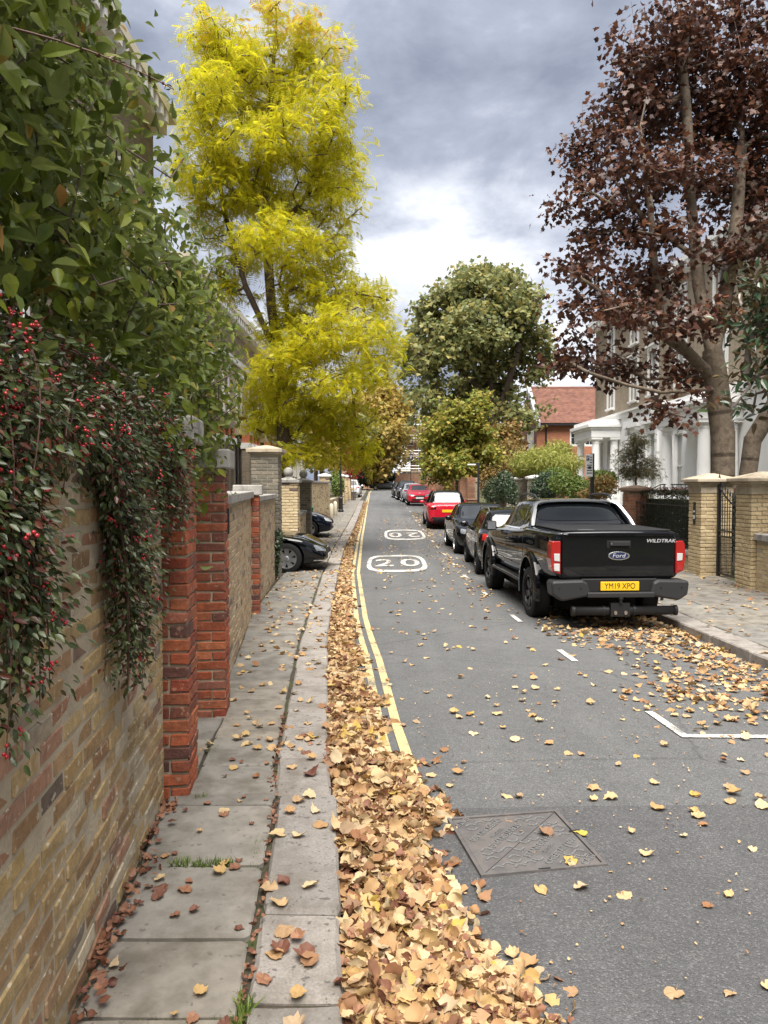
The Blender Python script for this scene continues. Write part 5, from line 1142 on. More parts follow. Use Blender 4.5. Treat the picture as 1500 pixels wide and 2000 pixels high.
MB().add([(-.12, -.5, E_ - .15), (.18, -.5, E_ - .15), (.18, 3.6, RG + .22), (-.12, 3.6, RG + .22), (-.12, -.5, E_ - .6), (.18, -.5, E_ - .6), (.18, 3.6, RG - .3), (-.12, 3.6, RG - .3)], [(0, 1, 2, 3), (0, 3, 7, 4), (1, 5, 6, 2), (0, 4, 5, 1)]).build('gable_coping', M['lead'], rh)
MB().box(-.02, -.46, E_ - .42, 12.3, -.36, E_ - .27).build('gutter', M['iron'], rh); MB().tube([(.7, -.4, E_ - .4), (.7, -.08, E_ - .7), (.7, -.08, 0)], .055, 8).build('downpipe', M['iron'], rh)
for x in (1.6, 3.6, 5.7):
    v_ = MB().add([(x - .16, -.1 + .35, E_ + .02), (x + .16, .25, E_ + .02), (x + .13, .55, E_ + .62), (x - .13, .55, E_ + .62), (x - .13, 1.05, E_ + .62), (x + .13, 1.05, E_ + .62)], [(0, 1, 2, 3), (3, 2, 5, 4), (0, 3, 4), (1, 5, 2)]).build('roof_vent', M['roof_tile'], rf_)
wf = MB()
for q in ((2.5, 4.3, 2.62, 5.6), (4.58, 4.3, 4.7, 5.6), (2.621, 4.3, 4.579, 4.44), (2.621, 5.46, 4.579, 5.6), (3.5, 4.441, 3.7, 5.459)): wf.box(q[0], .03, q[1], q[2], .12, q[3])
wf = wf.build('window', M['trim'], rh)
for a, b in ((2.62, 3.5), (3.7, 4.58)):
    p_ = MB().box(a, .09, 4.44, b, .11, 5.46).build('pane', M['pane'], wf)
    for k in range(1, 3): MB().box(a + (b - a) * k / 3 - .015, .07, 4.441, a + (b - a) * k / 3 + .015, .089, 5.459).build('glazing_bar', M['trim'], wf)
    MB().box(a + .001, .07, 4.94, b - .001, .088, 4.97).build('glazing_bar', M['trim'], wf)
sw = MB().box(-.06, 1.2, 4.1, -.001, 3.4, 4.22).box(-.06, 1.2, 5.5, -.001, 3.4, 5.62)
for y in (1.2, 1.73, 2.26, 2.79, 3.3): sw.box(-.06, y, 4.221, -.001, y + .1, 5.499)
sw = sw.build('window', M['trim'], rh); MB().box(-.02, 1.25, 4.2, -.0015, 3.35, 5.5).build('pane', M['pane'], sw)
lamp_ = MB().lathe([(.10, 2.0), (.12, 2.25), (.05, 2.4)], (6.15, -.15, 0), 8).build('wall_lamp', M['iron'], rh); MB().lathe([(.085, 1.72), (.1, 1.99)], (6.15, -.15, 0), 8).build('lamp_glass', M['sign'], lamp_)
MB().box(5.85, -.03, 1.25, 6.45, -.001, 1.55).build('house_sign', M['iron'], rh)
MB().box(7.2, -.02, -.3, 8.2, .0, 2.3).build('door', M['gate_green'], rh)
# left side villas
def left_villa(label, x, ya, yb, brick, H, bay):
    L = yb - ya; zb = ZG((ya + yb) / 2)
    rt = empty('brick_villa', (x, ya, zb), R(90), label, 'house')
    hol = []
    for k in range(int(L / 3)):
        c_ = 1.5 + k * 3.0
        for z0_, z1_ in ((1.4, 3.6), (4.7, 6.7), (7.9, 9.5)):
            if z1_ < H - .6: hol.append((c_ - .5, c_ + .5, z0_, z1_))
    facade(rt, 'front_wall', M[brick], L, H, hol, 0, -.2, .18)
    for h in hol: sash(rt, *h, .15, 'pane'); surround(rt, h[0], h[1], h[2], h[3], 0, w_=.14)
    MB().box(.001, .5, -.2, L - .001, 9, H - .01).build('side_wall', M[brick], rt)
    for xx in (0, L): MB().add([(xx, 0, -.2), (xx, .51, -.2), (xx, .51, H), (xx, 0, H)], [(0, 1, 2, 3)]).build('return_wall', M[brick], rt)
    for z in (4.15, 7.3): MB().box(-.02, -.08, z, L + .02, -.002, z + .25).build('string_course', M['trim'], rt)
    co = MB().box(-.3, -.35, H - .3, L + .1, .4, H - .001).box(-.4, -.6, H, L + .15, .5, H + .25).build('cornice', M['cream'], rt)
    for k in range(int(L / .45)): MB().box(.1 + k * .45, -.57, H - .28, .28 + k * .45, -.351, H - .001).build('dentil', M['trim'], co)
    MB().add([(-.2, .2, H + .2), (L + .1, .2, H + .2), (L + .1, 9, H + .2), (-.2, 9, H + .2), (1.5, 4.5, H + 2.6), (L - 1.5, 4.5, H + 2.6)], [(0, 1, 5, 4), (1, 2, 5), (2, 3, 4, 5), (3, 0, 4)]).build('roof', M['slate'], rt)
    if bay:
        for bx in bay:
            MB().box(bx - 1.5, -1.0, -.2, bx + 1.5, -.002, 1.2).build('bay_wall', M[brick], rt); MB().box(bx - 1.5, -1.0, 4.0, bx + 1.5, -.002, 4.5).build('bay_parapet', M[brick], rt)
            for k in range(4):
                xx = bx - 1.5 + k * .9; MB().box(xx, -1.0, 1.201, xx + .3, -.7, 3.4).build('bay_pier', M['brown_brick'], rt); MB().box(xx - .05, -1.06, 3.401, xx + .35, -.65, 3.65).build('capital', M['trim'], rt)
                MB().box(xx + .0, -1.0, 3.651, xx + .3, -.7, 3.999).build('bay_head', M['house_red'], rt)
            MB().box(bx - 1.6, -1.1, 1.15, bx + 1.6, -.6, 1.3).build('bay_sill', M['trim'], rt); MB().box(bx - 1.4, -.8, 1.3, bx + 1.4, -.75, 4.0).build('bay_glass', M['pane'], rt)
    return rt
left_villa('brown brick villa with white bands and cream bracketed cornice behind the leafy shrub', -6.3, 11.5, 21.3, 'brown_brick', 11.9, None)
left_villa('pale cream house glimpsed behind the yellow tree', -6.7, 25.0, 44, 'villa_brick', 9.0, [3.0, 9.0, 15.0])
left_villa('cream rendered house far down the left pavement', -7.4, 50, 72, 'cream', 9.0, None)
# lodge with a curved slate roof
lz = ZG(80)
lo = empty('lodge', (4.75, 79, lz), 0, 'small brick lodge with a swept grey slate roof beyond the red garden wall', 'building')
facade(lo, 'front_wall', M['far_brick'], 4.6, 3.1, [(1.2, 1.9, 1.2, 2.4), (2.8, 3.5, 1.2, 2.4)], 0, -.3, .1); MB().box(.002, .15, -.3, 4.59, 6, 3.09).build('house_core', M['far_brick'], lo)
for a in (1.2, 2.8): sash(lo, a, a + .7, 1.2, 2.4, .08)
MB().add([(0, .0, -.3), (0, .16, -.3), (0, .16, 3.1), (0, 0, 3.1)], [(0, 1, 2, 3)]).build('side_wall', M['far_brick'], lo)
pr = [(-.5, 3.05), (-.2, 3.2), (.15, 3.55), (.45, 4.1), (.7, 4.8), (.95, 5.3), (2.3, 5.45)]
mb = MB(); n = len(pr)
for (o_, z) in pr: mb.v += [(o_, o_, z), (4.6 - o_, o_, z), (4.6 - o_, 6 - o_, z), (o_, 6 - o_, z)]
for i in range(n - 1):
    for k in range(4): mb.f.append((i * 4 + k, i * 4 + (k + 1) % 4, (i + 1) * 4 + (k + 1) % 4, (i + 1) * 4 + k)); mb.m.append(0)
mb.build('roof', M['slate'], lo); MB().box(-.55, -.55, 2.95, 5.15, 6.55, 3.05).build('eaves_board', M['iron'], lo)
# scaffolded building at the end
sz = ZG(130); sb = empty('scaffolded_house', (3.3, 133, sz), 0, 'brick house wrapped in steel scaffolding at the end of the street', 'building')
hol = [(a, a + 1.0, z, z + 1.6) for a in (.8, 3.0, 5.2) for z in (1.2, 4.4, 7.6)]
facade(sb, 'front_wall', M['far_brick'], 7, 11, hol, 0, -.5, .2); MB().box(.002, .4, -.5, 6.99, 8, 10.9).build('house_core', M['far_brick'], sb)
for h in hol: sash(sb, *h, .15)
MB().add([(0, 0, -.5), (0, .41, -.5), (0, .41, 11), (0, 0, 11)], [(0, 1, 2, 3)]).build('side_wall', M['far_brick'], sb)
for z in (3.0, 5.6, 8.2, 10.4): MB().box(-1.6, -1.7, z, 7.4, -.25, z + .12).build('scaffold_deck', M['board'], sb)
for x in (-1.4, .6, 2.6, 4.6, 6.8):
    for y in (-1.6, -.35): MB().tube([(x, y, 0), (x, y, 12.3)], .05, 6).build('standard', M['steel'], sb)
for z in (3.5, 4.0, 6.1, 6.6, 8.7, 9.2, 11.0, 11.6): MB().tube([(-1.7, -1.62, z), (7.5, -1.62, z)], .045, 6).build('ledger', M['steel'], sb)
for a, b in (((-1.4, 3.1), (2.6, 5.6)), ((2.6, 5.6), (-1.4, 8.2)), ((2.6, 3.1), (6.8, 5.6))): MB().tube([(a[0], -1.68, a[1]), (b[0], -1.68, b[1])], .045, 6).build('brace', M['steel'], sb)
MB().box(-.9, -1.6, 3.13, 1.3, -.5, 4.6).build('site_cabin', M['trim'], sb)
# far roofs behind everything
for i, (x, y, w_, h_, lb) in enumerate([(-9, 150, 9, 8, 'far brick terrace closing the view behind the yellow trees'), (14, 140, 12, 9, 'far brick house behind the green tree'), (16, 84, 9, 7.5, 'brick house with an orange chimney between green tree and red house')]):
    b_ = empty('far_house', (x, y, ZG(min(y, 200))), 0, lb, 'house'); hol = [(a, a + 1.1, z, z + 1.7) for a in np.arange(1, w_ - 1.2, 2.4) for z in (1.2, 4.4)]
    facade(b_, 'front_wall', M['far_brick'], w_, h_, hol, 0, -1, .2); MB().box(.002, .4, -1, w_ - .002, 8, h_ - .01).build('house_core', M['far_brick'], b_)
    for h in hol: sash(b_, *h, .15)
    for xx in (0, w_): MB().add([(xx, 0, -1), (xx, .41, -1), (xx, .41, h_), (xx, 0, h_)], [(0, 1, 2, 3)]).build('return_wall', M['far_brick'], b_)
    r_ = MB().add([(-.3, -.4, h_), (w_ + .3, -.4, h_), (w_ + .3, 4, h_ + 2.6), (-.3, 4, h_ + 2.6), (w_ + .3, 8.4, h_), (-.3, 8.4, h_)], [(0, 1, 2, 3), (3, 2, 4, 5), (0, 3, 5), (1, 4, 2)]).build('roof', M['slate'], b_)
    MB().box(1, 3.4, h_ + 1, 2.2, 4.6, h_ + 4).build('chimney', M['orange_brick'], r_)
# unseen houses added behind the viewer to darken what the paintwork mirrors
left_villa('tall unseen brown brick villa added to darken the car reflections', -6.2, -16, 6.0, 'brown_brick', 10.9, None)
villa('unseen white stucco villa added to block sky from the car reflections', 11.9, -2.0, 9.5, 'door_green', 3.5, [7.6, .2], (9.5 - 5.2, 9.5 - 1.8))
# ---------------------------------------------------------------- vegetation
def tri_fan(pts, c=(0, 0.5, 0)): return [c] + list(pts), [(0, i + 1, (i + 1) % len(pts) + 1) for i in range(len(pts))]
def ovate(wd=.5, fold=.12, curl=.15, tip=1.0):
    L_ = [(0, 0, 0), (wd * .36, .18, fold), (wd * .5, .42, fold * 1.2), (wd * .34, .72, fold * .6 - curl * .3), (0, tip, -curl), (-wd * .34, .72, fold * .6 - curl * .3), (-wd * .5, .42, fold * 1.2), (-wd * .36, .18, fold)]
    mid = [(0, .42, 0)]
    return L_ + mid, [(0, 1, 8), (1, 2, 8), (2, 3, 8), (3, 4, 8), (4, 5, 8), (5, 6, 8), (6, 7, 8), (7, 0, 8)]
def palmate(curl=.1):
    P = [(0, 0), (.16, .10), (.40, .02), (.36, .24), (.62, .46), (.34, .52), (.26, .66), (.16, .74), (0, 1.0), (-.16, .74), (-.26, .66), (-.34, .52), (-.62, .46), (-.36, .24), (-.40, .02), (-.16, .10)]
    return tri_fan([(x, y, curl * (x * x * 2 - .3 * y)) for x, y in P], (0, .36, .03))
def frond(n=8, wd=.26, droop=.35):
    vs, fs = [], []
    for k in range(n):
        t = (k + .6) / n
        for s in (-1, 1):
            b = len(vs); ln = wd * (1 - .45 * abs(t - .45)); y = t; z = -droop * t * t
            vs += [(0, y - .012, z), (s * ln * .5, y + .005, z - .03 - .1 * ln), (s * ln, y + .06, z - .09 - .2 * ln), (s * ln * .5, y + .085, z - .03)]
            fs += [(b, b + 1, b + 2), (b, b + 2, b + 3)]
    return vs, fs
def diamond(w_=.5, c=.1): return [(0, 0, 0), (w_ / 2, .45, c), (0, 1, -.05), (-w_ / 2, .45, c)], [(0, 1, 2), (0, 2, 3)]
OV = [ovate(.52, .10, .12), ovate(.6, .04, .25), ovate(.46, .16, .05)]
OVL = [ovate(.36, .08, .15), ovate(.40, .05, .05)]
PAL = [palmate(.12), palmate(-.15), palmate(.3)]
FRD = [frond(5, .6, .3), frond(5, .66, .6), frond(6, .52, .12)]
DIA = [diamond(.5, .1), diamond(.65, -.08)]
def lobes_px(Y, lst, dy=1.0, seed=0):
    """crown lobes given in photo pixels (x, y, half-width, half-height) set at distance Y -> ellipsoids in metres"""
    r_ = random.Random(seed); k = Y / 1500.0; o = []
    for q in lst:
        px, py, rx, ry = q[:4]; off = q[4] if len(q) > 4 else r_.uniform(-.55, .55) * dy
        Yp = Y + off; c = PX(px, py, Yp); o.append((c, Vector((rx * Yp / 1500, max(rx, ry) * .9 * Yp / 1500, ry * Yp / 1500))))
    return o
def sample_lobes(lobes, n, shell=.45):
    """points spread through the lobes, denser toward their skins; share by size"""
    vol = np.array([l[1].x * l[1].y * l[1].z for l in lobes]) ** .8; cnt = rng.multinomial(n, vol / vol.sum()); out_ = []
    for (c, rd), k in zip(lobes, cnt):
        d = rvec(k); r_ = (shell + (1 - shell) * rng.random(k) ** .6)[:, None] * (1 + .12 * rng.normal(size=(k, 1)))
        out_.append(np.array(c) + d * r_ * np.array(rd))
    return np.concatenate(out_)
def skeleton(trunk_paths, attract, up=.25, step=.45, sag=.0, jit=.05):
    """grow branches from given limbs to each attractor point; returns nodes, parents"""
    P = []; par = []
    for path in trunk_paths:
        path = [Vector(p) for p in path]; prev = -1
        if P:
            d = [(Vector(q) - path[0]).length for q in P]; prev = int(np.argmin(d))
        for i in range(len(path) - 1):
            m = max(1, int((path[i + 1] - path[i]).length / step))
            for k in range(m):
                P.append(tuple(path[i].lerp(path[i + 1], k / m))); par.append(prev); prev = len(P) - 1
        P.append(tuple(path[-1])); par.append(prev)
    arr = np.array(P); order = np.argsort([np.min(np.linalg.norm(arr - a, axis=1)) for a in attract])
    P = list(map(np.array, P)); A = np.zeros((len(P) + len(attract) * 40, 3)); A[:len(P)] = arr; nP = len(P); tips = []
    for ai in order:
        a = attract[ai]; d = A[:nP] - a; dist = np.linalg.norm(d, axis=1); cost = dist + up * np.maximum(0, d[:, 2] + .1) * 2
        j = int(np.argmin(cost)); s = A[j].copy(); L_ = dist[j]; m = max(1, int(L_ / step)); prev = j
        for k in range(1, m + 1):
            t = k / m; p = s + (a - s) * t; p[2] += math.sin(math.pi * t) * L_ * .10 - sag * t * t * L_; p += rng.normal(size=3) * jit * (1 if k < m else .3)
            if nP >= len(A): A = np.concatenate([A, np.zeros((2000, 3))])
            A[nP] = p; par.append(prev); prev = nP; nP += 1
        tips.append(prev)
    return A[:nP], par, tips
def branch_mesh(A, par, r0, rmin=.008, power=.5):
    n = len(A); cnt = np.zeros(n)
    ch = [[] for _ in range(n)]
    for i, p in enumerate(par):
        if p >= 0: ch[p].append(i)
    for i in range(n - 1, -1, -1):
        cnt[i] += 1 if not ch[i] else 0
        if par[i] >= 0: cnt[par[i]] += cnt[i]
    mx = cnt.max(); rad = np.maximum(rmin, r0 * (cnt / mx) ** power)
    mb = MB()
    for i, p in enumerate(par):
        if p < 0: continue
        a, b = Vector(A[p]), Vector(A[i])
        if (b - a).length < 1e-4: continue
        ra = min(rad[p], rad[i] * 1.25); k = 10 if rad[i] > .12 else (6 if rad[i] > .03 else 4)
        e = (b - a).normalized() * rad[i] * .35
        mb.tube([a, b + e], [ra, rad[i]], k, False)
    return mb
def tree(name, label, cat, base, r0, trunk_paths, lobes, ncl, per, size, shapes, lm, bark, spread=.35, up=.25, group=None, droop=.0, leaf_obj=0, trunk_only_r=None, shell=.45, nmode='out', power=.5, top=None, step=.45, sag=0.0, whips=0):
    rt = empty(name, base, 0, label, cat, group); B0 = Vector(base)
    att = sample_lobes(lobes, ncl, shell)
    A, par, tips = skeleton(trunk_paths, att, up, step, sag)
    mb = branch_mesh(A, par, r0, power=power); mb.v = [(p[0] - B0.x, p[1] - B0.y, p[2] - B0.z) for p in mb.v]
    tr = mb.build('trunk', M[bark], rt, True)
    tr['label'] = 'trunk and branches'
    n = len(att) * per
    c = np.repeat(att, per, axis=0); off = rng.normal(size=(n, 3)) * spread * np.array([1, 1, .7]); P = c + off
    cen = np.mean([np.array(l[0]) for l in lobes], axis=0)
    nr = off / (np.linalg.norm(off, axis=1, keepdims=True) + 1e-6) * .6 + np.array([0, 0, .7]) + rng.normal(size=(n, 3)) * .45
    tn = rng.normal(size=(n, 3)) + off / (spread + 1e-6) * .5 - np.array([0, 0, droop])
    Rm = frames(nr, tn); S = size * rng.uniform(.65, 1.25, n)
    P -= np.array(base)
    if leaf_obj:
        d = np.linalg.norm(P + np.array(base) - np.array([0, 0, CAMZ]), axis=1); px = (P[:, 0] + base[0]) / (P[:, 1] + base[1]); d = d + np.where(np.abs(px) > .5, 50, 0)
        idx = np.argsort(d)[:leaf_obj]; mes = []
        for k, (v, f) in enumerate(shapes):
            me = bpy.data.meshes.new('leaf'); me.from_pydata([tuple(q) for q in v], [], f); me.materials.append(M[lm]); mes.append(me)
        for i in idx:
            o = link('leaf', mes[i % len(mes)], rt); o.matrix_local = Matrix.Translation(P[i]) @ Matrix(Rm[i].tolist()).to_4x4() @ Matrix.Scale(S[i], 4)
        keep = np.ones(n, bool); keep[idx] = False; P, Rm, S = P[keep], Rm[keep], S[keep]; c = c[keep]
    if top:
        hi = (c[:, 2] + rng.normal(size=len(c)) * .5 + .25 * np.maximum(0, c[:, 0] - base[0])) > top[0]
        bake('crown', M[top[1]], shapes, P[hi], Rm[hi], S[hi], rt, 'stuff'); P, Rm, S = P[~hi], Rm[~hi], S[~hi]
    bake('crown', M[lm], shapes, P, Rm, S, rt, 'stuff')
    if whips:
        z = att[:, 2]; idx = np.argsort(-z + rng.normal(size=len(z)) * .8)[:whips]; wb = MB()
        for i in idx:
            p = Vector(att[i]) - B0; L_ = random.uniform(.6, 1.5); s_ = Vector((random.uniform(-.25, .15), random.uniform(-.2, .2), 1)) * L_; wb.tube([p, p + s_ * .5 + Vector((random.uniform(-.05, .05), 0, 0)), p + s_], [.009, .006, .003], 3, False)
        tag(wb.build('whip_shoots', M['twig'], rt), kind='stuff')
    return rt
def bush(name, label, cat, lobes, n, size, shapes, lm, base=None, stems=6, group=None, droop=.0, shell=.7, leaf_obj=0, core=None):
    """leafy mass over a handful of stems"""
    if base is None:
        c = sum((l[0] for l in lobes), Vector()) / len(lobes); base = (c.x, c.y, ZG(c.y) + .05)
    rt = empty(name, base, 0, label, cat, group); B0 = np.array(base)
    P = sample_lobes(lobes, n, shell); P[:, 2] = np.maximum(P[:, 2], base[2] + .02)
    cc = np.concatenate([[np.array(l[0])] for l in lobes]); near = cc[np.argmin(np.linalg.norm(P[:, None] - cc[None], axis=2), axis=1)]
    o_ = P - near; nr = o_ / (np.linalg.norm(o_, axis=1, keepdims=True) + 1e-6) + rng.normal(size=(n, 3)) * .5 + np.array([0, 0, .35]); tn = rng.normal(size=(n, 3)) - np.array([0, 0, droop]) + .4 * o_
    bake('foliage', M[lm], shapes, P - B0, frames(nr, tn), size * rng.uniform(.6, 1.3, n), rt, 'stuff')
    mb = MB()
    for l in lobes:
        for k in range(max(1, stems // len(lobes))):
            t = Vector(l[0]) + Vector((random.uniform(-.5, .5) * l[1].x, random.uniform(-.5, .5) * l[1].y, random.uniform(-.2, .6) * l[1].z)) - Vector(base)
            b = Vector((t.x * .35, t.y * .35, 0)); mb.tube([b, b.lerp(t, .5) + Vector((random.uniform(-.1, .1), random.uniform(-.1, .1), 0)), t], [.03, .02, .006], 5, False)
    mb.build('stem', M['bark'], rt)
    return rt
V3 = lambda *a: Vector(a)
# -- yellow locust
YT = 22.0; tx, tz = -2.9, ZG(22) + .05
def tp(px, py, Y): return PX(px, py, Y)
lob = lobes_px(YT, [(405, 60, 42, 45), (450, 110, 60, 55), (550, 45, 70, 55), (620, 120, 65, 50), (500, 175, 110, 60), (640, 190, 60, 50), (410, 180, 62, 55), (375, 260, 40, 35), (480, 290, 100, 45), (600, 270, 95, 50), (650, 330, 60, 55), (440, 370, 85, 50), (570, 385, 110, 50), (670, 400, 48, 42), (410, 440, 60, 40), (540, 475, 95, 45), (640, 490, 62, 50), (470, 540, 55, 50), (590, 560, 75, 45), (690, 590, 75, 42), (560, 650, 70, 40), (640, 650, 90, 48), (735, 665, 48, 48), (715, 730, 50, 28), (560, 715, 80, 48), (640, 740, 70, 42), (510, 770, 50, 48), (590, 800, 75, 40), (520, 830, 38, 30), (680, 820, 55, 40), (620, 865, 60, 40), (690, 880, 40, 30), (580, 890, 40, 22), (355, 330, 28, 30)], 2.4, 3)
lob = [(c + V3(0, 0, 0), r_) for c, r_ in lob]
tb_ = V3(tx, YT, tz)
paths = [[tb_, tp(553, 800, YT), tp(545, 700, YT + .1), tp(530, 600, YT), tp(522, 480, YT), tp(520, 330, YT), tp(530, 180, YT), tp(540, 40, YT)],
         [tp(548, 760, YT), tp(590, 680, YT - .6), tp(650, 620, YT - 1.0), tp(700, 600, YT - 1.2)], [tp(540, 690, YT), tp(480, 560, YT + .5), tp(440, 420, YT + .5), tp(410, 250, YT + .4)], [tp(522, 480, YT), tp(600, 380, YT + .6), tp(640, 250, YT + .6)], [tp(552, 790, YT), tp(640, 780, YT + .8), tp(690, 800, YT + 1)]]
tree('locust_tree', 'tall golden yellow tree with feathery leaves rising behind the ball topped pillars', 'tree', tuple(tb_), .19, paths, [(c_, r_ * .9) for c_, r_ in lob], 900, 23, .25, FRD, 'locust', 'bark', .2, .3, droop=.3, shell=.55, power=.42, top=(14.9, 'locust_top'))
# -- purple maple
PT = 18.2; pb = V3(8.05, PT, ZG(PT) + .1)
lob = lobes_px(PT, [(1290, 110, 110, 75), (1400, 60, 110, 70), (1220, 220, 85, 65), (1330, 220, 110, 75), (1440, 190, 90, 100), (1140, 310, 60, 45), (1230, 330, 85, 60), (1350, 330, 90, 55), (1460, 370, 70, 90), (1120, 400, 45, 40), (1200, 430, 85, 50), (1310, 450, 70, 45), (1430, 500, 70, 60), (1150, 520, 75, 45), (1240, 545, 80, 45), (1110, 590, 45, 35), (1190, 615, 80, 40), (1300, 610, 70, 50), (1120, 690, 50, 45), (1180, 720, 50, 35), (1250, 700, 55, 40), (1310, 790, 42, 40), (1340, 730, 40, 30), (1390, 610, 50, 50), (1580, 150, 110, 140), (1600, 400, 110, 130), (1580, 600, 80, 80), (1520, 250, 80, 90)], 2.6, 5)
pp = [[pb, tp(1412, 850, PT), tp(1402, 770, PT), tp(1392, 690, PT)],
      [tp(1392, 700, PT), tp(1365, 560, PT + .2), tp(1350, 400, PT + .2), tp(1342, 230, PT + .2), tp(1330, 90, PT)],
      [tp(1395, 740, PT), tp(1345, 690, PT - .3), tp(1292, 630, PT - .5), tp(1278, 520, PT - .6), tp(1270, 400, PT - .5), tp(1250, 250, PT - .5)],
      [tp(1400, 760, PT), tp(1355, 762, PT - .8), tp(1290, 766, PT - 1.2), tp(1225, 752, PT - 1.4), tp(1150, 728, PT - 1.5)],
      [tp(1392, 690, PT), tp(1420, 560, PT + .3), tp(1440, 420, PT + .5), tp(1450, 250, PT + .5)],
      [tp(1340, 690, PT - .3), tp(1240, 620, PT - .9), tp(1160, 560, PT - 1.0)],
      [tp(1355, 500, PT + .2), tp(1260, 430, PT + .6), tp(1190, 340, PT + .6)]]
tree('maple_tree', 'dark purple leaved maple with pale spreading limbs in the garden behind the gate pillars', 'tree', tuple(pb), .27, pp, [(c_, r_ * .93) for c_, r_ in lob], 480, 44, .14, PAL, 'maple_purple', 'bark_maple', .25, .25, droop=.6, shell=.3, power=.5, leaf_obj=300, whips=70)
p2 = [[V3(8.45, PT + .2, ZG(PT) + .1), tp(1470, 860, PT + .2), tp(1510, 795, PT + .2), tp(1580, 680, PT + .2), tp(1640, 520, PT + .3)]]
mb = branch_mesh(*skeleton(p2, np.array([tp(1680, 420, PT + .3), tp(1600, 560, PT)]))[:2], .2); mt_ = bpy.data.objects['maple_tree']; mb.v = [tuple(Vector(p) - pb) for p in mb.v]; mb.build('leaning_stem', M['bark_maple'], mt_, True)
# -- big green tree
GT = 51.0; gb = V3((965 - 750) * GT / 1500, GT, ZG(GT) + .1)
lob = lobes_px(GT, [(935, 570, 80, 45), (870, 600, 60, 45), (1000, 590, 60, 50), (840, 650, 55, 50), (930, 640, 80, 45), (1030, 650, 48, 55), (815, 710, 40, 45), (880, 705, 60, 45), (960, 700, 70, 45), (1040, 720, 45, 45), (830, 770, 38, 40), (890, 770, 50, 40), (960, 765, 55, 40), (1020, 790, 45, 35), (1055, 690, 28, 40), (835, 815, 22, 25), (1000, 815, 45, 25), (800, 690, 22, 40), (980, 545, 50, 25), (920, 545, 40, 25)], 5, 9)
pg = [[gb, tp(965, 850, GT), tp(962, 790, GT), tp(955, 720, GT), tp(945, 640, GT)], [tp(964, 830, GT), tp(985, 770, GT), tp(1010, 690, GT - 1), tp(1020, 620, GT)], [tp(962, 800, GT), tp(910, 730, GT - 1), tp(860, 680, GT)], [tp(955, 720, GT), tp(900, 620, GT + 1), tp(880, 580, GT)]]
tree('plane_tree', 'broad dark green domed tree standing behind the small yellow-green maple', 'tree', tuple(gb), .42, pg, [(c_, r_ * .96) for c_, r_ in lob], 430, 46, .30, PAL, 'plane', 'bark', .36, .25, shell=.35, step=.8, power=.45)
# -- street maple
ST = 41.0; sb_ = V3(3.9, ST, ZG(ST) + .1)
lob = lobes_px(ST, [(935, 790, 16, 26), (905, 790, 14, 24), (870, 800, 14, 24), (895, 830, 45, 30), (925, 830, 30, 28), (860, 845, 32, 30), (840, 870, 25, 24), (900, 870, 48, 30), (945, 865, 25, 30), (880, 905, 48, 28), (930, 905, 34, 28), (850, 915, 28, 26), (960, 890, 16, 22), (870, 935, 22, 14)], 1.5, 4)
tree('street_maple', 'small yellow and green maple on the pavement beside the red brick wall', 'tree', tuple(sb_), .09, [[sb_, tp(892, 930, ST), tp(895, 860, ST), tp(900, 800, ST)]], lob, 260, 44, .19, PAL, 'street_maple', 'bark_grey', .22, .3, shell=.4, step=.4)
# -- far yellow tree, and others filling the end of the street
FT = 100.0; fb = V3(-1.0, 121.5, ZG(121) + .1)
lob = lobes_px(116, [(745, 770, 38, 30), (770, 800, 40, 35), (715, 800, 35, 35), (740, 840, 50, 35), (776, 838, 20, 32), (705, 860, 30, 40), (742, 885, 42, 35), (725, 905, 35, 25), (700, 900, 25, 25)], 4, 2)
fb = V3(-1.2, 116.0, ZG(116) + .1); fb = V3(-3.6, 117, ZG(117) + .1)
tree('autumn_tree', 'pale yellow autumn tree closing the far end of the street', 'tree', tuple(fb), .3, [[fb, V3(-2.4, 117, 5), V3(-1, 117, 10), V3(0, 116, 14)]], lob, 300, 44, .55, PAL, 'far_yellow', 'bark', .75, .25, shell=.4, step=1.2)
def quick_tree(label, x, y, h, rad, lm, seed, ncl=140, per=30, size=.4, group=None, name='garden_tree'):
    b = V3(x, y, ZG(min(y, 200)) + .05); r2 = random.Random(seed); lob = []
    for k in range(9): lob.append((V3(x + r2.uniform(-.6, .6) * rad, y + r2.uniform(-.6, .6) * rad, b.z + h * r2.uniform(.42, .88)), V3(rad * r2.uniform(.4, .6), rad * r2.uniform(.4, .6), h * r2.uniform(.12, .2))))
    return tree(name, label, 'tree', tuple(b), .04 * h / 2 + .05, [[b, b + V3(.1, 0, h * .4), b + V3(0, 0, h * .75)]], lob, ncl, per, size, PAL, lm, 'bark', rad * .16, .25, shell=.4, step=.7, group=group)
quick_tree('dark green garden tree at the left end of the far wall', -6.5, 108, 11, 4.5, 'plane', 21, size=.55)
quick_tree('yellowing garden tree behind the pale cream pillars', -7.5, 84, 9, 3.6, 'far_yellow', 22, size=.45)
quick_tree('leafy green tree behind the lodge roof', 9.5, 96, 12, 5, 'plane', 23, size=.5)
quick_tree('olive green garden tree between the street maple and the red house', 7.3, 45.5, 5.0, 1.5, 'autumn_bush', 24, 150, 34, .2)
quick_tree('pale green small tree beside the grey boundary wall', 6.5, 47.5, 5.0, 1.4, 'street_maple', 25, 110, 34, .2)
quick_tree('tall green tree filling the gap behind the brick terrace', -11, 135, 16, 7, 'plane', 26, size=.7)
quick_tree('broad tree standing behind the scaffolded house', 14, 150, 15, 7, 'plane', 27, size=.7)
quick_tree('green garden tree between the cream house and its neighbour', -6.2, 47, 8, 2.6, 'plane', 28, 130, 30, .3)
quick_tree('round topped small tree in front of the end wall', 7.4, 118, 5, 1.8, 'bush', 29, 80, 24, .4)
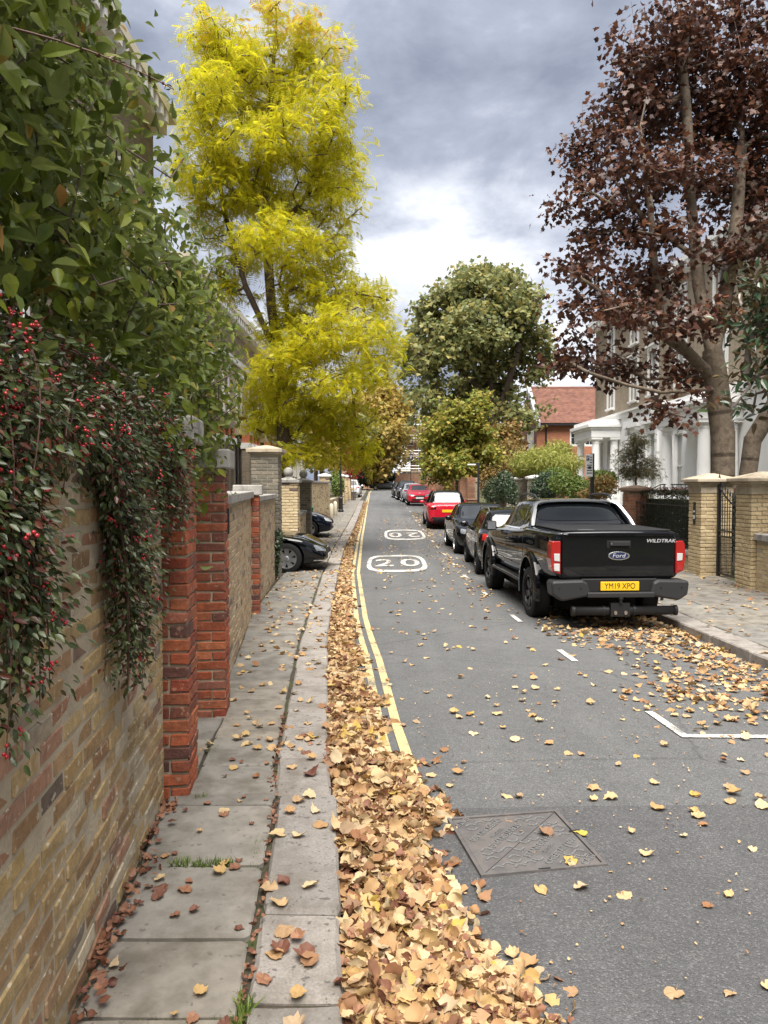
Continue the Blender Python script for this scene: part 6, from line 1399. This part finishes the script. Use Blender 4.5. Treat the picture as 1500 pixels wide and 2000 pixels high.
quick_tree('dense dark unseen tree added across the road to darken car reflections', 3.2, -24, 15, 6.5, 'plane', 31, 170, 30, .7); quick_tree('tall leafy unseen tree added on the left to darken car reflections', -5, -20, 13, 5, 'plane', 32, 150, 30, .7); quick_tree('spreading unseen tree added on the right to darken car reflections', 9.5, -14, 13, 5, 'plane', 33, 150, 30, .6)  # unseen trees added behind the camera, keeping bright sky out of the car reflections
# -- red shrub on the left
rs = lobes_px(62, [(688, 888, 16, 14), (690, 920, 15, 16), (680, 905, 10, 12), (700, 900, 10, 14)], 1, 3)
bush('red_shrub', 'bright crimson leaved shrub by the far lamp post', 'shrub', rs, 900, .14, PAL, 'red_shrub', stems=8)
# -- big leafy shrub over the near wall
hl = []
for q in [(1.6, -1.75, 3.0, .55, .7, .8), (2.1, -1.7, 2.6, .5, .6, .6), (2.3, -1.8, 3.7, .6, .7, .7), (2.9, -1.62, 2.55, .42, .6, .5), (2.9, -1.75, 3.2, .5, .6, .55), (3.0, -1.95, 4.0, .6, .7, .6), (3.7, -1.65, 2.6, .42, .6, .5), (3.7, -1.75, 3.3, .5, .6, .55), (3.8, -2.0, 4.0, .6, .7, .55), (4.5, -1.68, 2.55, .42, .6, .45), (4.6, -1.75, 3.15, .45, .6, .5), (4.7, -1.95, 3.75, .5, .6, .5), (5.3, -1.72, 2.55, .4, .5, .45), (5.5, -1.8, 3.1, .42, .55, .45), (5.5, -2.0, 3.5, .45, .5, .4), (6.1, -1.78, 2.75, .36, .5, .42), (6.4, -1.8, 2.45, .33, .45, .36), (6.2, -2.0, 3.2, .4, .5, .35), (1.4, -2.0, 4.2, .6, .8, .7), (2.2, -2.2, 4.6, .6, .8, .6), (6.6, -1.85, 2.95, .3, .4, .3), (4.45, -1.55, 2.1, .28, .35, .3), (5.1, -1.6, 2.2, .3, .45, .3), (4.0, -1.5, 2.15, .28, .4, .3), (5.7, -1.62, 2.15, .25, .35, .25)]:
    hl.append((V3(q[1] + .3 - .26 * min(1, max(0, (q[2] - 3.0) / .9)), q[0], q[2] + .05), V3(q[3], q[4], q[5])))
hb = V3(-1.9, 4.0, ZG(4) + .05)
sh = empty('climbing_shrub', tuple(hb), 0, 'large glossy green shrub spilling over the near garden wall', 'shrub')
att = sample_lobes(hl, 780, .6)
A, par, tips = skeleton([[hb, V3(-1.9, 3.9, 2.2), V3(-1.85, 3.4, 3.2)], [V3(-1.9, 3.9, 1.9), V3(-1.8, 5.2, 2.4), V3(-1.8, 6.2, 2.7)], [V3(-1.9, 3.9, 1.9), V3(-1.75, 2.4, 2.5), V3(-1.8, 1.6, 3.4)]], att, .1, .25, 0, .03)
mb = branch_mesh(A, par, .05, .004); mb.v = [tuple(Vector(p) - hb) for p in mb.v]; mb.build('stem', M['bark'], sh)
per = 30; n = len(att) * per; c = np.repeat(att, per, axis=0); off = rng.normal(size=(n, 3)) * .17; P = c + off
nr = off / .17 * .5 + np.array([.45, -.35, .75]) + rng.normal(size=(n, 3)) * .42; tn = rng.normal(size=(n, 3)) * .8 + np.array([.5, -.3, -.55]); Rm = frames(nr, tn)
S = np.clip(.05 + .06 * rng.random(n) ** 1.5, .045, .12); S *= np.clip(1.15 - .05 * P[:, 1], .75, 1.1)
ok = (P[:, 1] > .9) & (P[:, 0] < -.82 - .055 * P[:, 1]); P, Rm, S = P[ok] - np.array(hb), Rm[ok], S[ok]
world_p = P + np.array(hb); pxr = world_p[:, 0] / np.maximum(world_p[:, 1], .1); vis = (np.abs(pxr) < .5) & (world_p[:, 1] > 1.2)
score = S / np.linalg.norm(world_p - np.array([0, 0, CAMZ]), axis=1) * np.where(vis, 1, 0) * np.where(world_p[:, 0] > -1.5, 1, .3)
idx = np.argsort(-score)[:300]; lm_ = []
for v, f in OV:
    me = bpy.data.meshes.new('leaf'); me.from_pydata([tuple(q) for q in v], [], f); me.materials.append(M['shrub']); lm_.append(me)
for i in idx:
    o = link('leaf', lm_[i % 3], sh); o.matrix_local = Matrix.Translation(P[i]) @ Matrix(Rm[i].tolist()).to_4x4() @ Matrix.Scale(S[i] * 1.05, 4)
kp_ = np.ones(len(P), bool); kp_[idx] = False; bake('foliage', M['shrub'], OV, P[kp_], Rm[kp_], S[kp_], sh, 'stuff')
# -- berried branches
py = empty('berry_shrub', (-1.45, 3.0, ZG(3) + 1.9), 0, 'small leaved evergreen with red berries hanging down the near wall', 'shrub'); pb_ = np.array([-1.45, 3.0, ZG(3) + 1.9])
stm = MB(); LP, LN, LT, BP = [], [], [], []
def hang(y0, z0, y1, z1, outx, k):
    # branch starts on top of the wall, arches over its face and hangs to (y1, z1)
    wx = lambda y: -.76 - .1095 * y
    p0 = V3(wx(y0) - .25, y0, z0); p1 = V3(wx(y0) + outx * .6, (y0 + y1) / 2 - .05, z0 + .06); p2 = V3(wx(y1) + outx, y1, (z0 + z1) / 2 + .1); p3 = V3(wx(y1) + outx * .75, y1 + random.uniform(-.06, .12), z1)
    pts = [p0 * (1 - t) ** 3 + p1 * 3 * t * (1 - t) ** 2 + p2 * 3 * t * t * (1 - t) + p3 * t ** 3 for t in np.linspace(0, 1, 14)]
    stm.tube([q - Vector(pb_) for q in pts], list(np.linspace(.005, .0015, 14)), 4, False)
    for i in range(k):
        t = random.random() ** .8; f = t * 12.99; a = int(f); q = pts[a].lerp(pts[a + 1], f - a)
        d = (pts[a + 1] - pts[a]).normalized()
        s = Vector(rvec(1)[0]) * random.uniform(.01, .11); s -= d * s.dot(d) * .5; s.x = abs(s.x) * .9 if q.x < wx(q.y) + .05 and q.z < 2.1 else s.x
        LP.append(tuple(q + s)); LN.append(tuple(Vector((.4, -.3, .6)) + Vector(rvec(1)[0]) * .7)); LT.append(tuple(d * .4 + s.normalized() + Vector((0, 0, -.3))))
        if random.random() < .024:
            b0 = q + s * 1.1
            for _ in range(random.randint(2, 6)): BP.append(tuple(b0 + Vector(rvec(1)[0]) * random.uniform(.005, .02)))
for k in range(28): hang(random.uniform(1.5, 2.1), random.uniform(1.85, 2.2), random.uniform(1.6, 2.02), random.uniform(1.22, 1.85), random.uniform(.03, .13), 200)
for k in range(32): hang(random.uniform(2.6, 3.4), random.uniform(1.85, 2.2), random.uniform(2.85, 3.25), .98 + abs(random.gauss(0, .42)), random.uniform(.03, .16), 200)
for k in range(40): hang(random.uniform(1.6, 4.0), random.uniform(1.95, 2.35), random.uniform(1.7, 4.05), random.uniform(1.68, 2.05), random.uniform(.05, .18), 180)
for k in range(9): hang(random.uniform(3.7, 4.1), random.uniform(1.95, 2.25), random.uniform(3.85, 4.2), random.uniform(1.5, 1.9), random.uniform(.08, .2), 150)
stm.build('stem', M['twig'], py)
LP = np.array(LP) - pb_; bake('foliage', M['pyra'], [ovate(.5, .06, .1), ovate(.42, .1, .0)], LP, frames(np.array(LN), np.array(LT)), rng.uniform(.018, .034, len(LP)), py, 'stuff')
bm = bmesh.new(); bmesh.ops.create_icosphere(bm, subdivisions=1, radius=1); bv = [tuple(v.co) for v in bm.verts]; bf = [tuple(v.index for v in f.verts) for f in bm.faces]; bm.free()
BP = np.array(BP) - pb_; bo_ = bake('berries', M['berry'], [(bv, bf)], BP, np.tile(np.eye(3), (len(BP), 1, 1)), rng.uniform(.0038, .006, len(BP)), py, 'stuff')
# a spray of bare twig against the sky
tw = empty('arching_twig', (-1.6, 2.2, 3.4), 0, 'thin arching twig with tiny buds crossing the sky above the shrub', 'twig'); a_, b_, c_ = PX(0, 50, 2.0), PX(200, 95, 2.0), PX(340, 175, 2.0)
tpts = [a_.lerp(b_, t).lerp(b_.lerp(c_, t), t) for t in np.linspace(0, 1, 14)]
t_ = MB().tube([p - V3(-1.6, 2.2, 3.4) for p in tpts], list(np.linspace(.004, .0015, 14)), 5).build('stem', M['twig'], tw)
q_ = [tpts[i].lerp(tpts[i + 1], random.random()) - V3(-1.6, 2.2, 3.4) for i in range(3, 13) for _ in range(3)]
bake('bud_leaf', M['pyra'], [ovate(.5)], np.array(q_), frames(rvec(len(q_)), rvec(len(q_))), rng.uniform(.012, .02, len(q_)), tw, 'stuff')
MB().tube([tpts[0] - V3(-1.6, 2.2, 3.4), V3(-.2, .3, -.3)], [.004, .007], 5).build('twig_base', M['twig'], tw)
# -- magnolia over the right pavement
MT = 12.2; mgb = V3(7.5, 12.6, ZG(12.6) + .1)
lob = lobes_px(MT, [(1475, 560, 38, 40), (1450, 620, 32, 30), (1490, 640, 45, 45), (1445, 690, 32, 30), (1480, 720, 45, 40), (1430, 750, 26, 26), (1470, 790, 32, 24), (1425, 800, 16, 16), (1540, 600, 50, 60), (1550, 720, 60, 60), (1620, 660, 60, 80), (1600, 820, 60, 40)], .8, 8)
tree('magnolia_tree', 'glossy dark evergreen with large leathery leaves overhanging the gate pillars', 'tree', tuple(mgb), .12, [[mgb, mgb + V3(0, 0, 1.8), mgb + V3(-.3, -.1, 3.4)], [mgb + V3(0, 0, 1.8), V3(6.6, 12.3, 3.2), V3(6.0, 12.2, 3.6)]], lob, 95, 17, .19, OVL, 'magnolia', 'bark_grey', .15, .2, shell=.3, leaf_obj=300, droop=-.1, step=.3)
# -- hedge behind the railing
def box_foliage(name, parent, x0, x1, y0, y1, z0, z1, n, size, lm, shapes):
    P = rng.random((n, 3)) * [x1 - x0, y1 - y0, z1 - z0] + [x0, y0, z0]; f = rng.integers(0, 3, n); nr = np.zeros((n, 3))
    P[f == 0, 0] = x0 + np.abs(rng.normal(size=(f == 0).sum())) * .05; nr[f == 0] = [-1, 0, .2]; P[f == 1, 2] = z1 - np.abs(rng.normal(size=(f == 1).sum())) * .05; nr[f == 1] = [0, 0, 1]; P[f == 2, 1] = y0 + np.abs(rng.normal(size=(f == 2).sum())) * .05; nr[f == 2] = [0, -1, .2]
    return bake(name, M[lm], shapes, P - np.array(parent.location), frames(nr + rng.normal(size=(n, 3)) * .5, rng.normal(size=(n, 3))), size * rng.uniform(.6, 1.3, n), parent, 'stuff')
hg = empty('clipped_hedge', (7.3, 19, ZG(19) + .1), 0, 'dense dark clipped hedge with reddish tips behind the black railing', 'hedge')
box_foliage('foliage', hg, 6.98, 7.9, 16.85, 20.95, .35, 1.72, 9000, .055, 'hedge', DIA); box_foliage('red_tips', hg, 7.0, 7.9, 16.9, 20.9, 1.60, 1.80, 900, .05, 'hedge_top', DIA)
MB().box(-.18, -2.0, .2, .45, 1.8, 1.55).build('hedge_heart', M['hedge'], hg)
hg2 = empty('clipped_hedge', (7.4, 15.4, ZG(15) + .1), 0, 'dark hedge seen through the bars of the iron gate', 'hedge'); box_foliage('foliage', hg2, 7.75, 8.4, 13.5, 16.4, 0, 1.9, 3500, .06, 'hedge', DIA)
# -- shrubs on the right between the pillars
def blob(px, py, rx, ry, Y): return lobes_px(Y, [(px, py, rx, ry, 0)])[0]
bush('bamboo', 'bright yellow-green bamboo clump in front of the red brick house', 'bamboo', [blob(1060, 900, 42, 28, 36), blob(1090, 880, 30, 22, 37), blob(1020, 905, 25, 25, 37), blob(1110, 905, 30, 20, 35)], 5200, .26, [ovate(.16, .02, .25), ovate(.13, .0, .4)], 'bamboo', stems=24, droop=.8, shell=.4)
bush('ivy_bush', 'rounded dark ivy mound beside the flint pillar', 'bush', [blob(1070, 948, 34, 26, 30), blob(1060, 960, 26, 24, 30)], 3800, .09, OV, 'ivy', stems=4)
bush('garden_bush', 'bright green leafy bush between the ivy mound and the parking sign', 'bush', [blob(1105, 945, 32, 22, 28.5), blob(1130, 955, 28, 22, 28), blob(1085, 930, 30, 16, 31)], 4200, .10, OV, 'bush', stems=6)
bush('garden_bush', 'rusty and green bush behind the parking sign post', 'bush', [blob(1180, 950, 24, 22, 24), blob(1165, 960, 18, 18, 25), blob(1150, 968, 20, 14, 25)], 2600, .08, OV, 'autumn_bush', stems=6)
bush('garden_bush', 'fresh green bush next to the brown capped pillar', 'bush', [blob(1185, 935, 20, 14, 24.5), blob(1170, 930, 18, 12, 27)], 1800, .08, OV, 'bush', stems=4)
bush('evergreen_bush', 'dark evergreen bush in the shade left of the flint pillar', 'bush', [blob(985, 950, 20, 30, 36), blob(965, 960, 22, 24, 38), blob(1000, 965, 12, 22, 34.5)], 3800, .11, OV, 'ivy', stems=6)
bush('garden_bush', 'sprawling olive bush behind the sign post and brown bin', 'bush', [blob(955, 940, 22, 30, 40), blob(975, 920, 25, 30, 42), blob(995, 890, 26, 34, 43)], 3600, .13, OV, 'autumn_bush', stems=8)
ly = lobes_px(24.5, [(1245, 862, 20, 10), (1240, 885, 26, 9), (1225, 905, 26, 9), (1265, 905, 24, 9), (1240, 922, 34, 8), (1275, 925, 16, 8)], 1.0, 3)
lb_ = V3((1243 - 750) * 24.5 / 1500, 24.5, ZG(24) + .1)
tree('lacy_shrub', 'spindly small tree with russet lacy leaves in front of the white stucco', 'tree', tuple(lb_), .035, [[lb_, tp(1242, 900, 24.5), tp(1248, 850, 24.5)]], lb_ and ly, 70, 30, .12, FRD, 'lacy', 'bark', .14, .2, shell=.2, step=.25, droop=.3)
# -- greenery on the left further on
bush('garden_bush', 'grass green bush above the mossy low wall', 'bush', [blob(660, 950, 12, 18, 48), blob(655, 935, 10, 14, 50)], 1800, .13, OV, 'bush', stems=4)
bush('ivy_bush', 'ivy clump hugging the foot of the tall grey brick pillar', 'ivy', [(V3(-2.22, 15.45, .45), V3(.12, .14, .42)), (V3(-2.16, 15.6, .75), V3(.10, .18, .2))], 900, .06, OV, 'ivy', base=(-2.25, 15.4, ZG(15.4) + .1), stems=3)
bush('dark_hedge', 'dark overgrown hedge at the left end of the street behind the grey SUV', 'hedge', [blob(715, 935, 14, 14, 121), blob(735, 925, 18, 18, 122), blob(700, 925, 14, 22, 112), blob(760, 930, 12, 10, 123)], 3800, .35, OV, 'hedge', stems=4)
bush('round_bush', 'round clipped bush on a thin stem before the end wall', 'bush', [blob(846, 905, 9, 8, 90)], 500, .16, OV, 'ivy', base=(5.7, 90, ZG(90) + .1), stems=2)
# ---------------------------------------------------------------- fallen leaves
def dry_leaf(seed):
    r_ = random.Random(seed); n = 18; pts = []; cu, cv, tw = r_.uniform(-.6, 1.3), r_.uniform(-.5, .9), r_.uniform(-.8, .8); ph = r_.uniform(0, 6)
    def zf(x, y): return cu * x * x + cv * (y - .5) ** 2 + tw * x * (y - .5) + .07 * math.sin(11 * x + ph) * math.cos(8 * y + ph) - .06 * math.exp(-60 * x * x)
    for k in range(n):
        a = 2 * math.pi * k / n - math.pi / 2; rr = .5 * (1 + r_.uniform(-.07, .06) + (.025 if k % 2 else -.025) + .08 * math.sin(2 * a + ph)); x, y = rr * math.cos(a) * .95, .5 + rr * math.sin(a)
        if k == n // 2: y += .2
        if k == 0: y += .12
        pts.append((x, y, zf(x, y)))
    m = n // 2
    inner = [(p[0] * .52, .5 + (p[1] - .5) * .52, zf(p[0] * .52, .5 + (p[1] - .5) * .52)) for p in pts[::2]]
    vs = pts + inner + [(0, .5, zf(0, .5))]; fs = []
    for k in range(m):
        o0, o1, o2 = 2 * k, 2 * k + 1, (2 * k + 2) % n; i0, i1 = n + k, n + (k + 1) % m
        fs += [(o0, o1, i0), (o1, i1, i0), (o1, o2, i1), (i0, i1, n + m)]
    b = len(vs); vs += [(-.014, .1, zf(0, .1)), (.014, .1, zf(0, .1)), (.05, -.35, zf(0, 0) + .1)]; fs.append((b, b + 1, b + 2))
    return vs, fs
DRY = [dry_leaf(s) for s in range(14)]
def ground_z(x, y):
    if x < XL(y): return ZG(y) + flat(y) + .004
    if x > XR(y): return ZG(y) + .124
    return zr(x, y) + .006
def litter(name, parent_label, pts, size, lm, tilt=.35, lift=None, cat='leaves'):
    P = np.array([(x, y, ground_z(x, y) + (lift[i] if lift is not None else .004 + abs(random.gauss(0, .004)))) for i, (x, y) in enumerate(pts)]); n = len(P)
    nr = np.array([0, 0, 1.0]) + rng.normal(size=(n, 3)) * tilt; tn = rng.normal(size=(n, 3)); tn[:, 2] *= .2
    o = bake(name, M[lm], DRY, P, frames(nr, tn), size * rng.uniform(.6, 1.3, n)); tag(o, parent_label, cat, kind='stuff'); return o
# gutter drift: width follows the photograph
def drift(y): return float(np.interp(y, [0, 2, 2.4, 3, 3.5, 4.3, 5, 6, 8.3, 10.5, 14, 18, 25, 60], [.5, .5, .5, .53, .52, .5, .45, .37, .31, .27, .25, .23, .21, .2]))
pts, lift, tl = [], [], []
for (y0, y1, den) in ((.6, 3, 2300), (3, 6, 1500), (6, 12, 900), (12, 24, 420), (24, 60, 120)):
    n = int((y1 - y0) * .55 * den)
    for _ in range(n):
        y = random.uniform(y0, y1); wd = drift(y) * (1 + .16 * math.sin(y * 3.1) + .1 * math.sin(y * 7.7)); u = random.random() ** 1.15 if random.random() < .93 else random.uniform(.8, 1.3)
        x = XL(y) + .01 + u * wd; hgt = (.10 if y < 6 else .08 if y < 14 else .04) * max(0, 1 - u ** 1.6) * (1 + .35 * math.sin(y * 5.3 + u * 4)); pts.append((x, y)); lift.append(random.random() ** .7 * hgt + .006)
pl_ = litter('leaf_drift', 'deep drift of dry tan leaves filling the gutter along the kerb', pts, .066, 'fallen', .75, lift)
litter('leaf_crumbs', 'broken brown leaf pieces mixed through the gutter drift', [(p[0], p[1]) for p in pts[::3]], .045, 'fallen_brown', 1.0, [l * 1.02 for l in lift[::3]])
mo = MB(); my = np.arange(.4, 24, .25)
for y in my:
    w_ = drift(y)
    for u, h in ((-.0, .6), (.25, .55), (.55, .3), (.85, .0)): x = XL(y) + .015 + u * w_; mo.v.append((x, y, zr(x, y) + .006 + h * (.085 if y < 14 else .04)))
for i in range(len(my) - 1):
    for c in range(3): mo.f.append((i * 4 + c, i * 4 + c + 1, (i + 1) * 4 + c + 1, (i + 1) * 4 + c)); mo.m.append(0)
tag(mo.build('leaf_mould', M['fallen_brown'], None, True), 'brown crumbled leaf mould under the gutter drift', 'leaves', kind='stuff')
# carpet round the pickup and along the parked cars
pts = []
while len(pts) < 1900:
    y = random.uniform(5.2, 13.0); x = random.uniform(1.9, 4.05); e = (x - 1.9 - .3 * math.sin(y * 1.7) - max(0, (y - 10)) * -.05) / 2.1
    if random.random() < max(.03, min(1, e * 1.5 - .25)) * (1 - .5 * (y < 6.3)) * (.35 + .65 * (math.sin(x * 6 + y * 3.3) * math.sin(y * 2.1 - x * 2) > -.25)): pts.append((x, y))
for _ in range(900):
    y = random.uniform(13, 45); pts.append((random.uniform(1.55, XR(y)) if random.random() < .75 else random.gauss(1.75, .12), y))
litter('leaf_carpet', 'thin carpet of tan leaves round and behind the parked pickup', pts, .066, 'fallen', .22)
pts = [(random.uniform(XR(y) + .05, XRW(y)), y) for y in (random.uniform(7, 20) for _ in range(170))]
pts += [(XRW(y) - abs(random.gauss(0, .12)), y) for y in (random.uniform(9, 20) for _ in range(60))]
litter('pavement_leaves', 'scattered pale leaves on the right hand pavement flags', pts, .07, 'fallen', .2)
pts = []
for _ in range(750):
    y = 5 + random.random() ** 1.1 * 26; a, b = XW(y), XL(y); u = random.betavariate(1.2, 1.2)
    if random.random() < .45 + .5 * u: pts.append((a + (b - a) * u, y))
litter('pavement_leaves', 'scattered dry leaves over the left hand flags beyond the first gateway', pts, .062, 'fallen', .25)
pts = []
for _ in range(190):
    y = random.uniform(1.4, 4.15); k_ = math.sin(y * 6.2) * .5 + .5; pts.append((XW(y) + .015 + abs(random.gauss(0, .028 + .035 * k_)), y))
litter('wall_foot_leaves', 'brown curled leaves gathered along the foot of the near wall', pts, .034, 'fallen_brown', .8, [random.random() * .03 + .006 for _ in pts])
pts = [(XL(y) - .335 + random.gauss(0, .012), y) for y in (random.uniform(1.3, 6) for _ in range(230))]
litter('joint_debris', 'brown leaf crumbs lodged in the joint behind the kerb', pts, .022, 'fallen_brown', .9, [-.012 + random.random() * .012 for _ in pts])
pts = [(random.uniform(-.2, 1.8), random.uniform(8, 40)) for _ in range(420)]
litter('road_leaves', 'small pale leaves dotted over the further asphalt', pts, .06, 'fallen', .2)
pts = [(random.uniform(.2, 4), random.uniform(1.5, 8)) for _ in range(700)]
litter('road_grit', 'tiny leaf crumbs and twigs on the foreground asphalt', pts, .014, 'fallen', .3)
# single leaves one can pick out
dm = []
for lm in ('fallen', 'fallen_brown'):
    dm.append([])
    for v, f in DRY:
        me = bpy.data.meshes.new('fallen_leaf'); me.from_pydata([tuple(q) for q in v], [], f); me.materials.append(M[lm]); dm[-1].append(me)
def one_leaf(x, y, s, which, label, group):
    o = link('fallen_leaf', random.choice(dm[which]), None, (x, y, ground_z(x, y) + .004 + s * .06), (random.uniform(-.22, .22), random.uniform(-.22, .22), random.uniform(0, 6.28))); o.scale = (s, s, s); tag(o, label, 'leaf', group); return o
for _ in range(150):
    y = 1.6 + 6.2 * random.random() ** .8; x0 = XL(y) + drift(y) * 1.05; x = x0 + (2.9 - x0) * random.random() ** .9
    one_leaf(x, y, random.uniform(.04, .085), 0, 'dry tan leaf lying singly on the dark asphalt', 'single leaves on the asphalt')
for _ in range(34):
    y = random.uniform(1.8, 5.4); one_leaf(XL(y) - random.uniform(.03, .31), y, random.uniform(.05, .085), 0 if random.random() < .6 else 1, 'dry leaf lying on the granite kerb stones', 'single leaves on the kerb')
for _ in range(46):
    y = random.uniform(1.8, 5.4); one_leaf(random.uniform(XW(y) + .05, XL(y) - .37), y, random.uniform(.025, .065), 0 if random.random() < .35 else 1, 'curled leaf lying on the grey stone flags', 'single leaves on the flags')
# grass in the joints
blade = [[(-.06, 0, 0), (.06, 0, 0), (.02, .12, .6), (0, .3, 1.0)], [(0, 1, 2), (0, 2, 3)]]; blade = ([(v[0], v[1], v[2]) for v in blade[0]], blade[1])
def tuft(line, n, hgt, label):
    P = []
    for _ in range(n):
        t = random.random(); x = line[0] + (line[2] - line[0]) * t + random.gauss(0, .011); y = line[1] + (line[3] - line[1]) * t + random.gauss(0, .011); P.append((x, y, ZG(y) + .1))
    P = np.array(P); m = len(P); nr = rng.normal(size=(m, 3)); nr[:, 2] *= .1; up = np.array([0, 0, 1.0]) + rng.normal(size=(m, 3)) * .45
    z = up / np.linalg.norm(up, axis=1, keepdims=True); x = np.cross(z, nr); x /= np.linalg.norm(x, axis=1, keepdims=True); yv = np.cross(z, x); Rm = np.stack([x, yv, z], axis=2)
    tag(bake('grass_tuft', M['grass'], [blade], P, Rm, hgt * rng.uniform(.5, 1.3, m)), label, 'grass', kind='stuff')
tuft((-.98, 3.455, -.70, 3.45), 420, .05, 'short green grass in the cross joint of the near flags')
tuft((-.70, 3.45, -.56, 3.43), 60, .03, 'sparse grass at the end of the cross joint')
tuft((-.475, 2.2, -.465, 2.52), 330, .055, 'grass tuft at the corner of flag and kerb stones')
tuft((-.8, 2.44, -.5, 2.45), 130, .02, 'low moss line between the nearest flags')
tuft((-.58, 3.5, -.62, 3.75), 70, .035, 'small green sprout in the kerb joint'); tuft((-.66, 4.4, -.86, 6.2), 420, .022, 'mossy grass line behind the kerb beyond the first pier'); tuft((-1.12, 4.75, -1.14, 5.7), 260, .028, 'weeds between gateway stones and flags'); tuft((-1.06, 4.2, -.98, 4.25), 80, .04, 'weeds at the foot of the first red pier')
# ---------------------------------------------------------------- street furniture
def lantern_post(label, x, y, h, z0=None):
    z = ZG(y) + .1 if z0 is None else z0; rt = empty('street_lamp', (x, y, z), 0, label, 'street lamp')
    MB().lathe([(.16, 0), (.16, .12), (.12, .16), (.115, .75), (.13, .8), (.09, .86), (.06, 1.0)], n=12).build('base', M['iron'], rt, False); MB().lathe([(.055, 1.0), (.045, h - .75), (.07, h - .73), (.05, h - .68), (.03, h - .6)], n=10).build('post', M['iron'], rt)
    MB().tube([(-.28, 0, h - .85), (.28, 0, h - .85)], .018, 6).build('ladder_bar', M['iron'], rt)
    ln = MB().add([(-.1, -.1, h - .55), (.1, -.1, h - .55), (.1, .1, h - .55), (-.1, .1, h - .55), (-.2, -.2, h - .1), (.2, -.2, h - .1), (.2, .2, h - .1), (-.2, .2, h - .1)], [(0, 1, 5, 4), (1, 2, 6, 5), (2, 3, 7, 6), (3, 0, 4, 7), (0, 3, 2, 1)]).build('lantern', M['lamp_glass'], rt)
    fr_ = MB()
    for sx, sy in ((-1, -1), (1, -1), (1, 1), (-1, 1)): fr_.tube([(sx * .1, sy * .1, h - .57), (sx * .2, sy * .2, h - .1)], .014, 4)
    fr_.build('lantern_frame', M['iron'], ln); MB().lathe([(.32, h - .1), (.26, h - .02), (.1, h + .1), (.06, h + .16), (.02, h + .24)], n=4).build('lantern_roof', M['iron'], ln)
lantern_post('black lamp post with a heavy base beside the mossy wall on the left', -2.45, 43.6, 5.2)
lantern_post('black lantern post by the lodge roof', 4.35, 85, 4.6); lantern_post('lantern post with a white globe in front of the end wall', 3.7, 106, 5.0); lantern_post('slim lantern post right by the round clipped bush', 5.0, 98, 4.2)
def sign_post(label, x, y, h, plate):
    rt = empty('sign_post', (x, y, ZG(y) + .1), 0, label, 'sign'); MB().box(-.045, -.045, 0, .045, .045, h).build('post', M['iron'], rt)
    if plate:
        p_ = bevel(MB().box(-.19, -.075, h - .62, .0, -.047, h - .02).build('sign_plate', M['sign'], rt), .01, 2); p_.rotation_euler = (0, 0, 0)
        MB().box(-.175, -.078, h - .19, -.1, -.0755, h - .06).build('parking_symbol', M['blue'], p_); text('symbol_letter', 'P', .12, M['sign'], p_, Matrix.Translation((-.138, -.0785, h - .125)) @ Matrix.Rotation(math.pi / 2, 4, 'X'), .0005)
        for k in range(7): MB().box(-.165 if k > 2 else -.085, -.0775, h - .1 - k * .07 - .012, -.02, -.0755, h - .1 - k * .07 + .012).build('sign_line', M['plastic_grey'], p_)
        MB().box(-.13, -.0778, h - .41, -.05, -.0755, h - .34).build('sign_symbol', M['plastic'], p_)
    else:
        MB().box(-.5, -.03, h - .09, -.05, .03, h - .03).build('sign_plate', M['sign'], rt); MB().box(-.12, -.05, h - .11, .05, .05, h + .02).build('bracket', M['plastic_grey'], rt)
sign_post('black post with a white parking sign rising behind the pickup', 5.55, 20.5, 2.75, True); sign_post('black post with a short pale side arm next to the brown bin', 4.25, 34.6, 2.75, False)
def wheelie(label, x, y, m, rz, sc=1.0):
    rt = empty('wheelie_bin', (x, y, ground_z(x, y)), rz, label, 'bin'); a, b, h = .24, .29, .95
    bevel(MB().add([(-a, -a, .06), (a, -a, .06), (a, a, .06), (-a, a, .06), (-b, -b - .03, h), (b, -b - .03, h), (b, b + .03, h), (-b, b + .03, h)], [(3, 2, 1, 0), (4, 5, 6, 7), (0, 1, 5, 4), (1, 2, 6, 5), (2, 3, 7, 6), (3, 0, 4, 7)]).build('bin_body', M[m], rt), .02, 2)
    bevel(MB().box(-b - .02, -b - .06, h + .002, b + .02, b + .08, h + .07).build('lid', M[m], rt), .025, 2); MB().tube([(-b, b + .1, h), (b, b + .1, h)], .018, 6).build('handle', M[m], rt)
    for s_ in (-1, 1): MB().lathe([(.1, s_ * .25 - .025), (.1, s_ * .25 + .025)], (0, a + .03, .1), 12, 'x').build('wheel', M['tyre'], rt)
wheelie('brown wheelie bin standing by the brick buttress', 4.25, 37.0, 'bin_brown', .1); wheelie('green wheelie bin behind the navy car nose', -3.0, 29.0, 'bin_green', .2)
# thin wires across the gap
wi = MB()
for a, b in (((1050, 700, 52), (1160, 690, 44)), ((1050, 690, 52), (1160, 640, 44))):
    p, q = PX(*a), PX(*b); wi = MB().tube([p.lerp(q, t) + V3(0, 0, -.5 * math.sin(math.pi * t)) for t in np.linspace(0, 1, 12)], .012, 4, False); tag(wi.build('overhead_wire', M['iron']), 'thin black wire strung from the villa towards the green tree', 'wire', 'overhead wires')
